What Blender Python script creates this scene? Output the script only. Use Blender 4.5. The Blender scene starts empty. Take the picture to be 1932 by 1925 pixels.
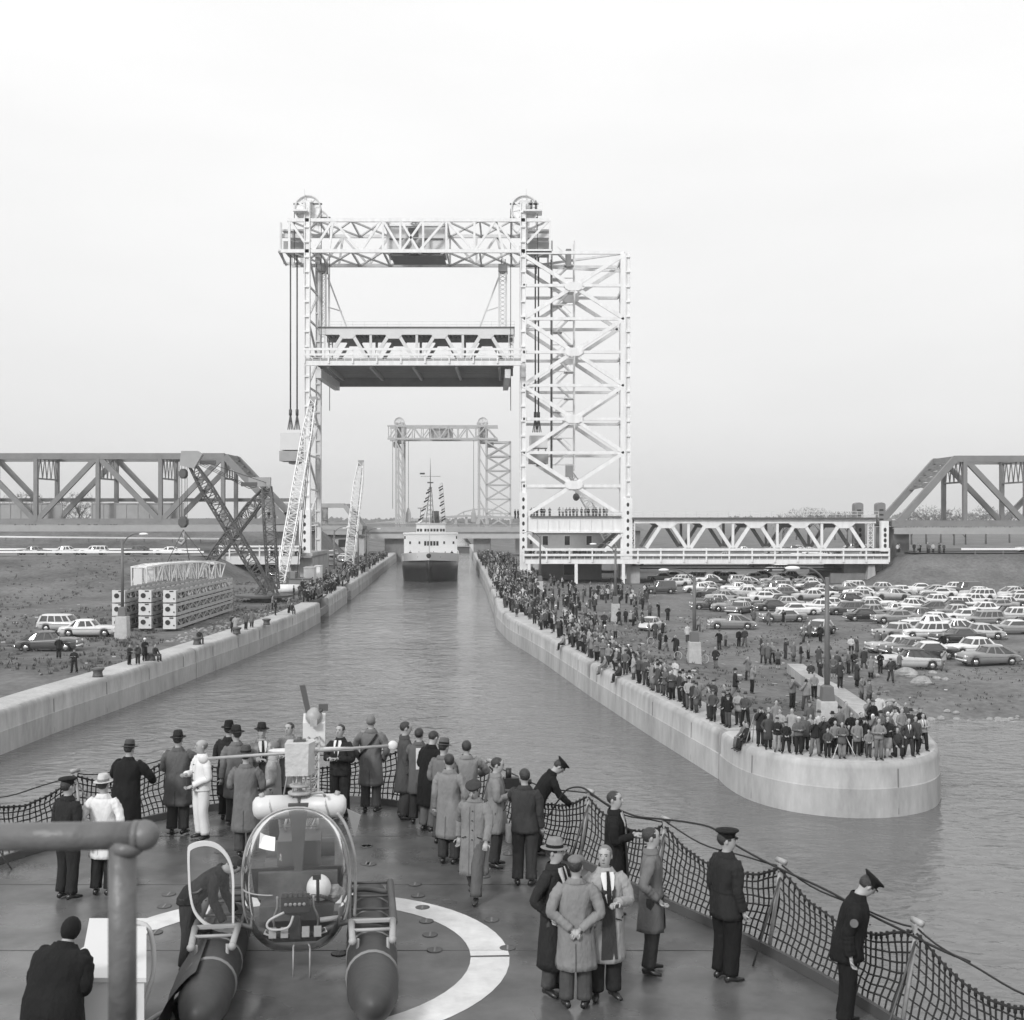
import bpy, bmesh, math, random
from mathutils import Vector, Matrix, noise
R = math.radians
rnd = random.Random(7)
sc = bpy.context.scene
COL = sc.collection

# ------------------------------------------------------------------ camera, sky, sun, exposure
CX, CY, F, CAMZ = 966.0, 972.0, 2350.0, 13.5      # photo pixels (1932 wide) -> metres; eye 13.5 m above the water
cam_d = bpy.data.cameras.new('camera')
cam = bpy.data.objects.new('camera', cam_d)
COL.objects.link(cam)
cam.location = (0, 0, CAMZ)
cam.rotation_euler = (R(90), 0, 0)
cam_d.sensor_fit = 'HORIZONTAL'
cam_d.sensor_width = 36
cam_d.lens = F / 1932 * 36
cam_d.shift_y = 9.5 / 1932
cam_d.clip_start = 0.1
cam_d.clip_end = 9000
cam_d.dof.use_dof = True
cam_d.dof.focus_distance = 60
cam_d.dof.aperture_fstop = 6.5
sc.camera = cam

SUN_EL, SUN_AZ = R(33), R(210)                     # sun high behind the camera, a little to its left
world = bpy.data.worlds.new('World')
sc.world = world
world.use_nodes = True
nt = world.node_tree
nt.nodes.clear()
sky = nt.nodes.new('ShaderNodeTexSky')
sky.sky_type = 'NISHITA'
sky.sun_disc = False
sky.sun_elevation = SUN_EL
sky.sun_rotation = SUN_AZ
bw = nt.nodes.new('ShaderNodeRGBToBW')
nt.links.new(sky.outputs[0], bw.inputs[0])
tc = nt.nodes.new('ShaderNodeTexCoord')
mp = nt.nodes.new('ShaderNodeMapping')
mp.inputs['Scale'].default_value = (1.0, 1.0, 3.5)
nt.links.new(tc.outputs['Generated'], mp.inputs[0])
cl = nt.nodes.new('ShaderNodeTexNoise')
cl.inputs['Scale'].default_value = 1.6
cl.inputs['Detail'].default_value = 4
nt.links.new(mp.outputs[0], cl.inputs['Vector'])
ramp = nt.nodes.new('ShaderNodeMapRange')          # overcast layer: slightly uneven cloud
ramp.inputs['From Min'].default_value = 0.3
ramp.inputs['From Max'].default_value = 0.7
ramp.inputs['To Min'].default_value = 6.55
ramp.inputs['To Max'].default_value = 7.45
nt.links.new(cl.outputs['Fac'], ramp.inputs['Value'])
sep = nt.nodes.new('ShaderNodeSeparateXYZ')
nt.links.new(tc.outputs['Generated'], sep.inputs[0])
hz = nt.nodes.new('ShaderNodeMapRange')            # an overcast sky is a little darker low down
hz.inputs['From Min'].default_value = 0.0
hz.inputs['From Max'].default_value = 0.38
hz.inputs['To Min'].default_value = 0.74
hz.inputs['To Max'].default_value = 1.0
nt.links.new(sep.outputs['Z'], hz.inputs['Value'])
mul = nt.nodes.new('ShaderNodeMath')
mul.operation = 'MULTIPLY'
nt.links.new(ramp.outputs[0], mul.inputs[0])
nt.links.new(hz.outputs[0], mul.inputs[1])
mixs = nt.nodes.new('ShaderNodeMix')
mixs.data_type = 'FLOAT'
mixs.inputs[0].default_value = 0.93
nt.links.new(bw.outputs[0], mixs.inputs[2])
nt.links.new(mul.outputs[0], mixs.inputs[3])
bg = nt.nodes.new('ShaderNodeBackground')
bg.inputs['Strength'].default_value = 0.1
nt.links.new(mixs.outputs[0], bg.inputs['Color'])
wo = nt.nodes.new('ShaderNodeOutputWorld')
nt.links.new(bg.outputs[0], wo.inputs['Surface'])

sun_d = bpy.data.lights.new('sun', 'SUN')
sun_d.energy = 1.5
sun_d.angle = R(10)
sun_d.color = (1, 1, 1)
sun = bpy.data.objects.new('sun', sun_d)
COL.objects.link(sun)
sun.location = (0, 0, 200)
sd = Vector((math.sin(SUN_AZ) * math.cos(SUN_EL), math.cos(SUN_AZ) * math.cos(SUN_EL), math.sin(SUN_EL)))
sun.rotation_euler = (-sd).to_track_quat('-Z', 'Y').to_euler()

sc.view_settings.view_transform = 'Standard'
sc.view_settings.look = 'None'
sc.view_settings.exposure = 0.62
sc.view_settings.gamma = 1.0
sc.cycles.use_denoising = True
sc.cycles.max_bounces = 6
sc.cycles.transparent_max_bounces = 16
sc.cycles.volume_bounces = 0

# ------------------------------------------------------------------ helpers
def G(x, y, z):
    d = (CAMZ - z) * F / (y - CY)
    return Vector(((x - CX) * d / F, d, z))

def Q(x, y, d):
    return Vector(((x - CX) * d / F, d, CAMZ - (y - CY) * d / F))

def lerp(a, b, t):
    return a + (b - a) * t

def sstep(a, b, x):
    t = min(1.0, max(0.0, (x - a) / (b - a)))
    return t * t * (3 - 2 * t)

def poly(tab, x):
    if x <= tab[0][0]:
        return tab[0][1]
    for (x0, y0), (x1, y1) in zip(tab, tab[1:]):
        if x <= x1:
            return lerp(y0, y1, (x - x0) / (x1 - x0))
    return tab[-1][1]

def catmull(pts, n):
    out = []
    P = [pts[0]] + list(pts) + [pts[-1]]
    for i in range(1, len(P) - 2):
        a, b, c, d = P[i - 1], P[i], P[i + 1], P[i + 2]
        for k in range(n):
            t = k / n
            out.append(tuple(0.5 * (2 * b[j] + (c[j] - a[j]) * t + (2 * a[j] - 5 * b[j] + 4 * c[j] - d[j]) * t * t
                                    + (3 * b[j] - a[j] - 3 * c[j] + d[j]) * t ** 3) for j in range(len(b))))
    out.append(tuple(pts[-1]))
    return out

class MB:
    def __init__(s):
        s.v, s.f, s.m, s.s = [], [], [], []
    def add(s, vs, fs, mi=0, sm=False):
        o = len(s.v)
        s.v += [tuple(v) for v in vs]
        for f in fs:
            s.f.append(tuple(i + o for i in f))
            s.m.append(mi)
            s.s.append(sm)
    def box(s, lo, hi, mi=0):
        (a, b, c), (d, e, f) = lo, hi
        s.add([(a, b, c), (d, b, c), (d, e, c), (a, e, c), (a, b, f), (d, b, f), (d, e, f), (a, e, f)],
              [(0, 3, 2, 1), (4, 5, 6, 7), (0, 1, 5, 4), (1, 2, 6, 5), (2, 3, 7, 6), (3, 0, 4, 7)], mi)
    def cbox(s, c, size, rz=0.0, mi=0, rx=0.0):
        m = Matrix.Rotation(rz, 3, 'Z') @ Matrix.Rotation(rx, 3, 'X')
        x, y, z = size[0] / 2, size[1] / 2, size[2] / 2
        vs = [Vector(c) + m @ Vector(p) for p in ((-x, -y, -z), (x, -y, -z), (x, y, -z), (-x, y, -z), (-x, -y, z), (x, -y, z), (x, y, z), (-x, y, z))]
        s.add(vs, [(0, 3, 2, 1), (4, 5, 6, 7), (0, 1, 5, 4), (1, 2, 6, 5), (2, 3, 7, 6), (3, 0, 4, 7)], mi)
    def beam(s, p, q, w, h=None, mi=0, up=(0, 0, 1)):
        p, q = Vector(p), Vector(q)
        h = w if h is None else h
        d = (q - p)
        if d.length < 1e-6:
            return
        d.normalize()
        u = Vector(up)
        if abs(d.dot(u)) > 0.98:
            u = Vector((0, 1, 0))
        x = d.cross(u).normalized()
        y = x.cross(d).normalized()
        vs = []
        for c in (p, q):
            for a, b in ((-1, -1), (1, -1), (1, 1), (-1, 1)):
                vs.append(c + x * (a * w / 2) + y * (b * h / 2))
        s.add(vs, [(0, 1, 2, 3), (7, 6, 5, 4), (0, 4, 5, 1), (1, 5, 6, 2), (2, 6, 7, 3), (3, 7, 4, 0)], mi)
    def loft(s, rings, closed=True, cap=True, mi=0, sm=True):
        n = len(rings[0])
        vs = [p for r in rings for p in r]
        fs = []
        for i in range(len(rings) - 1):
            for j in range(n if closed else n - 1):
                k = (j + 1) % n
                fs.append((i * n + j, i * n + k, (i + 1) * n + k, (i + 1) * n + j))
        if cap:
            fs.append(tuple(reversed(range(n))))
            fs.append(tuple((len(rings) - 1) * n + j for j in range(n)))
        s.add(vs, fs, mi, sm)
    def tube(s, pts, rad, seg=8, mi=0, sm=True, cap=True, ref=(1, 0, 0)):
        pts = [Vector(p) for p in pts]
        if not isinstance(rad, list):
            rad = [rad] * len(pts)
        rings = []
        x = Vector(ref)
        for i, p in enumerate(pts):
            t = (pts[min(i + 1, len(pts) - 1)] - pts[max(i - 1, 0)])
            if t.length < 1e-9:
                t = Vector((0, 0, 1))
            t.normalize()
            x = x - t * x.dot(t)
            if x.length < 1e-3:
                x = Vector((0, 0, 1)) - t * t.z
                if x.length < 1e-3:
                    x = Vector((0, 1, 0))
            x.normalize()
            y = t.cross(x)
            r = rad[i]
            rx, ry = r if isinstance(r, (tuple, list)) else (r, r)
            rings.append([p + x * (rx * math.cos(2 * math.pi * k / seg)) + y * (ry * math.sin(2 * math.pi * k / seg)) for k in range(seg)])
        s.loft(rings, True, cap, mi, sm)
    def sphere(s, c, r, seg=10, rings=7, mi=0, keep=None):
        c = Vector(c)
        rx, ry, rz = r if isinstance(r, (tuple, list)) else (r, r, r)
        vs = [c + Vector((0, 0, -rz))]
        for i in range(1, rings):
            a = -math.pi / 2 + math.pi * i / rings
            for k in range(seg):
                b = 2 * math.pi * k / seg
                vs.append(c + Vector((rx * math.cos(a) * math.cos(b), ry * math.cos(a) * math.sin(b), rz * math.sin(a))))
        vs.append(c + Vector((0, 0, rz)))
        fs = [(0, 1 + (k + 1) % seg, 1 + k) for k in range(seg)]
        for i in range(rings - 2):
            for k in range(seg):
                a, b = 1 + i * seg + k, 1 + i * seg + (k + 1) % seg
                fs.append((a, b, b + seg, a + seg))
        t = len(vs) - 1
        o = 1 + (rings - 2) * seg
        fs += [(o + k, o + (k + 1) % seg, t) for k in range(seg)]
        if keep:
            fs = [f for f in fs if keep(sum((vs[i] for i in f), Vector()) / len(f))]
        s.add(vs, fs, mi, True)
    def lathe(s, prof, c=(0, 0, 0), seg=16, mi=0, sm=True, sx=1.0, sy=1.0, axis='Z'):
        rings = []
        for r, z in prof:
            ring = []
            for k in range(seg):
                a = 2 * math.pi * k / seg
                p = (r * sx * math.cos(a), r * sy * math.sin(a), z)
                if axis == 'Y':
                    p = (p[0], -p[2], p[1])
                elif axis == 'X':
                    p = (p[2], p[0], p[1])
                ring.append((p[0] + c[0], p[1] + c[1], p[2] + c[2]))
            rings.append(ring)
        s.loft(rings, True, True, mi, sm)
    def xform(s, fn):
        s.v = [tuple(fn(Vector(p))) for p in s.v]
        return s
    def join(s, o, mi=None):
        n = len(s.v)
        s.v += o.v
        s.f += [tuple(i + n for i in f) for f in o.f]
        s.m += o.m if mi is None else [mi] * len(o.f)
        s.s += o.s
    def mesh(s, name, mats):
        me = bpy.data.meshes.new(name)
        me.from_pydata(s.v, [], s.f)
        for m in (mats if isinstance(mats, (list, tuple)) else [mats]):
            me.materials.append(m)
        me.polygons.foreach_set('material_index', s.m)
        me.polygons.foreach_set('use_smooth', s.s)
        me.update()
        return me
    def build(s, name, mats, parent=None, world=True):
        o = bpy.data.objects.new(name, s.mesh(name, mats))
        COL.objects.link(o)
        if parent is not None:
            o.parent = parent
            if world:
                o.location = -wloc(parent)
        return o

def wloc(o):
    v = Vector((0, 0, 0))
    while o is not None:
        v += o.location
        o = o.parent
    return v

def tag(o, label=None, cat=None, group=None, kind=None):
    if label: o['label'] = label
    if cat: o['category'] = cat
    if group: o['group'] = group
    if kind: o['kind'] = kind
    return o

def thing(name, label, cat, loc=(0, 0, 0), rz=0.0, group=None):
    o = bpy.data.objects.new(name, None)
    o.empty_display_size = 0.3
    COL.objects.link(o)
    o.location = loc
    o.rotation_euler = (0, 0, rz)
    return tag(o, label, cat, group)

def pbeam(name, parent, p, q, w, h, m, **kw):
    b = MB()
    b.beam(p, q, w, h, **kw)
    return b.build(name, m, parent)

def copy_tree(o, parent=None):
    c = o.copy()
    COL.objects.link(c)
    c.parent = parent
    for ch in o.children:
        copy_tree(ch, c)
    return c

# ------------------------------------------------------------------ materials (a black and white world: every tone is neutral)
def grey(v):
    return (v, v, v, 1)

def mat(name, v, rough=0.6, metal=0.0, var=0.0, vscale=3.0, bump=0.0, bscale=20.0, spec=0.5, stretch=(1, 1, 1), detail=5, coat=0.0, bdist=0.05, rvar=0.0):
    m = bpy.data.materials.new(name)
    m.use_nodes = True
    n, l = m.node_tree.nodes, m.node_tree.links
    b = n['Principled BSDF']
    b.inputs['Base Color'].default_value = grey(v)
    b.inputs['Roughness'].default_value = rough
    b.inputs['Metallic'].default_value = metal
    b.inputs['Specular IOR Level'].default_value = spec
    b.inputs['Coat Weight'].default_value = coat
    if var or bump:
        t = n.new('ShaderNodeTexCoord')
        mpn = n.new('ShaderNodeMapping')
        mpn.inputs['Scale'].default_value = stretch
        l.new(t.outputs['Object'], mpn.inputs[0])
    if var:
        x = n.new('ShaderNodeTexNoise')
        x.inputs['Scale'].default_value = vscale
        x.inputs['Detail'].default_value = detail
        x.inputs['Roughness'].default_value = 0.65
        l.new(mpn.outputs[0], x.inputs['Vector'])
        r = n.new('ShaderNodeMapRange')
        r.inputs['From Min'].default_value = 0.25
        r.inputs['From Max'].default_value = 0.75
        r.inputs['To Min'].default_value = v * (1 - var)
        r.inputs['To Max'].default_value = min(1.0, v * (1 + var))
        l.new(x.outputs['Fac'], r.inputs['Value'])
        l.new(r.outputs[0], b.inputs['Base Color'])
    if rvar:
        x = n.new('ShaderNodeTexNoise')
        x.inputs['Scale'].default_value = vscale * .6
        x.inputs['Detail'].default_value = 5
        l.new(mpn.outputs[0], x.inputs['Vector'])
        r = n.new('ShaderNodeMapRange')
        r.inputs['From Min'].default_value = 0.35
        r.inputs['From Max'].default_value = 0.65
        r.inputs['To Min'].default_value = max(.05, rough - rvar)
        r.inputs['To Max'].default_value = rough + rvar
        l.new(x.outputs['Fac'], r.inputs['Value'])
        l.new(r.outputs[0], b.inputs['Roughness'])
    if bump:
        x = n.new('ShaderNodeTexNoise')
        x.inputs['Scale'].default_value = bscale
        x.inputs['Detail'].default_value = 4
        l.new(mpn.outputs[0], x.inputs['Vector'])
        u = n.new('ShaderNodeBump')
        u.inputs['Strength'].default_value = bump
        u.inputs['Distance'].default_value = bdist
        l.new(x.outputs['Fac'], u.inputs['Height'])
        l.new(u.outputs[0], b.inputs['Normal'])
    return m

def mix2(name, v1, v2, sc1, sc2, v3=None, rough=0.95, bump=0.6, stretch=(1, 1, 1)):
    """two scales of blotch plus fine speckle: earth, concrete"""
    m = bpy.data.materials.new(name)
    m.use_nodes = True
    n, l = m.node_tree.nodes, m.node_tree.links
    b = n['Principled BSDF']
    b.inputs['Roughness'].default_value = rough
    b.inputs['Specular IOR Level'].default_value = 0.25
    t = n.new('ShaderNodeTexCoord')
    mpn = n.new('ShaderNodeMapping')
    mpn.inputs['Scale'].default_value = stretch
    l.new(t.outputs['Object'], mpn.inputs[0])
    outs = []
    for s_, d_ in ((sc1, 6), (sc2, 6)):
        x = n.new('ShaderNodeTexNoise')
        x.inputs['Scale'].default_value = s_
        x.inputs['Detail'].default_value = d_
        x.inputs['Roughness'].default_value = 0.68
        l.new(mpn.outputs[0], x.inputs['Vector'])
        outs.append(x.outputs['Fac'])
    a = n.new('ShaderNodeMath')
    a.operation = 'MULTIPLY_ADD'
    a.inputs[1].default_value = 0.55
    l.new(outs[0], a.inputs[0])
    h = n.new('ShaderNodeMath')
    h.operation = 'MULTIPLY'
    h.inputs[1].default_value = 0.45
    l.new(outs[1], h.inputs[0])
    l.new(h.outputs[0], a.inputs[2])
    r = n.new('ShaderNodeMapRange')
    r.inputs['From Min'].default_value = 0.34
    r.inputs['From Max'].default_value = 0.66
    r.inputs['To Min'].default_value = v1
    r.inputs['To Max'].default_value = v2
    l.new(a.outputs[0], r.inputs['Value'])
    l.new(r.outputs[0], b.inputs['Base Color'])
    u = n.new('ShaderNodeBump')
    u.inputs['Strength'].default_value = bump
    u.inputs['Distance'].default_value = 0.08
    l.new(outs[1], u.inputs['Height'])
    l.new(u.outputs[0], b.inputs['Normal'])
    return m

def water_mat():
    m = bpy.data.materials.new('river_water')
    m.use_nodes = True
    n, l = m.node_tree.nodes, m.node_tree.links
    b = n['Principled BSDF']
    b.inputs['Base Color'].default_value = grey(0.135)
    b.inputs['Roughness'].default_value = 0.07
    b.inputs['IOR'].default_value = 1.33
    t = n.new('ShaderNodeTexCoord')
    hs = []
    for s_, st, d_, k_ in ((0.42, (1.0, 1.0, 1), 3, 1.0), (1.5, (0.8, 1.25, 1), 4, 0.42), (0.09, (1, 0.8, 1), 2, 0.9)):
        mpn = n.new('ShaderNodeMapping')
        mpn.inputs['Scale'].default_value = st
        mpn.inputs['Rotation'].default_value = (0, 0, R(14))
        l.new(t.outputs['Object'], mpn.inputs[0])
        x = n.new('ShaderNodeTexNoise')
        x.inputs['Scale'].default_value = s_
        x.inputs['Detail'].default_value = d_
        x.inputs['Distortion'].default_value = 0.6
        l.new(mpn.outputs[0], x.inputs['Vector'])
        q = n.new('ShaderNodeMath')
        q.operation = 'MULTIPLY'
        q.inputs[1].default_value = k_
        l.new(x.outputs['Fac'], q.inputs[0])
        hs.append(q.outputs[0])
    a = n.new('ShaderNodeMath')
    l.new(hs[0], a.inputs[0])
    l.new(hs[1], a.inputs[1])
    a2 = n.new('ShaderNodeMath')
    l.new(a.outputs[0], a2.inputs[0])
    l.new(hs[2], a2.inputs[1])
    u = n.new('ShaderNodeBump')
    u.inputs['Distance'].default_value = 0.30
    mw = n.new('ShaderNodeMapping')
    mw.inputs['Scale'].default_value = (1.0, 0.45, 1)
    l.new(t.outputs['Object'], mw.inputs[0])
    xw = n.new('ShaderNodeTexNoise')
    xw.inputs['Scale'].default_value = 0.07
    xw.inputs['Detail'].default_value = 3
    l.new(mw.outputs[0], xw.inputs['Vector'])
    rw = n.new('ShaderNodeMapRange')
    rw.inputs['From Min'].default_value = 0.35
    rw.inputs['From Max'].default_value = 0.65
    rw.inputs['To Min'].default_value = 0.45
    rw.inputs['To Max'].default_value = 1.0
    l.new(xw.outputs['Fac'], rw.inputs['Value'])
    l.new(rw.outputs[0], u.inputs['Strength'])
    l.new(a2.outputs[0], u.inputs['Height'])
    l.new(u.outputs[0], b.inputs['Normal'])
    return m

def glass_mat(name, tint=0.9, refl=0.22, rough=0.02, veil=0.05):
    """thin clear sheet: mostly see-through, mirror-like at a glancing angle"""
    m = bpy.data.materials.new(name)
    m.use_nodes = True
    n, l = m.node_tree.nodes, m.node_tree.links
    n.remove(n['Principled BSDF'])
    tr = n.new('ShaderNodeBsdfTransparent')
    tr.inputs[0].default_value = grey(tint)
    gl = n.new('ShaderNodeBsdfGlossy')
    gl.inputs['Roughness'].default_value = rough
    gl.inputs['Color'].default_value = grey(0.95)
    fr = n.new('ShaderNodeLayerWeight')
    fr.inputs['Blend'].default_value = refl
    mx = n.new('ShaderNodeMixShader')
    l.new(fr.outputs['Fresnel'], mx.inputs[0])
    l.new(tr.outputs[0], mx.inputs[1])
    l.new(gl.outputs[0], mx.inputs[2])
    df = n.new('ShaderNodeBsdfDiffuse')
    df.inputs[0].default_value = grey(.8)
    m2 = n.new('ShaderNodeMixShader')
    m2.inputs[0].default_value = veil
    l.new(mx.outputs[0], m2.inputs[1])
    l.new(df.outputs[0], m2.inputs[2])
    l.new(m2.outputs[0], n['Material Output'].inputs['Surface'])
    return m

M = {}
M['water'] = water_mat()
M['earth'] = mix2('earth', 0.06, 0.23, 0.11, 1.7)
M['grass_earth'] = mix2('thin_grass_earth', 0.05, 0.22, 0.10, 1.5)
M['road'] = mix2('asphalt', 0.16, 0.26, 0.1, 1.5, bump=0.2)
M['concrete'] = mix2('concrete', 0.25, 0.50, 0.22, 1.5, rough=0.85, bump=0.2, stretch=(1, 1, 0.3))
M['concrete_top'] = mix2('concrete_top', 0.33, 0.54, 0.35, 3.2, rough=0.85, bump=0.2)
M['concrete_dark'] = mix2('concrete_stained', 0.17, 0.27, 0.25, 1.6, rough=0.85, bump=0.15, stretch=(1, 1, 0.4))
M['concrete_joint'] = mat('joint_filler', 0.20, 0.9)
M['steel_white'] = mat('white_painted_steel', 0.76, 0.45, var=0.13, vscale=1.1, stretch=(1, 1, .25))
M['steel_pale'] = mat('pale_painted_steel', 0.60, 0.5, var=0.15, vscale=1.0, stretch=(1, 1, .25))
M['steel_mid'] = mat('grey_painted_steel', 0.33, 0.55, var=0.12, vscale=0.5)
M['steel_old'] = mat('old_bridge_steel', 0.20, 0.6, var=0.16, vscale=0.5)
M['steel_dark'] = mat('dark_steel', 0.085, 0.5, var=0.2, vscale=0.8)
M['cable'] = mat('wire_rope', 0.06, 0.5)
M['stoplog'] = mat('stoplog_paint', 0.40, 0.55, var=0.12, vscale=0.8)
M['black'] = mat('black_rubber', 0.02, 0.6)
M['hole'] = mat('dark_opening', 0.03, 0.8)
M['hull'] = mat('black_hull_paint', 0.02, 0.38, var=0.3, vscale=0.4, stretch=(1, 1, 0.3))
M['white'] = mat('white_paint', 0.87, 0.4, var=0.03, vscale=1.0)
M['cream'] = mat('off_white_paint', 0.62, 0.45, var=0.05, vscale=0.6)
M['winglass'] = mat('window_glass_dark', 0.03, 0.08)
M['stucco'] = mat('pale_stucco', 0.42, 0.8, var=0.1, vscale=0.8, bump=0.1, bscale=12)
M['roofing'] = mat('grey_roofing', 0.22, 0.85, var=0.12, vscale=0.8)
M['pole'] = mat('lamp_post_grey', 0.13, 0.5, var=0.1, vscale=1.0)
M['lamp'] = mat('lamp_head_enamel', 0.82, 0.3)
M['bark'] = mat('bark', 0.10, 0.9)
M['twigs'] = mat('bare_twigs', 0.11, 0.95, var=0.3, vscale=0.3)
M['rock'] = mix2('rock', 0.20, 0.42, 0.9, 5.0)
M['wood'] = mat('weathered_timber', 0.16, 0.85, var=0.3, vscale=2.0, stretch=(1, 1, 0.2))
for v_ in (3, 5, 8, 12, 18, 26, 36, 48, 62, 76):
    M['cloth%d' % v_] = mat('cloth_tone_%d' % v_, {3: .014, 5: .025, 8: .045, 12: .07, 18: .11, 26: .155, 36: .215, 48: .32, 62: .5, 76: .74}[v_], 0.9, var=0.14, vscale=4.0, bump=0.75, bscale=4.6, spec=0.2, stretch=(1, 1, .5), bdist=0.13, detail=3)
M['skin'] = mat('skin', 0.36, 0.55, var=0.05, vscale=12)
M['hair_dark'] = mat('dark_hair', 0.03, 0.5, bump=0.4, bscale=60)
M['hair_grey'] = mat('grey_hair', 0.17, 0.6, bump=0.4, bscale=60)
M['shoe'] = mat('black_leather', 0.025, 0.3)
M['shirt'] = mat('white_shirt', 0.72, 0.8)
CLOTHV = (3, 5, 8, 12, 18, 26, 36, 48, 62, 76)
# ------------------------------------------------------------------ the lie of the land
XLT = [(40, -30.2), (60, -29.5), (77.8, -28.3), (88, -27.2), (121, -24.9), (141, -24.1), (160, -24.2), (201, -25.8), (248, -28.0), (396, -35.4), (900, -60), (6000, -300)]
XRT = [(55, 13.5), (58.5, 11.4), (63.7, 10.6), (77, 8.33), (93, 5.83), (115, 2.74), (134, -0.4), (149, -1.8), (172, -2.5), (180, -2.9), (219, -4.5), (278, -7.4), (423, -14), (900, -37), (6000, -280)]
QZ = 2.5
def XL(y): return poly(XLT, y)
def XR(y): return poly(XRT, y)
def rough(x, y, a=0.12):
    return a * noise.noise(Vector((x * 0.16, y * 0.16, 3.1))) + a * 0.5 * noise.noise(Vector((x * 0.6, y * 0.6, 8.0)))

def z_right(x, y):
    o = x - XR(y)
    base = lerp(QZ - 0.06, 1.25, sstep(4, 15, o)) if y > 84 else lerp(lerp(QZ - 0.06, 1.9, sstep(5, 12, o)), lerp(QZ - 0.06, 1.25, sstep(4, 15, o)), sstep(74, 84, y))
    b = 21.5 + (y - 64) * 0.3
    t = min(1.0, max(0.0, max((y - 79.5) / 15.0, (b - x) / 3.2)))
    z = lerp(-0.8, base, t * (2 - t))
    z += 5.3 * min(sstep(60.5, 73, x), sstep(204, 221, y))
    if y > 262: z -= 4.2 * sstep(262, 285, y) * sstep(60.5, 73, x)
    return z + rough(x, y, 0.10) * sstep(1.5, 6, o)

def z_left(x, y):
    o = XL(y) - x
    z = 2.38
    k = sstep(-44, -54, x)
    z += 4.0 * k * sstep(166, 211, y) ** 0.8
    z += 3.9 * k * sstep(256, 292, y)
    z -= 6.5 * k * sstep(330, 410, y)
    return z + rough(x, y, 0.16) * sstep(2, 7, o)

def spaced(a, b, s, g):
    out = [a]
    while out[-1] < b:
        out.append(out[-1] + s)
        s *= g
    return out

water = MB()
water.add([(-900, -150, 0), (900, -150, 0), (900, 2600, 0), (-900, 2600, 0)], [(0, 1, 2, 3)])
tag(water.build('water', M['water']), kind='structure')

def ground(name, side, zf, y0, m):
    ys = spaced(y0, 290, 2.0, 1.0) + spaced(296, 2300, 12, 1.16)
    os_ = spaced(0.9, 75, 1.6, 1.0) + spaced(79, 2300, 6, 1.17)
    b = MB()
    vs = []
    for y in ys:
        for o in os_:
            x = XR(y) + o if side > 0 else XL(y) - o
            vs.append((x, y, zf(x, y)))
    n = len(os_)
    fs = [(i * n + j, i * n + j + 1, (i + 1) * n + j + 1, (i + 1) * n + j) for i in range(len(ys) - 1) for j in range(n - 1)]
    if side < 0:
        fs = [tuple(reversed(f)) for f in fs]
    b.add(vs, fs, 0, True)
    return tag(b.build(name, m), kind='structure')
ground('ground', 1, z_right, 64.5, M['earth'])
ground('ground', -1, z_left, 30, M['grass_earth'])

# ------------------------------------------------------------------ canal walls
def wall_section(name, label, tab, y0, y1, side, z_top=QZ, step=None, width=2.3):
    pts = []
    y = y0
    while y < y1 - 1e-6:
        pts.append((poly(tab, y), y))
        y += step or max(1.5, (y1 - y0) / 40)
    pts.append((poly(tab, y1), y1))
    return wall_along(name, label, pts, side, z_top, width)

def wall_along(name, label, pts, side, z_top=QZ, width=2.3):
    """concrete wall along pts (plan); the land lies at side*normal; rounded arris, thin ledge, wet foot"""
    prof = [(width, z_top - 1.2), (width, z_top), (0.42, z_top), (0.2, z_top - 0.05), (0.07, z_top - 0.16), (0.02, z_top - 0.34),
            (0.0, 1.32), (-0.035, 1.28), (-0.05, 0.0), (-0.06, -2.5), (width, -2.5)]
    rings = []
    for i, p in enumerate(pts):
        a, c = pts[max(i - 1, 0)], pts[min(i + 1, len(pts) - 1)]
        d = Vector((c[0] - a[0], c[1] - a[1], 0)).normalized()
        nrm = Vector((d.y, -d.x, 0)) * side
        rings.append([Vector((p[0], p[1], z)) + nrm * o for o, z in prof])
    b = MB()
    n = len(prof)
    vs = [q for r in rings for q in r]
    for i in range(len(rings) - 1):
        for j in range(n):
            k = (j + 1) % n
            f = (i * n + j, i * n + k, (i + 1) * n + k, (i + 1) * n + j)
            b.f.append(f if side > 0 else tuple(reversed(f)))
            b.m.append(1 if j <= 2 else (2 if j >= 8 else 0))
            b.s.append(j in (2, 3, 4, 5))
    b.v = [tuple(q) for q in vs]
    b.f.append(tuple(range(n)))
    b.f.append(tuple(reversed(range((len(rings) - 1) * n, len(rings) * n))))
    b.m += [0, 0]
    b.s += [False, False]
    o = b.build(name, [M['concrete'], M['concrete_top'], M['concrete_dark']])
    acc = 3.0
    for i in range(1, len(pts)):                                            # form joints down the face
        a, c = pts[i - 1], pts[i]
        d = Vector((c[0] - a[0], c[1] - a[1], 0)); acc += d.length
        if acc > 7.4:
            acc = 0; d.normalize(); nrm = Vector((d.y, -d.x, 0)) * side; p = Vector((c[0], c[1], 0))
            jb = MB(); jb.beam(p - nrm * .04 + Vector((0, 0, .1)), p + nrm * .0 + Vector((0, 0, z_top - .36)), .022, .05, up=tuple(d)); jb.build('joint_groove', M['concrete_joint'], o)
    return tag(o, label, 'canal wall', 'concrete walls along the canal')

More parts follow.
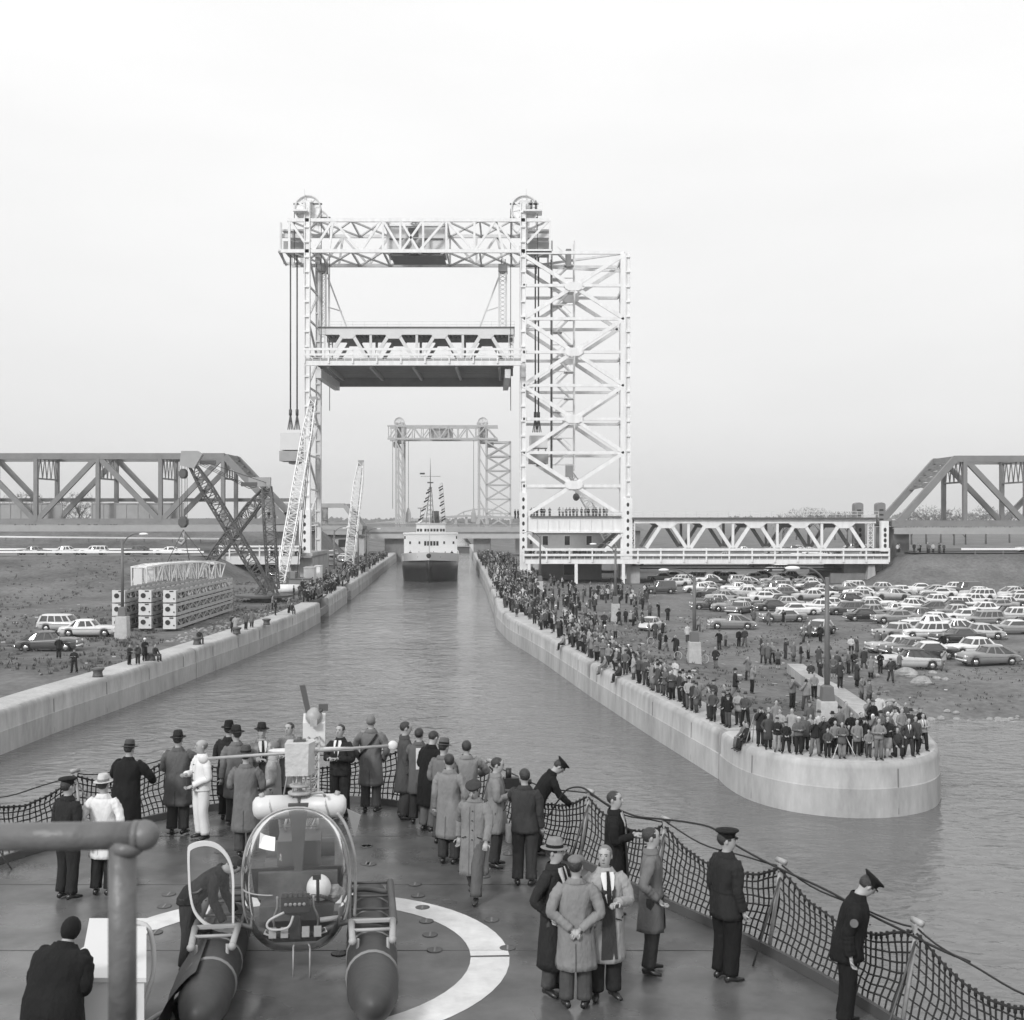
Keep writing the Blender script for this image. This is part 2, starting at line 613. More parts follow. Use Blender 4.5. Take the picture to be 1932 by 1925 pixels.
nose = catmull([(10.62, 63.55), (10.75, 61.5), (11.35, 58.9), (12.8, 56.7), (15.0, 55.55), (17.3, 55.8), (19.3, 57.3), (20.6, 60.0), (21.4, 64.0), (22.2, 67.0)], 5)
pier = wall_along('pier', 'rounded concrete pier end crowded with standing spectators', nose, -1, QZ, 2.6)
tag(pier, None, 'pier')
cap = MB()                                                             # concrete floor inside the rounded end
inner = []
for i, p in enumerate(nose):
    a, c = nose[max(i - 1, 0)], nose[min(i + 1, len(nose) - 1)]
    d = Vector((c[0] - a[0], c[1] - a[1], 0)).normalized()
    inner.append((p[0] - d.y * 2.55, p[1] + d.x * 2.55, QZ - 0.012))
cap.add(inner, [tuple(range(len(inner)))])
cap.build('pier_floor', M['concrete_top'], pier)
wall_section('canal_wall', 'smooth pale canal wall between the pier and the first bend, lined with spectators', XRT, 63.75, 93.0, 1)
wall_section('canal_wall', 'middle stretch of canal wall curving inward under the long crowd', XRT, 93.1, 140, 1)
wall_section('canal_wall', 'short canal wall with rounded end just before the stop log slot', XRT, 140.1, 166, 1)
wall_section('canal_wall', 'stained little wall block between the two slots under the densest crowd', XRT, 169.5, 186, 1)
wall_section('canal_wall', 'long straight lock wall running past the ship below the packed crowd', XRT, 189, 470, 1, step=8)
wall_section('canal_wall', 'bare approach wall with bollards and a few standing boys', XLT, 42, 103, -1)
wall_section('canal_wall', 'approach wall below the stacked lattice frames, with one seated man', XLT, 103.1, 157, -1)
wall_section('canal_wall', 'wall block between two dark slots below the derrick', XLT, 166, 192, -1)
wall_section('canal_wall', 'long lock wall beside the ship with a timber rubbing strip', XLT, 199, 470, -1, step=8)
for y0, y1, side, lab in ((157.1, 165.9, -1, 'dark steel lined slot in the canal wall nearest the derrick base'),
                          (192.1, 198.9, -1, 'dark steel lined slot at the start of the long lock wall'),
                          (166.1, 169.4, 1, 'narrow dark slot in the canal wall below the dense crowd'),
                          (186.1, 188.9, 1, 'dark slot beside the crowd where the lock wall begins')):
    t = thing('stop_log_slot', lab, 'wall slot', ((XL(y0) if side < 0 else XR(y0)), y0, 0), 0, 'slots in the lock walls')
    x0, x1 = (XL(y0), XL(y1)) if side < 0 else (XR(y0), XR(y1))
    b = MB(); s_ = side
    b.add([(x0 + s_ * 1.0, y0, -2), (x1 + s_ * 1.0, y1, -2), (x1 + s_ * 1.0, y1, QZ - .1), (x0 + s_ * 1.0, y0, QZ - .1),
           (x0 + s_ * 3.0, y0, -2), (x1 + s_ * 3.0, y1, -2), (x1 + s_ * 3.0, y1, QZ - .1), (x0 + s_ * 3.0, y0, QZ - .1)],
          [(0, 1, 2, 3), (7, 6, 5, 4), (3, 2, 6, 7), (0, 3, 7, 4), (1, 5, 6, 2)])
    b.build('recess', M['steel_dark'], t)
    b = MB()
    b.beam((x0 + s_ * .2, y0 + .1, 1.1), (x1 + s_ * .2, y1 - .1, 1.1), .3, .9)
    b.build('cross_beam', M['concrete_dark'], t)
    for zz in (QZ + .3, QZ + .8):
        pbeam('guard_rail', t, (x0 + s_ * .3, y0, zz), (x1 + s_ * .3, y1, zz), .1, .18, M['steel_dark'])

# lock gate closing the far end
t = thing('lock_gate', 'dark closed lock gate far down the canal beyond the ship', 'lock gate', (-23, 452, 0))
b = MB(); b.box((XL(452) - 1, 452, -1), (XR(452) + 1, 453.5, 2.0)); b.build('gate_leaf', M['steel_dark'], t)
b = MB(); b.box((XL(452) - 1, 451.4, 2.0), (XR(452) + 1, 454, 2.25)); b.build('walkway', M['concrete'], t)
for zz in (2.9, 3.3):
    pbeam('handrail', t, (XL(452), 451.5, zz), (XR(452), 451.5, zz), .07, .07, M['steel_pale'])

# ------------------------------------------------------------------ road along the embankment, path on the point
def strip(name, pts, w, zf, m, th=0.006):
    b = MB()
    vs = []
    for i, p in enumerate(pts):
        a, c = pts[max(i - 1, 0)], pts[min(i + 1, len(pts) - 1)]
        d = Vector((c[0] - a[0], c[1] - a[1], 0)).normalized()
        nrm = Vector((-d.y, d.x, 0))
        for s_ in (-1, 1):
            q = Vector((p[0], p[1], 0)) + nrm * s_ * w / 2
            vs.append((q.x, q.y, zf(q.x, q.y) + th))
    b.add(vs, [(2 * i, 2 * i + 1, 2 * i + 3, 2 * i + 2) for i in range(len(pts) - 1)], 0, True)
    return tag(b.build(name, m), kind='structure')
strip('road', [(-52 - i * 6, 222) for i in range(40)], 13, lambda x, y: 6.42, M['road'])
strip('road', [(72 + i * 8, 229) for i in range(24)], 12, lambda x, y: z_right(85, 229) + 0.10, M['road'])
strip('road', [(-62 - i * 6, 302) for i in range(36)], 9, lambda x, y: 10.42, M['road'])
pp = [G(1500, 1254, 1.9), G(1530, 1277, 2.0), G(1575, 1300, 2.15), G(1610, 1324, 2.3), G(1640, 1350, 2.45), G(1655, 1368, 2.47)]
b = MB()
vs = []
for i, p in enumerate(pp):
    d = (pp[min(i + 1, len(pp) - 1)] - pp[max(i - 1, 0)]); d.z = 0; d.normalize()
    nrm = Vector((-d.y, d.x, 0))
    z = p.z + 0.06
    for q, zz in ((p - nrm * .62, z - 1.6), (p - nrm * .62, z), (p + nrm * .62, z), (p + nrm * .62, z - 1.6)):
        vs.append((q.x, q.y, zz))
for i in range(len(pp) - 1):
    for j in range(3):
        b.f.append((i * 4 + j, i * 4 + j + 1, i * 4 + j + 5, i * 4 + j + 4)); b.m.append(0); b.s.append(False)
b.f.append((0, 1, 2, 3)); b.m.append(0); b.s.append(False)
b.v = vs
tag(b.build('path', M['concrete']), kind='structure')

# ------------------------------------------------------------------ guard rails on the embankments
def guard_rail(p, q, n, label, h=0.75, m='white'):
    p, q = Vector(p), Vector(q)
    t = thing('guard_rail', label, 'guard rail', p, 0, 'roadside guard rails')
    pbeam('rail', t, p + Vector((0, 0, h)), q + Vector((0, 0, h)), .08, .32, M[m])
    for i in range(n):
        c = p.lerp(q, (i + .5) / n)
        pbeam('post', t, c + Vector((0, .12, -.6)), c + Vector((0, .12, h + .14)), .16, .16, M['wood'])
guard_rail((-250, 214.2, 6.4), (-53, 214.2, 6.4), 40, 'long white guard rail along the embankment road above the slope')
guard_rail((-250, 231.5, 6.4), (-58, 231.5, 6.4), 36, 'white guard rail on the far kerb of the embankment road')
guard_rail((-270, 297, 10.25), (-58, 284, 9.9), 36, 'white guard rail climbing the upper bank under the old truss bridge')
guard_rail((-230, 278, 9.0), (-58, 268, 7.6), 28, 'lower white guard rail on the upper bank behind the road')
guard_rail((80, 221.8, 6.7), (230, 221.8, 6.7), 30, 'white guard rail on top of the stony mound')

# ------------------------------------------------------------------ lamp posts
def lamp_post(x, y, z0, ped, h, arm, label, pw=0.9):
    t = thing('lamp_post', label, 'lamp post', (x, y, z0), 0, 'tall lamp posts on concrete pedestals')
    b = MB()
    b.loft([[(x + s * pw * a / 2, y + u * pw * a / 2, z0 + zz) for s, u in ((-1, -1), (1, -1), (1, 1), (-1, 1))] for a, zz in ((1.18, -.6), (1.0, ped - .05), (.94, ped))], sm=False)
    b.build('pedestal', M['concrete_top'], t)
    b = MB()
    b.loft([[(x + s * .34 * a, y + u * .34 * a, z0 + zz) for s, u in ((-1, -1), (1, -1), (1, 1), (-1, 1))] for a, zz in ((1.0, ped), (.85, ped + .75), (.5, ped + .85))], sm=False)
    b.build('base_box', M['pole'], t)
    b = MB(); b.tube([(x, y, z0 + ped + .6), (x, y, z0 + h)], [.16, .12], 10); b.build('pole', M['pole'], t)
    b = MB()
    pts = [(x, y, z0 + h - .5), (x + arm * .25, y - .1, z0 + h + .15), (x + arm * .6, y - .25, z0 + h + .5), (x + arm, y - .4, z0 + h + .55)]
    b.tube(catmull(pts, 5), .055, 6); b.build('arm', M['pole'], t)
    b = MB()
    c = Vector((x + arm * 1.12, y - .42, z0 + h + .5))
    b.sphere(c, (.42, .17, .12), 12, 7)
    b.build('lamp_head', M['lamp'], t)
lamp_post(17.0, 67.2, QZ - .05, 1.05, 7.7, -1.75, 'tall lamp post on a concrete block amid the crowd at the pier end')
lamp_post(14.35, 98, 1.6, 1.95, 7.1, -2.2, 'lamp post on a slim pedestal beside a bicycle in the open ground')
lamp_post(11.8, 142, 1.5, 1.9, 8.2, -2.3, 'lamp post standing in the crowd in front of the walkway pillars')
lamp_post(4.3, 190, 1.8, 1.6, 8.6, -2.2, 'thin lamp post by the corner of the tall tower leg')
p = G(231, 1207, 2.35)
lamp_post(p.x, p.y, 2.3, 2.15, 9.0, 1.8, 'lone lamp post on a tall white pedestal beside the stacked frames', 1.0)
for i, (px, py, a) in enumerate(((612, 1100, 2.2), (640, 1100, -2.2), (651, 1095, 2.2))):
    p = G(px, py, 2.4)
    lamp_post(p.x, 215 + i * 14, 2.4, .9, 8.5 - .3 * i, a, ['slender lamp post with curved arm beyond the white tower foot', 'second slender lamp post beyond the tower, its arm toward the tower', 'third slender lamp post, beside the pale crane boom'][i])

# ------------------------------------------------------------------ boulders on the bank
def rock(p, r, label, seed):
    b = MB()
    b.sphere((0, 0, 0), (r, r * .75, r * .55), 12, 8)
    def fn(q):
        n_ = noise.noise(q * (1.6 / r) + Vector((seed * 3.1, 0, seed)))
        q2 = q * (1 + .32 * n_)
        q2.z = max(q2.z, -r * .3)
        return q2
    b.xform(fn)
    b.s = [False] * len(b.s)
    o = b.build('boulder', M['rock'])
    o.location = p
    return tag(o, label, 'boulder', 'boulders on the bank')
for i, (x, y, r_, lab) in enumerate(((1713, 1285, .95, 'broad flat boulder lying below the pale car on the bank'), (1737, 1297, .8, 'pale wedge shaped boulder halfway down the bank'),
                                   (1768, 1290, .35, 'small stone uphill of the bank water, beside a smaller one'), (1784, 1291, .3, 'smallest stone lying on its own high on the bank'),
                                   (1650, 1288, .4, 'boulder beside the concrete path'), (1760, 1279, .35, 'small stone just under the front of the parked cars'))):
    p = G(x, y, .9)
    rock((p.x, p.y, z_right(p.x, p.y) + r_ * .15), r_, lab, i)
b = MB()
for k in range(420):
    x = rnd.uniform(24, 60); y = 80.3 + rnd.uniform(-.5, 2.2) * (1 if rnd.random() < .8 else 2)
    r_ = rnd.uniform(.1, .38)
    q = MB(); q.sphere((0, 0, 0), (r_, r_ * .8, r_ * .6), 6, 4)
    for v in q.v: pass
    c = Vector((x, y, z_right(x, y) + r_ * .2))
    q.xform(lambda v, c=c, k=k: c + v * (1 + .35 * noise.noise(v * 4 + Vector((k, 0, 0)))))
    q.s = [False] * len(q.s)
    b.join(q)
for k in range(260):                                                    # loose stones left of the canal by the stacked frames
    x = rnd.uniform(-31, -26.5); y = rnd.uniform(108, 146)
    r_ = rnd.uniform(.05, .2)
    q = MB(); q.sphere((0, 0, 0), (r_, r_ * .8, r_ * .6), 6, 4)
    c = Vector((x, y, z_left(x, y) + r_ * .2))
    q.xform(lambda v, c=c: c + v); q.s = [False] * len(q.s)
    b.join(q)
tag(b.build('rubble', M['rock']), 'loose stones along the waterline and by the stacked frames', 'rubble', kind='stuff')

# ------------------------------------------------------------------ buildings
def house(name, label, x0, x1, y0, y1, z0, z1, over, wins, m='stucco', roof_h=0.5, cat='building'):
    t = thing(name, label, cat, ((x0 + x1) / 2, y0, z0))
    b = MB(); b.box((x0, y0, z0), (x1, y1, z1)); b.build('wall', M[m], t)
    b = MB()
    mx, my = (x0 + x1) / 2, (y0 + y1) / 2
    a, c = over, z1 + roof_h
    b.add([(x0 - a, y0 - a, z1 + .01), (x1 + a, y0 - a, z1 + .01), (x1 + a, y1 + a, z1 + .01), (x0 - a, y1 + a, z1 + .01),
           (x0 + 1.5, my, c), (x1 - 1.5, my, c)], [(0, 3, 2, 1), (0, 1, 5, 4), (2, 3, 4, 5), (1, 2, 5), (3, 0, 4)])
    b.build('roof', M['roofing'], t)
    for wx, wz, ww, wh in wins:
        f = MB(); f.box((wx - ww / 2 - .1, y0 - .08, wz - .1), (wx + ww / 2 + .1, y0 + .02, wz + wh + .1))
        fo = f.build('window', M['cream'], t)
        g = MB(); g.box((wx - ww / 2, y0 - .11, wz), (wx + ww / 2, y0 - .09, wz + wh)); g.build('pane', M['winglass'], fo)
    return t
house('lock_house', 'pale control house with a low roof under the wide lattice tower', 4.5, 27, 262, 276, 2.0, 10.2, 1.2,
      [(7 + i * 4.6, 7.2, 1.1, 1.9) for i in range(5)] + [(12, 3.2, 4.0, 2.4)], roof_h=1.6)
house('lock_house', 'small pale house with one square window beyond the crane boom', -32 - 21, -32 - 9, 345, 356, 2.3, 7.6, .8, [(-47, 4.6, 2.2, 2.2)], roof_h=1.3)
house('lock_house', 'tall plain house behind the packed crowd beside the far bridge', 1, 12, 372, 384, 2.0, 9.5, .6, [(6.5, 4.8, 2.4, 2.4)], roof_h=.9)
house('machine_shed', 'plain concrete shed with a dark doorway below the raised walkway', 5.2, 17.0, 236, 246, 1.2, 5.3, .25, [(11.0, 2.2, 2.3, 1.9)], m='stucco', roof_h=.15)

# ------------------------------------------------------------------ far trees
def bare_tree(x, y, z, h, label, seed, group):
    r = random.Random(seed)
    t = thing('tree', label, 'tree', (x, y, z), 0, group)
    b = MB(); b.tube([(x, y, z - .5), (x + r.uniform(-.4, .4), y, z + h * .35), (x + r.uniform(-.7, .7), y, z + h * .7)], [h * .028, h * .02, h * .008], 6)
    for k in range(7):
        a = r.uniform(0, 6.28); z0 = z + h * r.uniform(.25, .6)
        e = (x + math.cos(a) * h * r.uniform(.2, .36), y + math.sin(a) * h * .3, z0 + h * r.uniform(.2, .36))
        b.tube([(x, y, z0), e], [h * .012, h * .004], 4)
    b.build('trunk', M['bark'], t)
    c = MB()
    for k in range(520):
        a, e, q = r.uniform(0, 6.28), r.uniform(-.6, 1.3), r.random() ** .45
        cx = x + math.cos(a) * math.cos(e) * q * h * .40 * (1 + .3 * math.sin(3 * a + seed))
        cy = y + math.sin(a) * math.cos(e) * q * h * .40
        cz = z + h * .62 + math.sin(e) * q * h * .36
        d = Vector((r.uniform(-1, 1), r.uniform(-1, 1), r.uniform(.1, 1.3))).normalized() * h * r.uniform(.04, .09)
        w = Vector((r.uniform(-1, 1), r.uniform(-1, 1), r.uniform(-1, 1))).normalized() * h * .007
        p0 = Vector((cx, cy, cz))
        c.add([p0 - w, p0 + w, p0 + d], [(0, 1, 2)])
    c.build('crown', M['twigs'], t)
k = 0
for px, d, h in ((1478, 520, 13), (1502, 560, 15), (1527, 540, 16), (1549, 500, 15), (1575, 560, 14), (1598, 540, 14), (1720, 470, 15), (1748, 480, 16), (1775, 500, 15), (1800, 460, 15), (1822, 470, 13), (1860, 480, 16), (1905, 500, 15)):
    k += 1
    p = Q(px, 972, d)
    bare_tree(p.x, d, 1.5, h, 'bare tree on the skyline ' + ('above the lattice road span' if px < 1700 else 'behind the sloping end post of the dark truss'), k, 'bare trees on the skyline' + ('' if px < 1700 else ' by the dark truss'))
for px, d, h in ((150, 330, 13), (178, 350, 14), (120, 360, 15), (60, 350, 16), (30, 340, 13), (215, 380, 12)):
    k += 1
    p = Q(px, 972, d)
    bare_tree(p.x, d, 7 if d < 345 else 4, h, 'bare tree seen through the old truss above the girder', k, 'bare trees behind the old truss bridge')
b = MB()                                                                  # far wood: one low mass on the horizon
r = random.Random(5)
for k in range(5200):
    x = r.uniform(-1500, 1700); y = r.uniform(1600, 1900)
    h = 6 + 4 * noise.noise(Vector((x * .006, 2, 0))) + 3 * noise.noise(Vector((x * .03, 5, 0)))
    z = 1 + r.random() ** .7 * max(3, h + 8 * sstep(250, 500, x))
    s_ = r.uniform(.9, 2.4)
    b.add([(x - s_ * 2, y, z - s_), (x + s_ * 2, y + r.uniform(-2, 2), z - s_ * .7), (x + r.uniform(-2, 2), y + 1, z + s_ * 1.4)], [(0, 1, 2)])
tag(b.build('treeline', M['twigs']), 'low dark line of woods along the far horizon', 'woods', kind='stuff')

# far arched highway bridge on the horizon
t = thing('highway_bridge', 'faint long bridge with an arched truss on the far horizon', 'bridge', (-60, 1600, 0))
D0 = 1600
b = MB()
pts = [Q(x, y, D0) for x, y in ((690, 990), (790, 980), (880, 973.5), (930, 976), (1000, 978))]
for a, c in zip(pts, pts[1:]): b.beam(a, c, 8, 3.0)
b.build('deck', M['steel_mid'], t)
b = MB()
arch = [Q(x, y, D0) for x, y in ((862, 973), (875, 966), (893, 962), (912, 960), (930, 961.5), (945, 966), (958, 974))]
for a, c in zip(arch, arch[1:]): b.beam(a, c, 3, 1.6)
for a in arch[1:-1]: b.beam(a, (a.x, a.y, 12.5), 1.2, 1.2)
b.build('arch_truss', M['steel_mid'], t)
for i in range(15):
    x = 640 + i * 20
    zt = min(13, CAMZ - (poly([(690, 990), (790, 980), (880, 973.5), (1000, 978)], x) - CY) * D0 / F)
    c = Q(x, 972, D0)
    pbeam('pier', t, (c.x, D0, 0), (c.x, D0, zt - 1), 3, 3, M['steel_mid'])

# grass tufts and weeds on the bare ground: one uncountable cover
b = MB(); r = random.Random(11)
def tuft(x, y, z, h):
    for q in range(4):
        a = r.uniform(0, 6.28); w = h * .28
        d = Vector((math.cos(a), math.sin(a), 0)) * w
        c = Vector((x + r.uniform(-h, h) * .6, y + r.uniform(-h, h) * .6, z - .02))
        b.add([c - d, c + d, c + Vector((r.uniform(-1, 1) * h * .6, r.uniform(-1, 1) * h * .6, h))], [(0, 1, 2)])
for k in range(5200):
    y = r.uniform(72, 205) ; x = XL(y) - 2.6 - abs(r.gauss(0, 1)) * 24
    if noise.noise(Vector((x * .12, y * .08, 4))) < -.12: continue
    tuft(x, y, z_left(x, y), r.uniform(.12, .34))
for k in range(4600):
    y = r.uniform(66, 150); x = XR(y) + 3 + r.random() * 45
    z = z_right(x, y)
    if z < .25 or noise.noise(Vector((x * .15, y * .1, 9))) < -.05: continue
    tuft(x, y, z, r.uniform(.07, .22))
tag(b.build('grass', mat('dry_grass', 0.10, 0.95, var=0.6, vscale=0.35)), 'thin dry grass tufts on the banks', 'grass', kind='stuff')
b = MB()
for k in range(240):
    if k % 2: y = r.uniform(75, 160); x = XR(y) + 3 + r.random() * 22; z = z_right(x, y)
    else: y = r.uniform(85, 205); x = XL(y) - 2.6 - r.random() * 34; z = z_left(x, y)
    if z < .4: continue
    s_ = r.uniform(.06, .2); a = r.uniform(0, 3)
    b.cbox((x, y, z + .03), (s_ * 2, s_, .04), a, 0, r.uniform(-.5, .5))
tag(b.build('litter', M['stucco']), 'scraps of wood and paper scattered on the banks', 'litter', kind='stuff')
# ------------------------------------------------------------------ the lift bridges
def ladder_post(name, parent, x0, x1, y0, z0, z1, m, step=2.7, depth=1.0, rungs=True):
    """box column whose face towards the canal mouth is battened: two flanges, recessed web, cross plates"""
    b = MB()
    w = x1 - x0
    b.box((x0, y0, z0), (x0 + w * .16, y0 + depth, z1))
    b.box((x1 - w * .16, y0, z0), (x1, y0 + depth, z1))
    b.box((x0 + w * .17, y0 + .25, z0), (x1 - w * .17, y0 + depth - .02, z1 - .01))
    o = b.build(name, m, parent)
    if rungs:
        c = MB()
        z = z0 + step * .5
        while z < z1 - .5:
            c.box((x0 + w * .02, y0 - .05, z), (x1 - w * .02, y0 + .22, z + .30))
            z += step
        c.build('batten_lattice', m, o)
    return o

def sheave(parent, c, r, w, m):
    t = MB()
    t.lathe([(r * .90, -w / 2), (r, -w / 2), (r, -w * .2), (r * .94, 0), (r, w * .2), (r, w / 2), (r * .90, w / 2), (r * .88, 0)], c, 36, axis='Y')
    o = t.build('sheave', M['steel_pale'], parent)
    b = MB()
    b.lathe([(r * .885, -w * .12), (r * .885, w * .12)], c, 36, sm=False, axis='Y')
    b.lathe([(r * .2, -w * .7), (r * .2, w * .7)], c, 16, sm=False, axis='Y')
    b.build('web_plate', m, o)
    b = MB()
    for k in range(8):
        a = 2 * math.pi * k / 8 + .2
        b.beam((c[0] + math.cos(a) * r * .2, c[1] - w * .16, c[2] + math.sin(a) * r * .2), (c[0] + math.cos(a) * r * .86, c[1] - w * .16, c[2] + math.sin(a) * r * .86), .12, .3)
    b.build('spoke', m, o)
    return o

Y0, DP = 225.0, 13.0
def A(x, y, d=Y0): return Q(x, y, d)
def back(p, d=DP): return Vector((p.x, p.y + d, p.z))

lb = thing('lift_bridge', 'tall pale vertical lift bridge with twin towers, its span raised over the canal', 'lift bridge', (A(780, 1085).x, Y0, 2.4), 0, 'vertical lift bridges over the canal')
W, P_ = M['steel_white'], M['steel_pale']
gz = 2.0
# columns: near and far posts of both towers
def post_at(px0, px1, ytop, ybot_z, m=W, rungs=True):
    a, c = A(px0, ytop), A(px1, ytop)
    ladder_post('column', lb, a.x, c.x, Y0, ybot_z, a.z, m, rungs=rungs)
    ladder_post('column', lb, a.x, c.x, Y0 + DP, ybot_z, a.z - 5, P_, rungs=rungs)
    b = MB()                                                                 # lacing on the side between the two posts
    x = (a.x + c.x) / 2
    z, k = ybot_z + 10, 0
    while z < a.z - 12:
        b.beam((x, Y0 + 1, z), (x, Y0 + DP, z + 6.2), .35, .35) if k % 2 == 0 else b.beam((x, Y0 + DP, z), (x, Y0 + 1, z + 6.2), .35, .35)
        b.beam((x, Y0 + 1, z), (x, Y0 + DP, z), .3, .3)
        z += 6.2; k += 1
    b.build('side_lattice', P_, lb)
post_at(573.2, 584.5, 380, gz)
post_at(981.5, 992.5, 382, gz)
a, c = A(1180.5, 476), A(1190, 476)
ladder_post('column', lb, a.x, c.x, Y0, gz, a.z, W)
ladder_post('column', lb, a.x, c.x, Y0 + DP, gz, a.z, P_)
b = MB(); a, c = A(1171, 478), A(1180.4, 478); b.box((a.x, Y0 + .1, gz), (c.x - .01, Y0 + .9, a.z)); b.build('column_plate', W, lb)
# solid foot plates of the posts, with hand holes
for px0, px1, yt in ((564.5, 585.5, 962), (980.5, 994.5, 930), (1176, 1193, 940)):
    a, c = A(px0, yt), A(px1, yt)
    b = MB(); b.box((a.x, Y0 - .22, gz), (c.x, Y0 + 1.4, a.z))
    o = b.build('foot_plate', W, lb)
    xm = (a.x + c.x) / 2
    for k in range(7):
        z = a.z - 1.2 - k * 1.45
        if z > gz + 1:
            b = MB(); b.lathe([(.24, -.02), (.24, .02)], (xm, Y0 - .23, z), 12, sm=False, axis='Y', sy=1.6); b.build('hand_hole', M['hole'], o)
b = MB(); a, c = A(545, 1062, 231), A(601, 1062, 231); b.box((a.x, 224, 1), (c.x, 244, A(0, 1043, 225).z)); b.build('pier', M['concrete'], lb)
b = MB(); a, c = A(976, 1085, 231), A(1007, 1085, 231); b.box((a.x, 224, 1), (c.x, 244, A(0, 1076, 225).z)); b.build('pier', M['concrete'], lb)
b = MB(); a, c = A(1176, 1085, 231), A(1200, 1085, 231); b.box((a.x, 224, 1), (c.x, 244, A(0, 1068, 225).z)); b.build('pier', M['concrete'], lb)
# broad tower: struts and crosses on the near and far face
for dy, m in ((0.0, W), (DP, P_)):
    L = A(987, 0).x; Rr = A(1178, 0).x
    ys = [476, 538, 601, 664, 727, 790.6, 854, 917]
    for y in ys:
        z = A(0, y).z
        pbeam('strut', lb, (L, Y0 + dy + .5, z), (Rr, Y0 + dy + .5, z), .5, .52, m)
    for y1, y2 in ((480, 601), (601, 727), (727, 854), (854, 976)):
        za, zb = A(0, y1).z, A(0, y2).z
        for p, q in (((L, za), (Rr, zb)), ((L, zb), (Rr, za))):
            pbeam('cross_brace', lb, (p[0], Y0 + dy + .3, p[1]), (q[0], Y0 + dy + .3, q[1]), .42, .68, m)
        b = MB(); zc = (za + zb) / 2
        b.loft([[(L / 2 + Rr / 2 + xx, Y0 + dy - .15 + k * .3, zc + zz) for xx, zz in ((-1.6, -.35), (-.9, -.75), (.9, -.75), (1.6, -.35), (1.6, .35), (.9, .75), (-.9, .75), (-1.6, .35))] for k in (0, 1)], sm=False)
        b.build('gusset', m, lb)
for y in (476, 538, 664, 790.6, 917):                                       # cross ties between the two faces of the broad tower
    z = A(0, y).z
    for X in (A(987, 0).x, A(1178, 0).x):
        pbeam('tie', lb, (X, Y0 + .6, z), (X, Y0 + DP, z), .4, .5, P_)
b = MB()
for x1, x2, y1, y2 in ((1020, 1176, 500, 478), (1020, 1170, 504, 512)):
    b.beam(Q(x1, y1, 234), Q(x2, y2, 226), .4, .4)
b.build('top_lattice', P_, lb)
# plate girder platform at rail level in the broad tower, with its knee braces
zt, zb = A(0, 979).z, A(0, 1003).z
b = MB(); b.box((A(992.6, 0).x, Y0 + .2, zb), (A(1176, 0).x, Y0 + .7, zt)); b.box((A(992.6, 0).x, Y0 + .2, zt + .01), (A(1176, 0).x, Y0 + DP, zt + .3)); b.box((A(992.6, 0).x, Y0 - .1, zb - .25), (A(1176, 0).x, Y0 + 1.0, zb - .01))
pg = b.build('platform_girder', W, lb)
b = MB()
for k in range(1, 9):
    x = lerp(A(992.6, 0).x, A(1176, 0).x, k / 9); b.box((x - .05, Y0 + .06, zb + .01), (x + .05, Y0 + .19, zt - .01))
b.build('stiffener_rib', W, pg)
b = MB(); b.box((A(1000, 0).x, Y0 - .3, zt + .31), (A(1172, 0).x, Y0 + .2, zt + .5)); b.build('toe_board', M['steel_dark'], lb)
for zz in (.95, 1.45):
    pbeam('handrail', lb, (A(1000, 0).x, Y0 - .3, zt + zz), (A(1172, 0).x, Y0 - .3, zt + zz), .05, .05, W)
for p, q, m in ((A(996, 1010), A(1030, 1040), W), (A(1170, 1010), A(1140, 1040), W), (back(A(1172, 1008)), back(A(1138, 1038)), M['steel_old'])):
    pbeam('knee_brace', lb, p, q, .55, .6, m)
# head truss across the towers, two planes
TC, BC = 414.5, 473.0
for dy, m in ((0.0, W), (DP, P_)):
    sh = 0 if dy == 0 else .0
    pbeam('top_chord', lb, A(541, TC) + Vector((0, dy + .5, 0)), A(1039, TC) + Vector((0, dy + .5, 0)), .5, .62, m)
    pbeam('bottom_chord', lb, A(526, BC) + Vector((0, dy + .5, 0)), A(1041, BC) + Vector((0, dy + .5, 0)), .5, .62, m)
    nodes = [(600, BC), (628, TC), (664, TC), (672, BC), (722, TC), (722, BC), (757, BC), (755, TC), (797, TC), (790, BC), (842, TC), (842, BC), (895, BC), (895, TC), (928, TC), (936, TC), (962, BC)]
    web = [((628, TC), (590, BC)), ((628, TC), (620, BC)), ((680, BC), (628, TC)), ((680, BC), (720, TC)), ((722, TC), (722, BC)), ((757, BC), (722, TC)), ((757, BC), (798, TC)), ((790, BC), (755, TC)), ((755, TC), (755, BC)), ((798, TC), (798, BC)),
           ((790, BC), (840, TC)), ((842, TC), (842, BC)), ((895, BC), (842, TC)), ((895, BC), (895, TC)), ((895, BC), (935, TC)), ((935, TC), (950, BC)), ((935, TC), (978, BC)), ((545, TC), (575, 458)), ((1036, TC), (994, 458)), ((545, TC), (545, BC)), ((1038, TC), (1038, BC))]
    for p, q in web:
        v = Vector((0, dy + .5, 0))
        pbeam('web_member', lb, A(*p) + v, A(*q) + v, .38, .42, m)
b = MB()                                                                    # top and bottom lateral bracing
for y, z in ((TC, 0), (BC, 0)):
    xs = [545, 600, 662, 722, 782, 842, 905, 965, 1036]
    for i in range(len(xs) - 1):
        a, c = A(xs[i], y), A(xs[i + 1], y)
        b.beam(a + Vector((0, .5, -.1)), c + Vector((0, DP + .5, -.1)), .3, .3)
        b.beam(a + Vector((0, DP + .5, -.1)), c + Vector((0, .5, -.1)), .3, .3)
        b.beam(a + Vector((0, .5, 0)), a + Vector((0, DP + .5, 0)), .32, .36)
b.build('lateral_lattice', P_, lb)
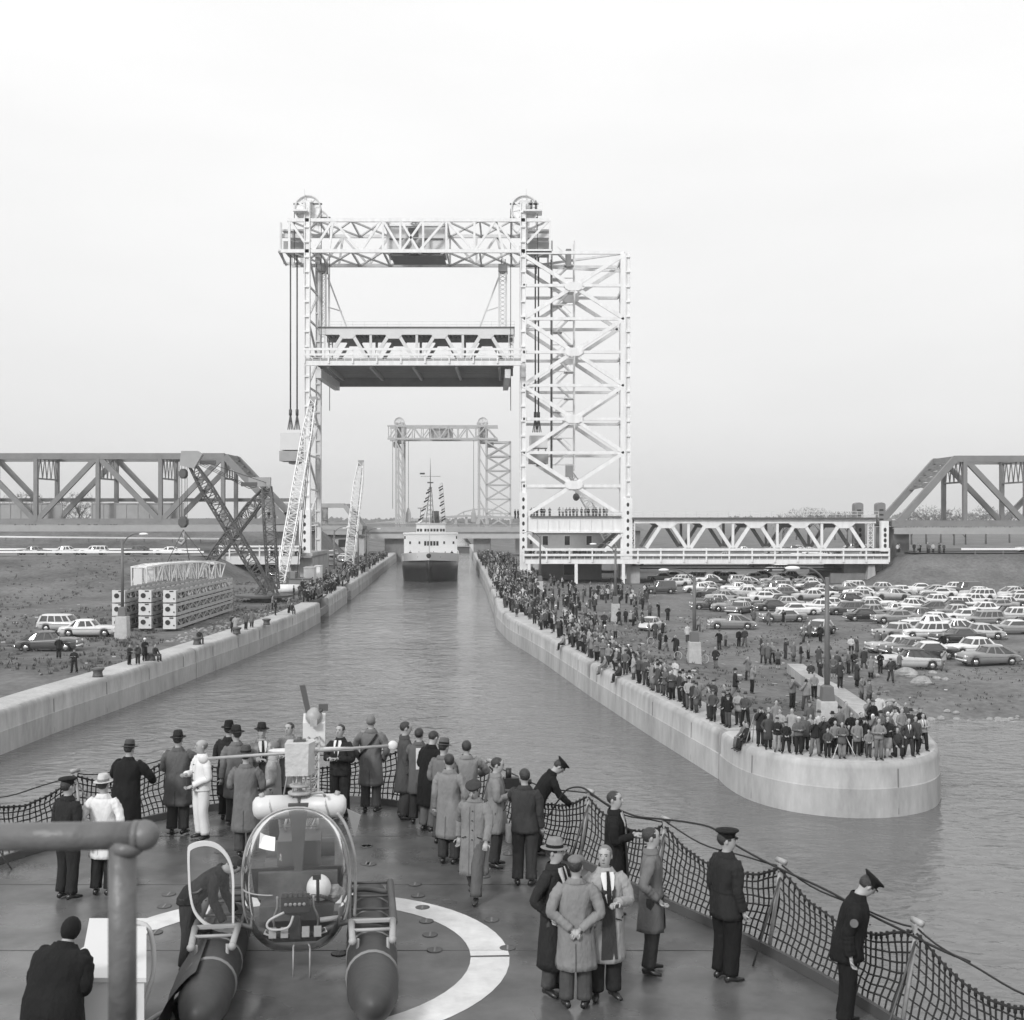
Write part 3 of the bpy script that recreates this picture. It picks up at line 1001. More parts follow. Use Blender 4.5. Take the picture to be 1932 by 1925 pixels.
# machinery house in the middle of the head truss
mh0, mh1 = A(727, 421), A(838, 470)
b = MB(); b.box((mh0.x, Y0 + 2.6, A(0, 470).z), (mh1.x, Y0 + 10, mh0.z)); o = b.build('machinery_house', M['cream'], lb)
b = MB(); b.box((mh0.x - .25, Y0 + 2.3, mh0.z + .01), (mh1.x + .25, Y0 + 10.4, mh0.z + .45)); b.build('house_roof', W, o)
b = MB(); b.box((mh0.x + .5, Y0 + 2.4, A(0, 447).z), (mh1.x - .3, Y0 + 2.57, A(0, 444).z)); b.box((A(768, 0).x, Y0 + 2.45, A(0, 441).z), (A(787, 0).x, Y0 + 2.58, A(0, 424).z)); b.build('house_door', M['steel_dark'], o)
for px in (764, 791):
    c = A(px, 453); b = MB(); b.lathe([(.62, -.05), (.85, -.05), (.85, .05), (.62, .05)], (c.x, Y0 + 2.3, c.z), 18, axis='Y')
    for k in range(6): b.beam((c.x, Y0 + 2.3, c.z), (c.x + .7 * math.cos(k * 1.047), Y0 + 2.3, c.z + .7 * math.sin(k * 1.047)), .08, .08)
    b.build('drive_wheel', M['steel_mid'], o)
b = MB(); b.box((A(734, 0).x, Y0 + 2.2, A(0, 478).z), (A(836, 0).x, Y0 + 10.5, A(0, 475).z)); b.box((A(772, 0).x, Y0 + 1.5, A(0, 476).z), (A(788, 0).x, Y0 + 3, A(0, 470).z)); b.build('house_floor', M['steel_dark'], lb)
# sheave heads, platforms and hung machinery rooms at both tower tops
for px, s_ in ((578, -1), (989, 1)):
    for dy in (1.6, DP - 1.0):
        c = A(px, 390); r_ = 2.45
        sheave(lb, (c.x, Y0 + dy, c.z), r_, .9, W)
        b = MB(); b.box((c.x - .7, Y0 + dy - .9, c.z - .2), (c.x + .7, Y0 + dy + .9, c.z + .9)); b.box((c.x - .85, Y0 + dy - .95, c.z + .91), (c.x + .85, Y0 + dy + .95, c.z + 1.3)); b.build('bearing_block', P_, lb)
        b = MB(); b.beam((c.x - 2.6, Y0 + dy, c.z + .85), (c.x - .9, Y0 + dy, c.z + .85), .25, .3); b.beam((c.x + .9, Y0 + dy, c.z + .85), (c.x + 2.6, Y0 + dy, c.z + .85), .25, .3); b.build('guard_bar', M['steel_dark'], lb)
        for q in (-2.45, 2.45):
            b = MB(); b.tube([(c.x + q, Y0 + dy, c.z), (c.x + q, Y0 + dy, A(0, 472).z - (2 if q * s_ > 0 else 28))], .07, 5); b.build('cable', M['cable'], lb)
    a = A(px - (24 if s_ < 0 else 2), 397); c = A(px + (2 if s_ < 0 else 34), 400)
    b = MB(); b.box((a.x, Y0 - .8, c.z), (c.x, Y0 + 3, a.z)); b.build('platform', W, lb)
    b = MB(); X0, X1 = a.x, c.x
    for k in range(5):
        X = lerp(X0, X1, k / 4); b.beam((X, Y0 - .75, a.z), (X, Y0 - .75, a.z + 1.2), .05)
    b.beam((X0, Y0 - .75, a.z + 1.2), (X1, Y0 - .75, a.z + 1.2), .05); b.beam((X0, Y0 - .75, a.z + .6), (X1, Y0 - .75, a.z + .6), .05)
    b.build('handrail', W, lb)
    xa, xb = ((528, 569) if s_ < 0 else (994, 1038))                        # hung room on the outer side
    b = MB(); b.box((A(xa, 0).x, Y0 + 3.5, A(0, 466).z), (A(xb, 0).x, Y0 + 9.5, A(0, 447).z)); b.build('hung_room', M['steel_mid'], lb)
    b = MB(); b.box((A(xa, 0).x, Y0 + 1.6, A(0, 445).z), (A(xb, 0).x, Y0 + 2.0, A(0, 437).z)); b.box((A(xa, 0).x, Y0 + 2.01, A(0, 431).z), (A(xb, 0).x, Y0 + 11, A(0, 428).z)); b.build('bracket_girder', M['cream'], lb)
    b = MB()
    for dy in (1.0, 12):
        b.beam((A(xa, 0).x, Y0 + dy, A(0, 418).z), (A(xa, 0).x, Y0 + dy, A(0, 472).z), .35)
    b.beam((A(xa, 0).x, Y0 + 1, A(0, 472).z), (A(xa + 14 * -s_ * -1 * (1 if s_ < 0 else -1), 0).x, Y0 + 12, A(0, 472).z), .3)
    b.build('bracket_frame', P_, lb)
if True:                                                                    # left outrigger under the head truss
    b = MB(); b.beam(A(526, 473), A(540, 500, 236), .35); b.beam(A(540, 498, 236), A(570, 498, 236), .45); b.build('outrigger', P_, lb)
# flag staffs
for px in (573, 993):
    b = MB(); c = A(px, 380); b.tube([(c.x, Y0 + 1, c.z), (c.x, Y0 + 1, A(0, 354).z)], .05, 5); b.build('staff', P_, lb)
# zig-zag stair in the broad tower
b = MB(); c = MB()
xa, xb = Q(1041, 0, 232).x, Q(1083, 0, 232).x
zs = [Q(0, y, 232).z for y in range(878, 470, -25)]
for X in (xa, xb):
    for y in (230.5, 233.5): b.beam((X, y, zs[0] - 1), (X, y, zs[-1] + 2), .26)
for i in range(len(zs) - 1):
    s0, s1 = (xa + .6, xb - 1) if i % 2 == 0 else (xb - .6, xa + 1)
    for y in (231.0, 232.2): c.beam((s0, y, zs[i]), (s1, y, zs[i + 1]), .12, .3)
    c.beam((s0, 231.0, zs[i] + 1.0), (s1, 231.0, zs[i + 1] + 1.0), .06)
    for k in range(1, 9):
        t_ = k / 9; c.box((lerp(s0, s1, t_) - .15, 231.05, lerp(zs[i], zs[i + 1], t_) - .03), (lerp(s0, s1, t_) + .15, 232.15, lerp(zs[i], zs[i + 1], t_) + .03))
    b.beam((xa, 230.5, zs[i]), (xb, 230.5, zs[i]), .16); b.box((s1 - .9, 230.6, zs[i + 1] - .1), (s1 + .9, 233.4, zs[i + 1]))
o = b.build('stair_frame', P_, lb); c.build('stair_flight', P_, o)
b = MB(); b.box((Q(1067, 0, 232).x, 230, Q(0, 507, 232).z), (Q(1077, 0, 232).x, 233, Q(0, 474, 232).z)); b.build('stair_cabin', M['steel_old'], lb)
b = MB(); b.tube([Q(1040, 490, 230), Q(1040, 885, 230)], .16, 6); b.build('conduit', M['steel_dark'], lb)

# counterweights, hung on cables
def counterweight(label, px, half, ya, yb, yc, yd, d, strands, ytop):
    t = thing('counterweight', label, 'counterweight', Q(px, ya, d), 0, 'counterweights of the lift bridge')
    a = Q(px - half, ya, d)
    w = Q(px + half, ya, d).x - a.x
    b = MB(); b.box((a.x, d, Q(0, yb, d).z), (a.x + w, d + 5, a.z)); b.build('upper_block', M['cream'], t)
    b = MB(); b.box((a.x - .15, d - .1, Q(0, yd, d).z), (a.x + w + .15, d + 5.1, Q(0, yc, d).z)); b.build('lower_block', M['steel_mid'], t)
    b = MB()
    for X in (a.x + .3, a.x + w - .3, a.x + w / 2): b.beam((X, d + 2, Q(0, yb, d).z), (X, d + 2, Q(0, yc, d).z), .25)
    b.build('hanger', W, t)
    b = MB(); b.box((a.x + w * .4, d + .5, Q(0, yd + 5, d).z), (a.x + w * .9, d + 4, Q(0, yd + .1, d).z)); b.build('keel_block', M['steel_old'], t)
    for xx in strands:
        b = MB()
        top, mid = Q(xx, ytop, d + 1), Q(xx, ya - 38, d + 1)
        b.tube([top, mid], .14, 6)
        for k in (-5, -1.7, 1.7, 5): b.tube([mid, Q(xx + k, ya - 6, d + 1)], .09, 5)
        b.tube([mid + Vector((0, 0, .6)), mid - Vector((0, 0, .5))], .28, 6)
        b.build('cable', M['cable'], t)
counterweight('counterweight hanging on two cables beside the narrow tower', 547.5, 19, 817, 849, 851, 870, 227, (548, 560.5), 470)
counterweight('counterweight hanging inside the wide braced tower', 1016, 17, 822, 845, 855, 874, 229, (1010, 1016), 474)

# ------------------------------------------------------------------ raised lift span
ls = thing('lift_span', 'raised bridge span with W truss and dark underside between the two towers', 'bridge span', A(780, 690, 232))
YA, YB = 228.0, 238.0
zU0, zU1 = A(0, 622.5).z, A(0, 614.8).z
zL = A(0, 681, 222).z
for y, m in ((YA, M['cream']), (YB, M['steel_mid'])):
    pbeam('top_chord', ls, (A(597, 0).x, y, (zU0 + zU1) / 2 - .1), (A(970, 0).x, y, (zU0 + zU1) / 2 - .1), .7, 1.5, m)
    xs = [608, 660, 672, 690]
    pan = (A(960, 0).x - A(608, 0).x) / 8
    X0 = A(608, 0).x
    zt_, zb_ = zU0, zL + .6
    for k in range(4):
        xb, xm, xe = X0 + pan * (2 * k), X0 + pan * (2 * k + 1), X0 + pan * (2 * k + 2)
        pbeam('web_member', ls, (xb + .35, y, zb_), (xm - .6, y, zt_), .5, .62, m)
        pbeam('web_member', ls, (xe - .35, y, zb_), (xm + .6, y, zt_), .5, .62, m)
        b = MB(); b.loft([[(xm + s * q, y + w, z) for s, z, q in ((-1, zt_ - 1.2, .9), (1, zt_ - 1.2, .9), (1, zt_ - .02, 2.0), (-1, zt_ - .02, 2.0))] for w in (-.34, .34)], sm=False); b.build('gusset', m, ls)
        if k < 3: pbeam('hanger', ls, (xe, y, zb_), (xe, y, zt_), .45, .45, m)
    for X in (X0 - .4, X0 + 8 * pan + .4):
        b = MB()
        for q in (-.4, .4): b.beam((X + q, y, zb_), (X + q, y, zt_), .14, .5)
        for j in range(5):
            z = lerp(zb_, zt_, j / 5); b.beam((X - .4, y, z), (X + .4, y, z + .45), .1, .1); b.beam((X + .4, y, z), (X - .4, y, z + .45), .1, .1)
        b.build('end_post_lattice', m, ls)
# rail deck on the truss: dark stringers and ties seen from below
b = MB()
for k in range(42):
    x = lerp(A(600, 0).x, A(968, 0).x, (k + .5) / 42); b.box((x - .2, YA + .4, zU1 - .5), (x + .2, YB - .4, zU1 - .05))
b.build('tie_slat', M['steel_old'], ls)
b = MB(); b.box((A(596, 0).x, YA - .5, zU1 - .03), (A(971, 0).x, YB + .5, zU1 + .2)); b.build('rail_deck', M['steel_dark'], ls)
b = MB()
for k in range(18):
    x = lerp(A(596, 0).x, A(971, 0).x, k / 17); b.beam((x, YA - .45, zU1), (x, YA - .45, zU1 + 1.15), .05)
for z in (.6, 1.15): b.beam((A(596, 0).x, YA - .45, zU1 + z), (A(971, 0).x, YA - .45, zU1 + z), .05)
b.build('upper_railing_lattice', P_, ls)
# road deck
xl, xr = A(575, 0, 222).x, A(984, 0, 222).x
b = MB(); b.box((xl, 221.7, A(0, 690, 222).z), (xr, 222.3, zL)); b.build('fascia_girder', W, ls)
b = MB(); b.box((xl + 1.5, 222.4, zL - .35), (xr - 1.5, 243.5, zL - .05)); b.build('road_deck', M['steel_old'], ls)
b = MB(); b.box((xl + 2, 243.4, zL - 2.4), (xr - 2, 243.9, zL - .02)); b.build('rear_girder', M['steel_old'], ls)
b = MB()
for k in range(5):
    x = lerp(xl + 4, xr - 4, k / 4); b.box((x - .22, 222.4, zL - 1.3), (x + .22, 243.3, zL - .36))
for k in range(7):
    y = 224.5 + k * 2.9; b.box((xl + 2, y - .12, zL - .8), (xr - 2, y + .12, zL - .37))
b.build('floor_beam_lattice', M['steel_mid'], ls)
for X, s_ in ((A(603, 0, 224).x, 1), (A(958, 0, 224).x, -1)):
    b = MB(); b.beam((X, 222.5, zL - 2.2), (X + s_ * .5, 243, zL - 2.4), 1.0, 1.6); b.build('lifting_girder', P_, ls)
def railing(parent, x0, x1, y, z, n, m, h=2.0):
    for zz, hh in ((h, .42), (h - .95, .38)):
        pbeam('rail', parent, (x0, y, z + zz), (x1, y, z + zz), .12, hh, m)
    for k in range(n + 1):
        x = lerp(x0, x1, k / n); pbeam('rail_post', parent, (x, y + .14, z - .5), (x, y + .14, z + h + .25), .26, .22, m)
    b = MB()
    for k in range(n * 3 + 1):
        x = lerp(x0, x1, k / (n * 3)); b.beam((x, y + .35, z - .05), (x, y + .35, z + .55), .08)
    b.beam((x0, y + .35, z + .55), (x1, y + .35, z + .55), .08); b.beam((x0, y + .35, z + .2), (x1, y + .35, z + .2), .06)
    b.build('kerb_railing_lattice', m, parent)
railing(ls, xl, xr, 221.4, zL, 9, W)
b = MB(); b.box((xl, 223.2, zL), (xr, 223.6, zL + .55)); b.build('kerb', M['steel_old'], ls)
# lifting frames standing on the span ends
for px, s_ in ((603, 1), (955, -1)):
    X = Q(px, 0, 232).x; z0, z1 = zU1 + .2, Q(0, 512, 232).z
    b = MB()
    for q in (0, 1.3 * s_):
        b.beam((X + q, 231, z0), (X + q, 231, z1), .3); b.beam((X + q, 235, z0), (X + q, 235, z1), .3)
    for k in range(14):
        z = lerp(z0, z1, k / 14); dz = (z1 - z0) / 14
        b.beam((X, 231, z), (X + 1.3 * s_, 231, z + dz), .12); b.beam((X + 1.3 * s_, 231, z), (X, 231, z + dz), .12)
    b.beam((X + 1.4 * s_, 233, z1 - 1), (X + 5.2 * s_, 233, z0), .28); b.beam((X + 1.4 * s_, 233, z0 + 4.5), (X + 4.0 * s_, 233, z0 + 3.7), .2)
    b.build('lifting_frame_lattice', P_, ls)
    b = MB(); b.cbox((X + .6 * s_, 232, z1 + .4), (1.7, 3, 1.4)); b.build('equaliser_box', M['steel_old'], ls)
    b = MB()
    for q in (.2, .9): b.tube([(X + q * s_, 232, z1 + 1), (X + q * s_, 232, A(0, 474).z)], .09, 5)
    b.build('cable', M['cable'], ls)

# ------------------------------------------------------------------ fixed truss span towards the mound
fs = thing('truss_span', 'white fixed bridge span of W truss over a railed road, meeting the dark truss', 'bridge span', A(1430, 1050))
zt0, zt1 = A(0, 987.3).z, A(0, 979.8).z
zr = A(0, 1055.5, 222).z
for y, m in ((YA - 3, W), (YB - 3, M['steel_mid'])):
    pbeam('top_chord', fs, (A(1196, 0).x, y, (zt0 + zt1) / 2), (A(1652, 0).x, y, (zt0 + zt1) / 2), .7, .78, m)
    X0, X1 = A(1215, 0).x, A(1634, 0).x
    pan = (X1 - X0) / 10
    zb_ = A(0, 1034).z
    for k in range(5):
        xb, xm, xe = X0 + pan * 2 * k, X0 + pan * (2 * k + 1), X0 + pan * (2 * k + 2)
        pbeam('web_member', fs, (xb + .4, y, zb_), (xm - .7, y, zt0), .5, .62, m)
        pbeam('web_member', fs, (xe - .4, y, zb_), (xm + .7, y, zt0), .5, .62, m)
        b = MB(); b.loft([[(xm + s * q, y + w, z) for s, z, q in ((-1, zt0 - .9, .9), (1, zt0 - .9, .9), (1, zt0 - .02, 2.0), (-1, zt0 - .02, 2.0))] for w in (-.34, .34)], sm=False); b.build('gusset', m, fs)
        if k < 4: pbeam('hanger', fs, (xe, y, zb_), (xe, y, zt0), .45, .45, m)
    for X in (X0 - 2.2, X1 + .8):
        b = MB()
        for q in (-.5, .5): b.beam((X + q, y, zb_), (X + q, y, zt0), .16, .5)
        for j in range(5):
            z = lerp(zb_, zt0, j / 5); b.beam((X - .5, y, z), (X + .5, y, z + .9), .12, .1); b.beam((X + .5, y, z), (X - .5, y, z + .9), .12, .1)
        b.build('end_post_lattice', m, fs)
b = MB(); b.box((A(1192, 0).x, YA - 4, zt1 + .01), (A(1655, 0).x, YB - 2, zt1 + .3)); b.build('rail_deck', M['steel_dark'], fs)
b = MB()
for k in range(24):
    x = lerp(A(1192, 0).x, A(1655, 0).x, k / 23); b.beam((x, YA - 3.9, zt1 + .3), (x, YA - 3.9, zt1 + 1.4), .06)
for z in (.85, 1.4): b.beam((A(1192, 0).x, YA - 3.9, zt1 + z), (A(1655, 0).x, YA - 3.9, zt1 + z), .06)
b.build('upper_railing_lattice', P_, fs)
xl, xr = A(985, 0, 222).x, A(1676, 0, 222).x
b = MB(); b.box((xl + .3, 221.7, A(0, 1064, 222).z), (xr, 222.3, zr)); b.build('fascia_girder', W, fs)
b = MB(); b.box((xl + .3, 222.4, zr - .4), (xr, 241, zr - .06)); b.build('road_deck', M['road'], fs)
b = MB(); b.box((xl + .5, 226, zr - .06), (xr, 226.5, zr + .35)); b.build('kerb', M['steel_dark'], fs)
b = MB(); b.box((A(1200, 0).x, YA - 3.3, A(0, 1036).z - .5), (A(1650, 0).x, YA - 2.7, A(0, 1036).z)); b.build('bottom_chord', M['steel_dark'], fs)
railing(fs, xl + .3, xr, 221.4, zr, 16, W, h=1.75)
for px in (998, 1087, 1176):
    x = A(px, 0, 222).x; pbeam('pillar', fs, (x, 222, 1.0), (x, 222, A(0, 1064, 222).z - .01), .55, .55, W)
b = MB(); a, c = Q(1180, 0, 231), Q(1668, 0, 231); b.box((a.x, 231, A(0, 1072).z), (c.x, 231.5, A(0, 1069).z)); b.tube([(a.x, 226, A(0, 1073).z), (c.x, 226, A(0, 1073).z)], .15, 6); b.build('service_pipe', M['steel_dark'], fs)
b = MB(); a, c = Q(1567, 0, 224), Q(1665, 0, 224); b.box((a.x, 224, -.5), (c.x, 240, A(0, 1081).z)); b.box((a.x + 2.5, 224.4, A(0, 1081).z + .01), (c.x, 239, A(0, 1064).z)); b.build('abutment', M['concrete_dark'], fs)
b = MB(); a, c = Q(1640, 0, 222), Q(1652, 0, 222); b.loft([[(a.x - q, 222.5, z), (c.x + q, 222.5, z), (c.x + q, 223.9, z), (a.x - q, 223.9, z)] for q, z in ((.35, .5), (0, A(0, 1066).z))], sm=False); b.build('bearing_pillar', M['concrete'], fs)
for px0, px1, d in ((1663, 1677, 222.6), (1614, 1632, 236)):
    a, c = Q(px0, 983 if d < 230 else 987, d), Q(px1, 983, d)
    b = MB(); b.box((a.x, d, A(0, 1040).z), (c.x, d + 1.2, a.z)); o = b.build('end_column', W if d < 230 else M['steel_mid'], fs)
    for k in range(4):
        b = MB(); b.lathe([(.26, -.02), (.26, .02)], ((a.x + c.x) / 2, d - .03, A(0, 1000 + k * 10, d).z), 12, sm=False, axis='Y', sy=1.5); b.build('hand_hole', M['hole'], o)
for px, d in ((1621, 232), (1663, 226)):
    a = Q(px - 8, 985, d); c = Q(px + 8, 985, d); z1 = Q(0, 953, d).z
    b = MB(); b.box((a.x, d, a.z - .3), (c.x, d + 2, z1)); 
    b.loft([[(a.x + (c.x - a.x) * (.5 - .5 * math.cos(math.pi * k / 8)), d + w, z1 + .01 + .45 * math.sin(math.pi * k / 8)) for k in range(9)] for w in (0, 2)], sm=False)
    o = b.build('signal_cabin', M['steel_old'], fs)
    for k in range(3):
        b = MB(); b.box((a.x + .4, d - .03, a.z + .3 + k * .85), (c.x - .4, d - .005, a.z + .62 + k * .85)); b.build('louvre', M['hole'], o)
b = MB(); a = Q(1640, 985, 228); b.cbox((a.x, 228, a.z + .7), (2.4, 2, 1.2)); b.build('motor_housing', P_, fs)

# far-side ramp over the lot, seen below the span on the embankment side
# ------------------------------------------------------------------ old dark through-truss bridges on both sides
def through_truss(name, label, tops, bots, y_top, y_bot, d0, width, verts, diags, ends, deck_x, m, post_w=1.0, girder=None):
    t = thing(name, label, 'railway bridge', Q(deck_x[0], y_bot, d0), 0, 'old dark through truss bridges')
    for dy in (0, width):
        v = Vector((0, dy, 0))
        pbeam('top_chord', t, Q(tops[0], y_top, d0) + v, Q(tops[1], y_top, d0) + v, .8, 1.15, m)
        pbeam('bottom_chord', t, Q(deck_x[0], y_bot, d0) + v, Q(deck_x[1], y_bot, d0) + v, .8, 1.1, m)
        for x in verts: pbeam('vertical', t, Q(x, y_top, d0) + v, Q(x, y_bot, d0) + v, .7, .9, m)
        for x0, x1 in diags: pbeam('diagonal', t, Q(x0, y_top, d0) + v, Q(x1, y_bot, d0) + v, .7, .95, m)
        for x0, x1 in ends: pbeam('end_post', t, Q(x0, y_top, d0) + v, Q(x1, y_bot, d0) + v, .95, 1.2, m)
    b = MB()
    for x in verts + list(tops):
        a = Q(x, y_top, d0)
        b.beam(a, a + Vector((0, width, 0)), .5, .9)
    vs_ = sorted(set(verts + list(tops)))
    for i in range(len(vs_) - 1):
        a, c = Q(vs_[i], y_top, d0), Q(vs_[i + 1], y_top, d0)
        b.beam(a, c + Vector((0, width, 0)), .22); b.beam(a + Vector((0, width, 0)), c, .22)
    b.build('top_lattice', m, t)
    b = MB()
    for x in verts:                                                          # sway frames hanging between the two planes
        a = Q(x, y_top, d0); z2 = a.z - 4.2
        b.beam((a.x, d0, z2), (a.x, d0 + width, z2), .25, .3)
        for k in range(5):
            y_, y2 = d0 + width * k / 5, d0 + width * (k + 1) / 5
            b.beam((a.x, y_, a.z), (a.x, (y_ + y2) / 2, z2), .16); b.beam((a.x, (y_ + y2) / 2, z2), (a.x, y2, a.z), .16)
    b.build('sway_lattice', m, t)
    for x0, x1 in ends:                                                      # portal between the end posts
        b = MB()
        p0, p1 = Q(x0, y_top, d0), Q(x1, y_bot, d0)
        for k in range(5):
            a, c = p0.lerp(p1, k * .09 + .02), p0.lerp(p1, k * .09 + .10)
            b.beam(a, c + Vector((0, width, 0)), .3); b.beam(a + Vector((0, width, 0)), c, .3); b.beam(a, a + Vector((0, width, 0)), .3, .4)
        b.build('portal_lattice', m, t)
    a, c = Q(deck_x[0], y_bot, d0), Q(deck_x[1], y_bot, d0)
    b = MB(); b.box((min(a.x, c.x), d0 + .6, a.z - .3), (max(a.x, c.x), d0 + width - .6, a.z + .4)); b.build('rail_deck', M['steel_dark'], t)
    b = MB(); b.box((min(a.x, c.x), d0 - 1.6, a.z - 1.9), (max(a.x, c.x), d0 - 1.3, a.z - .7)); b.box((min(a.x, c.x), d0 - 1.29, a.z - 1.0), (max(a.x, c.x), d0 - .5, a.z - .75)); b.build('walkway_girder', M['steel_mid'], t)
    return t
OLD = M['steel_old']
lt = through_truss('truss_bridge', 'long dark riveted truss railway bridge behind the derrick', (-170, 424), None, 861, 984, 236, 11, [-50, 68, 185, 303, 421], [(185, 68), (185, 303), (421, 303), (-50, 68)], [(424, 541)], (-180, 560), OLD)
for a0, a1 in (((173, 346)), ((-40, 117))):                                  # plate girder between the trusses
    b = MB(); p, q = Q(a0, 951, 239), Q(a1, 980, 239); b.box((p.x, 239, q.z), (q.x, 239.4, p.z))
    for k in range(9):
        x = lerp(p.x, q.x, k / 8); b.box((x - .1, 238.9, q.z + .02), (x + .1, 238.98, p.z - .02))
    b.box((p.x, 238.85, p.z + .01), (q.x, 239.5, p.z + .2)); b.build('plate_girder', M['steel_mid'], lt)
b = MB(); p, q = Q(107, 943, 247.5), Q(700, 945, 247.5); b.box((Q(-150, 0, 247).x, 248, p.z - .4), (Q(560, 0, 247).x, 248.3, p.z + .3)); b.build('far_rail', OLD, lt)
rt = through_truss('truss_bridge', 'dark riveted truss bridge rising beyond the stony mound', (1800, 2400), None, 866, 988, 226, 11, [1820, 1935, 2050, 2165], [(1820, 1935), (2050, 1935), (2050, 2165)], [(1802, 1693)], (1682, 2400), OLD)
b = MB(); a, c = Q(1682, 0, 230), Q(1712, 0, 230); b.box((a.x, 229, 0), (c.x, 240, Q(0, 995, 230).z)); b.build('stone_pier', M['concrete_dark'], rt)
b = MB(); b.box((Q(560, 0, 236).x - 5, 240, 0), (Q(560, 0, 236).x - .3, 252, Q(0, 990, 236).z)); b.build('stone_pier', M['concrete'], lt)
# smaller truss beyond the narrow tower, and the deck bridge running on behind the ship
st = through_truss('truss_bridge', 'smaller grey truss bridge seen between the narrow tower and the crane boom', (470, 650), None, 954, 996, 345, 11, [505, 555, 605], [(555, 505), (605, 555), (505, 460)], [(650, 681)], (430, 684), M['steel_mid'])
b = MB(); a, c = Q(668, 0, 350), Q(690, 0, 350); b.box((a.x, 348, 0), (c.x, 356, Q(0, 999, 350).z)); b.build('stone_pier', M['concrete_dark'], st)

# approach: girder ramp with white railing on the embankment side
ar = thing('approach_bridge', 'short white railed road bridge over a dark underpass behind the derrick', 'bridge', Q(490, 1065, 222))
xl, xr = Q(415, 0, 222).x, Q(566, 0, 222).x
b = MB(); b.box((xl, 221.6, Q(0, 1065, 222).z), (xr, 222.2, Q(0, 1050, 222).z)); b.build('fascia_girder', M['cream'], ar)
b = MB(); b.box((xl, 222.3, Q(0, 1053, 222).z), (xr + 2, 241, Q(0, 1050, 222).z)); b.build('road_deck', M['road'], ar)
for zz, hh in ((1031, .3), (1038, .22)):
    z = Q(0, zz, 222).z; pbeam('rail', ar, (xl, 221.5, z), (xr, 221.5, z), .12, hh, W)
for k in range(9):
    x = lerp(xl, xr, k / 8); pbeam('rail_post', ar, (x, 221.6, Q(0, 1056, 222).z), (x, 221.6, Q(0, 1029, 222).z), .22, .22, W)
b = MB(); b.box((Q(402, 0, 222).x, 221, 1.5), (Q(424, 0, 222).x, 240, Q(0, 1046, 222).z)); b.build('abutment', M['concrete'], ar)
b = MB(); b.box((Q(530, 0, 222).x, 222.5, 1.5), (Q(548, 0, 222).x, 240, Q(0, 1066, 222).z)); b.build('abutment', M['concrete'], ar)
b = MB(); b.box((Q(424.5, 0, 222).x, 236, 1.5), (Q(529, 0, 222).x, 236.5, Q(0, 1066, 222).z)); b.build('underpass_wall', M['concrete_dark'], ar)
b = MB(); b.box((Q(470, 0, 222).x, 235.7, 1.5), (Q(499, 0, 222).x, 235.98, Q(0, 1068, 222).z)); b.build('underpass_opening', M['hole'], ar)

# ------------------------------------------------------------------ second lift bridge, far down the canal, span lowered
D2 = 610.0
STM = mat('weathered_bridge_paint', 0.40, 0.55, var=0.1, vscale=0.5)
def B(x, y, dy=0): return Q(x, y, D2) + Vector((0, dy, 0))
f2 = thing('lift_bridge', 'distant lift bridge whose top shows above the ship, span lowered', 'lift bridge', B(830, 1000), 0, 'vertical lift bridges over the canal')
for px, w in ((747, 3.2), (759, 3.4), (903, 3.6), (917.5, 3.4), (963, 3.2)):
    top = 797 if px < 940 else 832
    for dy in (0, 13):
        a, c = B(px - w / 2, top, dy), B(px + w / 2, top, dy)
        b = MB(); b.box((a.x, a.y, 2), (c.x, a.y + 1.2, a.z)); b.build('column', STM, f2)
for y in (804, 828):
    for dy in (0, 13): pbeam('chord', f2, B(731, y, dy), B(939, y, dy), .8, .9, STM)
xs2 = [733, 748, 762, 778, 795, 812, 829, 846, 863, 880, 897, 917, 938]
b = MB()
for i in range(len(xs2) - 1):
    a, c = ((804, 828) if i % 2 else (828, 804))
    for dy in (0, 13): b.beam(B(xs2[i], a, dy), B(xs2[i + 1], c, dy), .55); b.beam(B(xs2[i], 804, dy), B(xs2[i], 828, dy), .45)
b.build('web_lattice', STM, f2)
b = MB(); a, c = B(809, 808), B(853, 828); b.box((a.x, D2 + 2, c.z), (c.x, D2 + 11, a.z)); b.build('machinery_house', M['steel_mid'], f2)
for px in (753, 911):
    for dy in (1, 12):
        c = B(px + (0 if dy < 5 else -3), 797); sheave(f2, (c.x, D2 + dy, c.z), 2.6, 1.2, P_)
    b = MB(); a, c = B(px - 9, 806), B(px + 9, 836)
    b.box((a.x, D2 + 3, c.z), (c.x, D2 + 10, a.z)); b.build('sheave_room', M['steel_mid'], f2)
    b = MB(); a, c = B(px - 12 if px < 800 else px + 8, 833), B(px - 2 if px < 800 else px + 20, 843); b.box((a.x, D2 + 3, c.z), (c.x, D2 + 9, a.z)); b.build('hung_room', M['steel_old'], f2)
for part_ in (((918, 963), (903, 917)), ((748, 759),)):
    for dy in (0, 13):
        b = MB()
        for i in range(6):
            y1, y2 = 834 + i * 27, 834 + (i + 1) * 27
            for xa_, xb_ in part_:
                b.beam(B(xa_, y1, dy), B(xb_, y2, dy), .55)
                if xb_ - xa_ > 20: b.beam(B(xa_, y2, dy), B(xb_, y1, dy), .6); b.beam(B(xa_, y1, dy), B(xb_, y1, dy), .6)
        b.build('brace_lattice', STM, f2)
for px in (739, 769, 893):
    b = MB(); b.tube([B(px, 830, 5), B(px, 960, 5)], .12, 5); b.build('cable', M['cable'], f2)
for px in (769, 893):
    b = MB(); p = B(px, 972, 5); b.loft([[(p.x + s * q, p.y + u * q, z) for s, u in ((-1, -1), (1, -1), (1, 1), (-1, 1))] for q, z in ((1.3, B(0, 985).z), (1.1, B(0, 968).z), (.3, B(0, 958).z))], sm=False); b.build('counterweight_yoke', M['steel_mid'], f2)
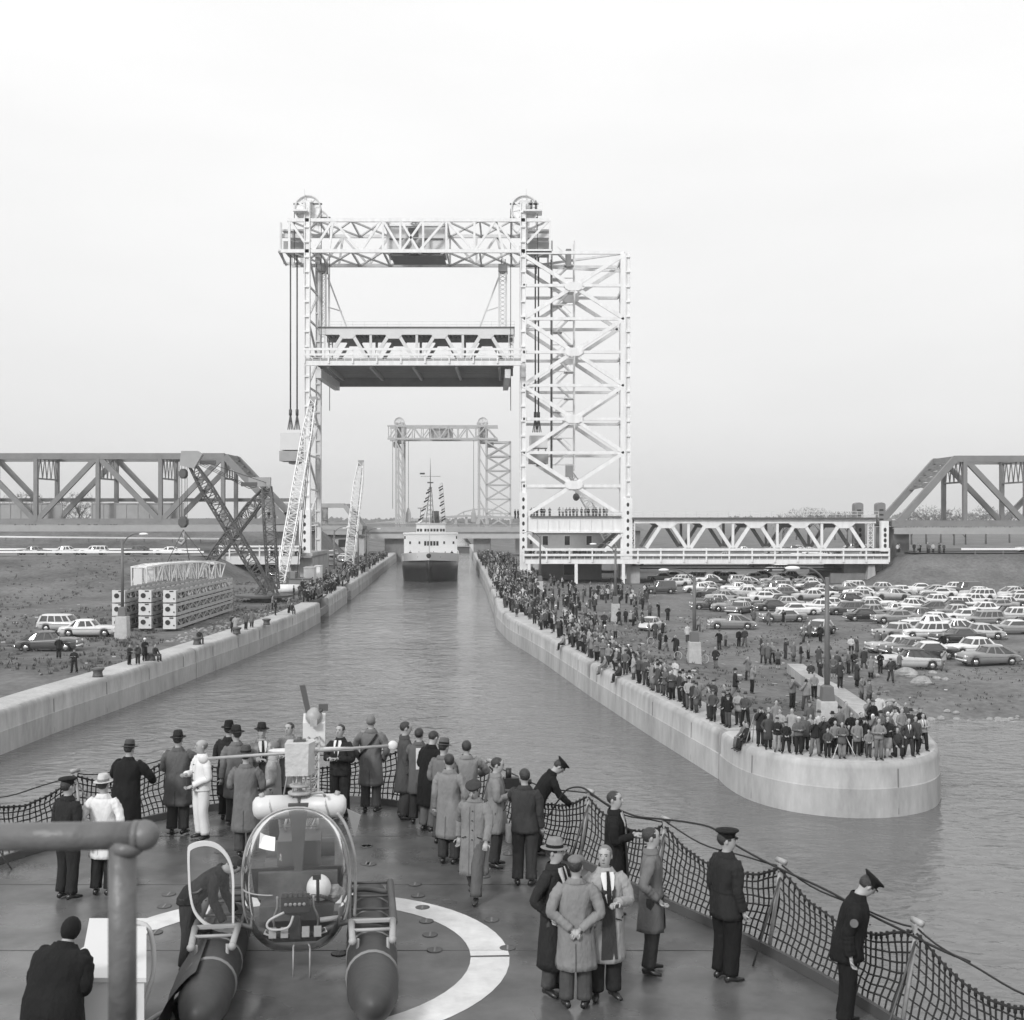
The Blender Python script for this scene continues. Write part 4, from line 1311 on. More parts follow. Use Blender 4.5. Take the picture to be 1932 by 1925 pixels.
# low deck bridge crossing behind the ship
db = thing('deck_bridge', 'low railed deck bridge crossing behind the ship from bank to bank', 'bridge', Q(830, 1005, 365))
d_ = 365
a, c = Q(560, 1000, d_), Q(990, 1000, d_)
b = MB(); b.box((a.x, d_, Q(0, 1009, d_).z), (c.x, d_ + 10, Q(0, 1004, d_).z)); b.build('deck', M['steel_old'], db)
b = MB(); b.box((Q(700, 0, d_).x, d_ - 1.3, Q(0, 1016, d_).z), (Q(985, 0, d_).x, d_ - .6, Q(0, 1008, d_).z)); b.build('fascia_girder', M['stucco'], db)
b = MB(); b.box((a.x, d_ - .2, Q(0, 1003.9, d_).z), (c.x, d_ - .05, Q(0, 994, d_).z)); b.build('parapet', M['steel_mid'], db)
for y in (992.5, 990.0): pbeam('handrail', db, Q(560, y, d_), Q(990, y, d_), .15, .2, M['steel_old'])
b = MB(); b.box((Q(868, 0, d_).x, d_ + 1, 0), (Q(897, 0, d_).x, d_ + 9, Q(0, 1009, d_).z)) if False else b.box((Q(893, 0, d_).x, d_ + 1, 0), (Q(925, 0, d_).x, d_ + 9, Q(0, 1009.2, d_).z)); b.build('abutment', M['concrete_dark'], db)
b = MB(); b.box((Q(725, 0, d_).x, d_ + 1, 0), (Q(762, 0, d_).x, d_ + 9, Q(0, 1009.2, d_).z)); b.build('abutment', M['concrete_dark'], db)
# ------------------------------------------------------------------ the ship coming down the canal
SH = Vector((Q(809.5, 972, 250).x, 250, 0))
hd = R(-2.7)                                                           # her centre line follows the canal
ship = thing('ship', 'dark hulled icebreaker with white superstructure and signal flags coming bow on', 'ship', SH, 0)
def S(x, y, z):
    """x across, y back from the bow, z up -> world"""
    return (SH.x + x - y * 0.047, SH.y + y, z)
HW = 5.95
def hull_ring(y, z, w):
    return w
b = MB(); c = MB()
st_ = [(-3.5, .10), (-2.0, .9), (0, 2.2), (3, 3.9), (7, 5.2), (12, 5.85), (20, HW), (45, HW), (60, 5.5), (68, 4.2)]
rings, rings2 = [], []
for y, w in st_:
    sheer = 5.05 + 1.1 * max(0, 1 - (y + 3.5) / 20)
    fl = 1.0 + .10 * max(0, 1 - y / 16)
    rake = 0 if y > 8 else (8 - y) * .22
    wb = max(.06, w * (.80 if y < 6 else .97)) if y > -1 else .05
    prof = [(wb * .95, -1.2), (wb, 0.4), (lerp(wb, w * fl, .5), 2.2), (w * fl, sheer - 1.6)]
    rings.append([S(-q, y + (rake * (1 - z / 5) if z < 5 else 0), z) for q, z in prof] + [S(q, y + (rake * (1 - z / 5) if z < 5 else 0), z) for q, z in reversed(prof)])
    rings2.append([S(-w * fl, y, sheer - 1.6), S(-w * fl * 1.03, y - .1, sheer), S(-w * fl * .98, y, sheer), S(-w * fl * .98, y, sheer - .9), S(w * fl * .98, y, sheer - .9), S(w * fl * .98, y, sheer), S(w * fl * 1.03, y - .1, sheer), S(w * fl, y, sheer - 1.6)])
b.loft(rings, True, True, 0, True)
b.build('hull', M['hull'], ship)
c.loft(rings2, True, True, 0, False)
c.build('bulwark', M['cream'], ship)
for s_ in (-1, 1):
    b = MB(); b.beam(S(s_ * 3.0, 2.2, 3.75), S(s_ * 4.7, 6.0, 3.7), .12, .28); b.build('name_plate', M['stucco'], ship)
    b = MB(); p = S(s_ * 1.55, 1.0, 2.45)
    b.tube([Vector(p), Vector(p) + Vector((0, -.1, .9))], .14, 6); b.tube([Vector(p) + Vector((-.55, -.12, .25)), Vector(p) + Vector((0, -.2, -.05)), Vector(p) + Vector((.55, -.12, .25))], .13, 6); b.build('anchor', M['steel_mid'], ship)
    b = MB(); p = S(s_ * 5.1, 8, 4.6); b.cbox(p, (.9, 3, 1.1)); b.build('fairlead', M['white'], ship)
for x_ in (-2.2, 2.2, -4.6, 4.6):
    y_ = .2 if abs(x_) < 3 else 5.2
    b = MB(); b.sphere(S(x_ * .98, y_ - .35, 5.1 - .2 * (abs(x_) > 3)), (.2, .25, .2), 8, 6); b.build('hawse_hole', M['hole'], ship)
b = MB(); b.sphere(S(0, -3.55, 5.45), (.48, .3, .48), 10, 8); b.build('bow_fairlead', M['hole'], ship)
# superstructure
def sbox(name, x0, x1, y0, y1, z0, z1, m):
    q = MB()
    q.add([S(x0, y0, z0), S(x1, y0, z0), S(x1, y1, z0), S(x0, y1, z0), S(x0, y0, z1), S(x1, y0, z1), S(x1, y1, z1), S(x0, y1, z1)],
          [(0, 3, 2, 1), (4, 5, 6, 7), (0, 1, 5, 4), (1, 2, 6, 5), (2, 3, 7, 6), (3, 0, 4, 7)])
    return q.build(name, m, ship)
lower = sbox('lower_deckhouse', -5.7, 5.7, 17, 50, 4.0, 9.35, M['white'])
wing = sbox('bridge_wing', -5.9, 5.9, 16.8, 22, 9.36, 9.7, M['white'])
upper = sbox('wheelhouse', -3.1, 3.1, 18.5, 34, 9.71, 11.55, M['white'])
sbox('wheelhouse_roof', -3.3, 3.3, 18.2, 34.2, 11.56, 11.75, M['cream'])
def swin(par, x, z, w, h, y0):
    q = MB(); q.add([S(x - w / 2, y0, z), S(x + w / 2, y0, z), S(x + w / 2, y0, z + h), S(x - w / 2, y0, z + h), S(x - w / 2, y0 + .05, z), S(x + w / 2, y0 + .05, z), S(x + w / 2, y0 + .05, z + h), S(x - w / 2, y0 + .05, z + h)],
                   [(0, 1, 2, 3), (0, 3, 7, 4), (1, 5, 6, 2), (3, 2, 6, 7), (0, 4, 5, 1)])
    q.build('window', M['winglass'], par)
for x in (-2.75, -2.1, -1.15, -.5, .15, .8, 1.45, 2.2, 2.8): swin(upper, x, 9.95, .46, .58, 18.44)
for x in (-1.15, -.5, .15, .8, 1.45): swin(lower, x, 6.95, .46, .95, 16.94)
for x in (-4.4, -2.4, 2.9, 4.9): swin(lower, x, 7.3, .36, .55, 16.94)
for x in (-5.5, 5.55): swin(lower, x, 8.4, .25, .6, 16.94)
b = MB(); p0 = S(.75, 24, 11.7)
b.loft([[(p0[0] + q * .85 * math.cos(k * math.pi / 8) , p0[1] + 3 + q * 1.7 * math.sin(k * math.pi / 8), z) for k in range(16)] for q, z in ((1.1, 11.7), (1.0, 13.4), (.95, 14.4))], sm=True)
b.build('funnel', M['steel_dark'], ship)
b = MB(); p0 = S(-.15, 22, 11.7)
for x, y in ((-.9, -.5), (.9, -.5), (0, 1.2)):
    b.beam((p0[0] + x, p0[1] + y, 11.6), (p0[0] + x * .25, p0[1] + y * .25, 19.6), .18)
for k in range(7):
    z = 12.4 + k * 1.0; w = lerp(.82, .28, k / 7); b.beam((p0[0] - w, p0[1] - .4, z), (p0[0] + w, p0[1] - .4, z + .5), .09); b.beam((p0[0] + w, p0[1] - .4, z), (p0[0] - w, p0[1] - .4, z + .5), .09)
b.tube([(p0[0], p0[1], 19), (p0[0], p0[1], 23.6), (p0[0], p0[1], 26)], [.13, .08, .03], 6)
b.beam((p0[0] - 2.1, p0[1], 21.95), (p0[0] + 2.2, p0[1], 21.95), .1)
b.build('mast_lattice', M['steel_mid'], ship)
b = MB(); b.box((p0[0] - .65, p0[1] - .3, 20.45), (p0[0] + .65, p0[1] + .3, 20.7)); b.cbox((p0[0] - 1.75, p0[1], 22.55), (1.0, .5, .35), R(15)); b.build('radar', M['steel_dark'], ship)
b = MB(); b.tube([S(-2.2, 20, 11.7), S(-2.2, 20, 14.3)], .1, 6); b.cbox(S(-2.2, 20, 15.0), (1.3, .35, .22)); b.tube([S(-2.2, 20, 14.2), S(-2.2, 20, 15)], .07, 6); b.build('radar', M['steel_mid'], ship)
b = MB(); b.tube([S(-.3, -1, 5.6), S(-.15, 6, 13.4)], [.09, .05], 6) if False else b.tube([S(0, 3, 5.2), S(0, 3, 13.6)], [.1, .05], 6); b.build('jackstaff', M['cream'], ship)
# dressing lines of small flags
r = random.Random(3)
for base, top, n in ((S(3.2, 26, 11.8), S(2.5, 23, 20.6), 16), (S(-1.9, 19, 11.9), S(.2, 22, 19.6), 12)):
    base, top = Vector(base), Vector(top)
    h = MB(); h.tube([base, top], .02, 4); ln = h.build('halyard', M['cable'], ship)
    for k in range(n):
        p = base.lerp(top, (k + .4) / n)
        w, hh = r.uniform(.7, 1.1), .34
        q = MB(); rows = []
        for i in range(5):
            u = i / 4
            rows.append([(p.x - w * u, p.y + .12 * math.sin(u * 5 + k), p.z - .55 * u * w + .04 * math.sin(u * 7)), (p.x - w * u, p.y + .12 * math.sin(u * 5 + k) + .03, p.z + hh - .55 * u * w)])
        q.loft(rows, False, False, 0, True)
        fo = q.build('flag', [M['white'], M['cloth5'], M['cloth26']][k % 3], ln)
# crew on the foredeck come with the people

# ------------------------------------------------------------------ cranes
def lattice_boom(p, q, w0, w1, n, m, chord=.16, lace=.09, name='boom_lattice', parent=None, flat=False):
    p, q = Vector(p), Vector(q)
    d = (q - p).normalized()
    x = d.cross(Vector((0, 1, 0))).normalized()
    y = Vector((0, 1, 0)) - d * d.y
    y.normalize()
    b = MB()
    cs = []
    for i in range(n + 1):
        t = i / n
        w = lerp(w0, w1, min(1, t * 5)) if t < .5 else lerp(w0 * .8, w1, min(1, (1 - t) * 5))
        c = p.lerp(q, t)
        cs.append([c + x * (s * w / 2) + y * (u * w / 2) for s, u in ((-1, -1), (1, -1), (1, 1), (-1, 1))])
    for i in range(n):
        for k in range(4):
            b.beam(cs[i][k], cs[i + 1][k], chord)
            j = (k + 1) % 4
            if i % 2: b.beam(cs[i][k], cs[i + 1][j], lace)
            else: b.beam(cs[i][j], cs[i + 1][k], lace)
            b.beam(cs[i][k], cs[i][j], lace)
    return b.build(name, m, parent)
DK = 160.0
def D(x, y, d=DK): return Q(x, y, d)
dk = thing('derrick_crane', 'dark lattice derrick crane on a round turntable lifting a white boom section', 'crane', D(502, 1134))
DM = mat('derrick_paint', 0.13, 0.55, var=0.2, vscale=1)
lattice_boom(D(516, 1112), D(503.5, 918), 1.3, 1.3, 16, DM, name='mast_lattice', parent=dk)
lattice_boom(D(508, 1117, 156), D(357, 868, 148), .8, 1.3, 22, DM, .16, .09, parent=dk)
lattice_boom(D(391, 1068, 172), D(503, 922, 161), .8, 1.4, 16, DM, .17, .1, name='stiffleg_lattice', parent=dk)
b = MB(); a = D(498, 1126); b.lathe([(3.7, a.z), (3.7, a.z + .25), (3.3, a.z + .3)], (a.x, DK, 0), 28, sm=False); b.build('turntable', M['steel_dark'], dk)
b = MB()
for x in (478, 492, 518, 528): b.beam(D(x, 1126), D(507 if x < 500 else 512, 1090), .22); b.beam(D(x, 1126, DK + 3), D(510, 1090, DK + 1), .22)
b.build('foot_frame', DM, dk)
b = MB(); a = D(500, 1150); b.box((a.x - 1.6, DK - 1.4, 2.1), (a.x + 1.8, DK + 1.8, D(0, 1127).z)); b.build('pedestal', M['steel_old'], dk)
b = MB(); a = D(505, 914); b.cbox((a.x - 1.0, DK, a.z + .3), (2.8, .6, 1.2)); b.build('mast_head', M['steel_mid'], dk)
b = MB(); p = D(356, 864, 148); b.loft([[(p.x + xx, 147.6 + w, p.z + zz) for xx, zz in ((-1.0, -.9), (.7, -1.3), (1.7, .4), (1.1, .8), (-.8, .8))] for w in (0, .9)], sm=False); b.build('boom_head', M['steel_mid'], dk)
def block(px, py, d, r_):
    q = MB(); p = Q(px, py, d)
    q.loft([[(p.x + rr * math.cos(k * math.pi / 4 + .39) * 1.0, d + w, p.z + rr * 1.25 * math.sin(k * math.pi / 4 + .39)) for k in range(8)] for w, rr in ((-.5, r_ * .85), (-.35, r_), (.35, r_), (.5, r_ * .85))], sm=False)
    return q.build('hoist_block', M['steel_dark'], dk)
block(346, 894, 148, .5); block(346, 985, 148, .58)
b = MB()
for x in (339, 343, 349, 353): b.tube([Q(x, 870, 148), Q(x, 985, 148)], .035, 4)
for x, y in ((312, 1064), (360, 1068), (398, 1064)): b.tube([Q(346, 1000, 148), Q(x, y + 4, 140 if x < 350 else 147)], .05, 4)
for o_ in (0, 3, 6): b.tube([Q(352, 860 + o_, 148), Q(400, 882 + o_, 151)], .04, 4); b.tube([Q(400, 882 + o_, 151), D(470, 916 + o_)], .04, 4); b.tube([D(470, 916 + o_), D(505, 914)], .04, 4)
b.tube([Q(352, 860, 148), D(505, 912)], .04, 4)
b.build('hoist_rope', M['cable'], dk)
for px, py in ((392, 873), (470, 914)):
    b = MB(); p = Q(px, py, 153); b.cbox(p, (1.9, .6, .5), 0); b.build('luffing_block', M['steel_dark'], dk)
b = MB(); p = Q(346, 1002, 148); b.tube([p, p + Vector((.3, 0, -1)), p + Vector((-.2, 0, -1.6)), p + Vector((-.8, 0, -1.2))], [.2, .22, .2, .1], 6); b.build('hook', M['steel_mid'], dk)

hb = thing('boom_section', 'white lattice boom section slung from the derrick above the stacked frames', 'crane boom', Q(330, 1085, 143))
lattice_boom(Q(262, 1089, 134), Q(414, 1078, 146), 2.1, 2.6, 12, W, .17, .1, parent=hb)
b = MB(); p = Q(258, 1091, 133.5); b.box((p.x - .2, 133.0, p.z - 1.05), (p.x + .7, 133.3, p.z + 1.05)); b.build('end_plate', M['cream'], hb)
p = Q(272, 1091, 134); b = MB(); b.box((p.x - .2, 135.0, p.z - 1.05), (p.x + .7, 135.3, p.z + 1.05)); b.build('end_plate', M['cream'], hb)

def boom_crane(label, base, tip, w, n, m, lines):
    t = thing('crawler_crane', label, 'crane', base, 0, 'pale lattice cranes on the lock bank')
    lattice_boom(base, tip, w * .7, w, n, m, .14, .08, parent=t)
    for a, c in lines:
        q = MB(); q.tube([a, c], .06, 4); q.build('hoist_rope', M['cable'], t)
    q = MB(); B0 = Vector(base); q.cbox((B0.x + .4, B0.y + 2.8, B0.z + .3), (3.0, 4.5, 2.2)); q.build('crane_house', M['steel_old'], t)
    for s_ in (-1.3, 1.3):
        q = MB(); q.cbox((B0.x + .4 + s_, B0.y + 2.6, B0.z - 1.35), (.8, 5, 1.0)); q.build('crawler_track', M['steel_dark'], t)
    q = MB(); T = Vector(tip); q.cbox(T, (1.2, .8, 1.2)); q.build('boom_head', M['steel_mid'], t)
    return t
boom_crane('white lattice crane boom leaning against the sky in front of the narrow tower', Q(531, 1098, 185), Q(591, 756, 196), 1.5, 36, W, [(Q(591, 756, 196), Q(560, 1090, 186)), (Q(594, 756, 196), Q(566, 1060, 187))])
boom_crane('distant crane boom standing over the crowd between the narrow tower and the ship', Q(656, 1080, 262), Q(681, 874, 270), 1.9, 22, W, [(Q(684, 876, 270), Q(664, 1070, 262))])
# a pale derrick boom inside the broad tower, far beyond
t = thing('lattice_crane', 'white lattice crane boom slanting behind the wide tower platform', 'crane', Q(1150, 1040, 255))
lattice_boom(Q(1165, 1048, 262), Q(1072, 885, 256), 1.0, 1.7, 20, W, .16, .1, parent=t)
b = MB(); p = Q(1087, 938, 255); b.sphere(p, (.7, .6, .8), 8, 6); b.tube([p + Vector((0, 0, .5)), Q(1080, 900, 256)], .06, 4); b.build('hoist_block', M['steel_dark'], t)
b = MB(); p = Q(1074, 888, 255); b.cbox(p, (1.6, 1.4, 2.6)); b.build('boom_cabin', M['steel_pale'], t)

# ------------------------------------------------------------------ stacked stop-log frames
SLX = [-38.4, -36.0, -33.5]; ROWZ = [2.55, 3.83, 5.11]
desc_c = ['outer', 'middle', 'inner']; desc_r = ['bottom', 'middle', 'top']
def stoplog(x, z, label, y0):
    t = thing('stop_log', label, 'steel frame', (x, y0, z), 0, 'pale lattice frames stacked three high')
    L, w, h = 24.2, 1.22, 1.15
    m = M['stoplog']
    b = MB(); b.box((0, 0, 0), (w, .18, h)); b.build('end_plate', M['cream'], t, False)
    b = MB(); b.box((0, L - .18, 0), (w, L, h)); b.build('end_plate', m, t, False)
    b = MB(); b.lathe([(.24, -.02), (.24, .02)], (w * .36, -.03, h * .55), 16, sm=False, axis='Y'); b.lathe([(.07, -.02), (.07, .02)], (w * .85, -.03, h * .3), 8, sm=False, axis='Y'); b.box((w * .5, -.05, h * .88), (w * .8, -.02, h * .97)); b.build('end_hole', M['hole'], t, False)
    for sx in (0, w):
        b = MB(); b.beam((sx, .19, .14), (sx, L - .19, .14), .16, .28); b.build('chord', m, t, False)
        b = MB(); b.beam((sx, .19, h - .14), (sx, L - .19, h - .14), .16, .28); b.build('chord', m, t, False)
    b = MB(); n = 16
    for i in range(n):
        ya, yb = lerp(.4, L - .4, i / n), lerp(.4, L - .4, (i + 1) / n)
        for sx in (0, w):
            b.beam((sx, ya, .28), (sx, yb, h - .28), .1) if i % 2 else b.beam((sx, yb, .28), (sx, ya, h - .28), .1)
            b.beam((sx, ya, .2), (sx, ya, h - .2), .12)
        b.beam((0, ya, h - .1), (w, ya, h - .1), .12); b.beam((0, ya, .1), (w, ya, .1), .12)
    for k in (0, 1): b.box((-.02, 2.2 + k * 0, .3), (.0, 3.2, h - .3)); b.box((w, 2.2, .3), (w + .02, 3.2, h - .3))
    b.build('web_lattice', m, t, False)
    b = MB(); b.box((.35, .3, .3), (.4, L - .3, h - .3)); b.build('skin_plate', M['steel_dark'], t, False)
    b = MB()
    for i in range(13): b.box((-.1, 1 + i * 1.8, h), (w + .1, 1.35 + i * 1.8, h + .12))
    b.build('packing_slat', M['wood'], t, False)
    return t
for ci, x in enumerate(SLX):
    for ri, z in enumerate(ROWZ):
        where = {0: 'in the stack farthest from the canal', 1: 'in the stack between the other two', 2: 'in the stack beside the canal'}[ci]
        stoplog(x, z, '%s lattice frame %s' % (desc_r[ri], where), 119.6 + (0.5 if ci == 1 else 0.0))
for k in range(4):
    b = MB(); b.cbox((-35.3, 120.6 + k * 6.6, 2.44), (7.0, .3, .22)); tag(b.build('timber', M['wood']), ['front', 'second', 'third', 'rear'][k] + ' timber bearer under the stacked lattice frames', 'timber', 'bearers under the stacked frames')

# big pipe, tanks and sheds on the bank near the derrick
t = thing('pipe', 'short white pipe lying beside the derrick turntable', 'pipe', Q(545, 1113, 175))
b = MB(); b.tube([Q(518, 1111, 175), Q(565, 1111, 175)], .62, 16); b.build('barrel', W, t)
for i, (x0, x1, y0_, y1_, d, lab, m) in enumerate(((573, 592, 1072, 1094, 192, 'white crate beside the tower foot, larger of two', 'cream'), (594, 604, 1069, 1086, 196, 'small white crate by the tower foot', 'white'),
                                               (545, 583, 1094, 1110, 184, 'dark tarpaulin covered stack behind the crowd at the tower foot', 'steel_old'))):
    a, c = Q(x0, y1_, d), Q(x1, y0_, d)
    t = thing('crate', lab, 'crate', (a.x, d, a.z), 0, 'crates by the tower foot')
    b = MB(); b.box((a.x, d, 2.2), (c.x, d + 2.5, c.z)); b.build('body', M[m], t)
    b = MB(); b.box((a.x - .08, d - .08, c.z + .01), (c.x + .08, d + 2.58, c.z + .12)); b.build('lid', M['steel_pale' if m != 'steel_old' else 'steel_dark'], t)

# ------------------------------------------------------------------ bollards
def bollard(px, py, label):
    p = G(px, py, QZ)
    b = MB(); b.lathe([(.36, 0), (.33, .12), (.30, .3), (.34, .42), (.44, .5), (.44, .58), (.30, .62)], (0, 0, 0), 16)
    o = b.build('bollard', M['steel_dark']); o.location = p
    tag(o, label, 'bollard', 'mooring bollards')
bollard(184.5, 1277, 'dark mooring bollard standing alone at the bare end of the canal wall')
bollard(285, 1246, 'dark mooring bollard with a person sitting behind it')
bollard(447, 1196, 'dark mooring bollard beside a man in a pale coat')
bollard(503, 1179, 'dark mooring bollard below the derrick turntable')
bollard(372, 1216, 'dark mooring bollard with a man sitting on it')
# ------------------------------------------------------------------ cars of the fifties
def carpaint(v):
    k = 'paint%d' % int(v * 100)
    if k not in M:
        M[k] = mat('car_paint_%d' % int(v * 100), v, 0.30, coat=0.35, var=0.10, vscale=2.5)
    return M[k]
M['chrome'] = mat('chrome', 0.85, 0.12, metal=1.0)
M['tyre'] = mat('tyre_rubber', 0.025, 0.8)
M['carglass'] = mat('car_glass', 0.06, 0.05, spec=0.8)
CARK = {
 # L, W, belt profile [(x, z)], roof: (rear base, rear top, front top, front base, z)
 'sedan': (5.2, 1.86, [(-2.6, .62), (-2.5, .86), (-1.6, .96), (.8, .99), (1.9, .97), (2.5, .90), (2.6, .66)], (-1.75, -1.05, .25, .85, 1.56)),
 'finned': (5.4, 1.94, [(-2.7, .70), (-2.62, 1.04), (-1.6, .98), (.9, .96), (2.1, .94), (2.6, .88), (2.7, .62)], (-1.75, -1.15, .35, .95, 1.48)),
 'fastback': (5.1, 1.84, [(-2.55, .55), (-2.45, .76), (-1.9, .93), (.9, 1.06), (1.7, 1.07), (2.35, .98), (2.55, .66)], (-2.15, -.75, .25, .8, 1.62)),
 'wagon': (5.2, 1.88, [(-2.6, .62), (-2.55, .95), (-1.6, .99), (.9, .99), (2.0, .97), (2.5, .90), (2.6, .64)], (-2.5, -2.2, .3, .9, 1.62)),
 'hardtop': (5.3, 1.92, [(-2.65, .62), (-2.55, .92), (-1.5, .95), (.8, .96), (2.0, .95), (2.55, .90), (2.65, .64)], (-1.65, -.95, .2, .9, 1.46)),
 'van': (5.0, 1.95, [(-2.5, .70), (-2.45, 1.1), (-1.6, 1.12), (1.0, 1.12), (1.9, 1.08), (2.4, .98), (2.5, .66)], (-2.44, -2.3, .5, 1.05, 2.0)),
 'bug': (4.1, 1.56, [(-2.05, .5), (-1.8, .80), (-1.2, .98), (.6, .98), (1.3, .92), (1.85, .74), (2.05, .45)], (-1.45, -.7, .15, .62, 1.5)),
}
def car_meshes(kind):
    L, W_, prof, (rb, rt_, ft, fb, zr) = CARK[kind]
    wb = L * .305
    wx = (-wb - .02, wb + .05)
    xs = sorted(set([round(-L / 2 + L * i / 44, 3) for i in range(45)] + [p[0] for p in prof]))
    b = MB(); rings = []
    for x in xs:
        zt = poly(prof, x)
        u = abs(x) / (L / 2)
        w = W_ / 2 * (1 - .16 * max(0, (u - .72) / .28) ** 2)
        zb = .24 + (.14 * max(0, (u - .86) / .14))
        for c in wx:
            dx = abs(x - c)
            if dx < .40: zb = max(zb, .33 + math.sqrt(max(0, .40 ** 2 - dx * dx)))
        zb = min(zb, zt - .12)
        zs = lerp(zb, zt, .5)
        fin = .10 if kind == 'finned' and x < -1.2 else 0
        half = [(w * .93, zb), (w * .99, zs * .9 + zb * .1), (w, lerp(zb, zt, .72)), (w * .96, zt - .05 + fin), (w * .86, zt + fin * .3), (w * .5, zt + .03)]
        rings.append([(x, -a, z) for a, z in half] + [(x, a, z) for a, z in reversed(half)])
    b.loft(rings, True, True, 0, True)
    g = MB(); r_ = MB(); rings = []
    zb = poly(prof, -.3) - .03
    n = 24
    def rr(x0, x1, w, z, e=.46):
        out = []
        for k in range(n):
            a = 2 * math.pi * k / n
            cx, sx = math.cos(a), math.sin(a)
            out.append(((x0 + x1) / 2 + (x1 - x0) / 2 * math.copysign(abs(cx) ** e, cx), w * math.copysign(abs(sx) ** e, sx), z))
        return out
    wl, wh = W_ * .455, W_ * .36
    zg = zr - .10
    g.loft([rr(rb, fb, wl, zb), rr(lerp(rb, rt_, .8), lerp(fb, ft, .8), lerp(wl, wh, .8), zg)], True, False, 0, True)
    t0 = lerp(rb, rt_, .78), lerp(fb, ft, .78)
    r_.loft([rr(t0[0] - .03, t0[1] + .06, lerp(wl, wh, .76) + .02, zg - .03), rr(t0[0], t0[1] + .03, lerp(wl, wh, .8) + .02, zg + .02), rr(lerp(t0[0], rt_, .5), lerp(t0[1], ft, .5), wh * .97, zr - .02), rr(rt_ + .1, ft - .1, wh * .75, zr + .02), rr(rt_ + .5, ft - .4, wh * .3, zr + .035)], True, True, 0, True)
    posts = [.0, 1.0]
    mids = {'sedan': (.36, .66), 'finned': (.45,), 'fastback': (.42, .68), 'wagon': (.3, .52, .76), 'hardtop': (), 'van': (.64,), 'bug': (.42,)}[kind]
    for s in (-1, 1):
        for f in (.04,) + mids + (.96,):
            xb, xt = lerp(rb, fb, f), lerp(t0[0], t0[1], f)
            r_.beam((xb, s * (wl + .005), zb), (xt, s * (lerp(wl, wh, .78) + .01), zg), .09 if 0.05 < f < .95 else .14, .04, up=(0, 1, 0))
        if kind == 'van':
            r_.loft([[(xx, s * (ww + .012), z) for xx, z, ww in ((rb + .05, zb, wl), (lerp(rb, fb, .62), zb, wl), (lerp(t0[0], t0[1], .62), zg, lerp(wl, wh, .78)), (t0[0] + .02, zg, lerp(wl, wh, .78)))] , [(xx, s * (ww + .03), z) for xx, z, ww in ((rb + .05, zb, wl), (lerp(rb, fb, .62), zb, wl), (lerp(t0[0], t0[1], .62), zg, lerp(wl, wh, .78)), (t0[0] + .02, zg, lerp(wl, wh, .78)))]], sm=False)
    wm = MB(); wm.lathe([(.20, -.10), (.31, -.11), (.34, -.06), (.34, .06), (.31, .11), (.20, .10)], (0, 0, 0), 18, axis='Y')
    hc = MB(); hc.lathe([(.21, -.105), (.17, -.12), (.06, -.14)], (0, 0, 0), 14, axis='Y'); hc.lathe([(.06, .14), (.17, .12), (.21, .105)], (0, 0, 0), 14, axis='Y')
    bp = MB()
    for sx in (1, -1):
        q = []
        for k in range(7):
            y = lerp(-W_ / 2 * .97, W_ / 2 * .97, k / 6); q.append((sx * (L / 2 + .06 - .16 * (2 * k / 6 - 1) ** 4), y, .46))
        bm = MB(); bm.tube(q, (.06, .11), 6)
        if sx > 0: front = bm
        else: rear = bm
    gr = MB(); gr.box((L / 2 - .09, -W_ * .30, .52), (L / 2 + .02, W_ * .30, .74))
    hl = MB(); hl.lathe([(.02, -.05), (.11, -.04), (.12, .0), (.08, .05)], (0, 0, 0), 12, axis='X')
    tr = MB()
    for s in (-1, 1): tr.box((-L / 2 + .35, s * W_ / 2 - .02 * (s < 0) , poly(prof, 0) * .70), (L / 2 - .35, s * W_ / 2 + .02 * (s > 0), poly(prof, 0) * .70 + .035))
    return dict(body=b.mesh('body', M['white']), window=g.mesh('window', M['carglass']), roof=r_.mesh('roof', M['white']), wheel=wm.mesh('wheel', M['tyre']),
                hubcap=hc.mesh('hubcap', M['chrome']), front=front.mesh('bumper', M['chrome']), rear=rear.mesh('bumper', M['chrome']), grille=gr.mesh('grille', M['chrome']),
                headlight=hl.mesh('headlight', M['lamp']), trim=tr.mesh('side_trim', M['chrome']), wx=wx, L=L, W=W_, zl=poly(prof, L / 2 - .12) - .05)
CM = {k: car_meshes(k) for k in CARK}
TONE = [(.03, 'black'), (.07, 'charcoal'), (.13, 'dark grey'), (.22, 'mid grey'), (.34, 'light grey'), (.5, 'pale'), (.72, 'white')]
def tone_word(v): return min(TONE, key=lambda t: abs(t[0] - v))[1]
KW = {'sedan': 'sedan', 'finned': 'finned sedan', 'fastback': 'round backed sedan', 'wagon': 'station wagon', 'hardtop': 'hardtop coupe', 'van': 'panel van', 'bug': 'small rounded car'}
def linked(name, me, parent, m=None, loc=(0, 0, 0)):
    o = bpy.data.objects.new(name, me)
    COL.objects.link(o)
    o.parent = parent
    o.location = loc
    if m is not None:
        o.material_slots[0].link = 'OBJECT'
        o.material_slots[0].material = m
    return o
CARS = []
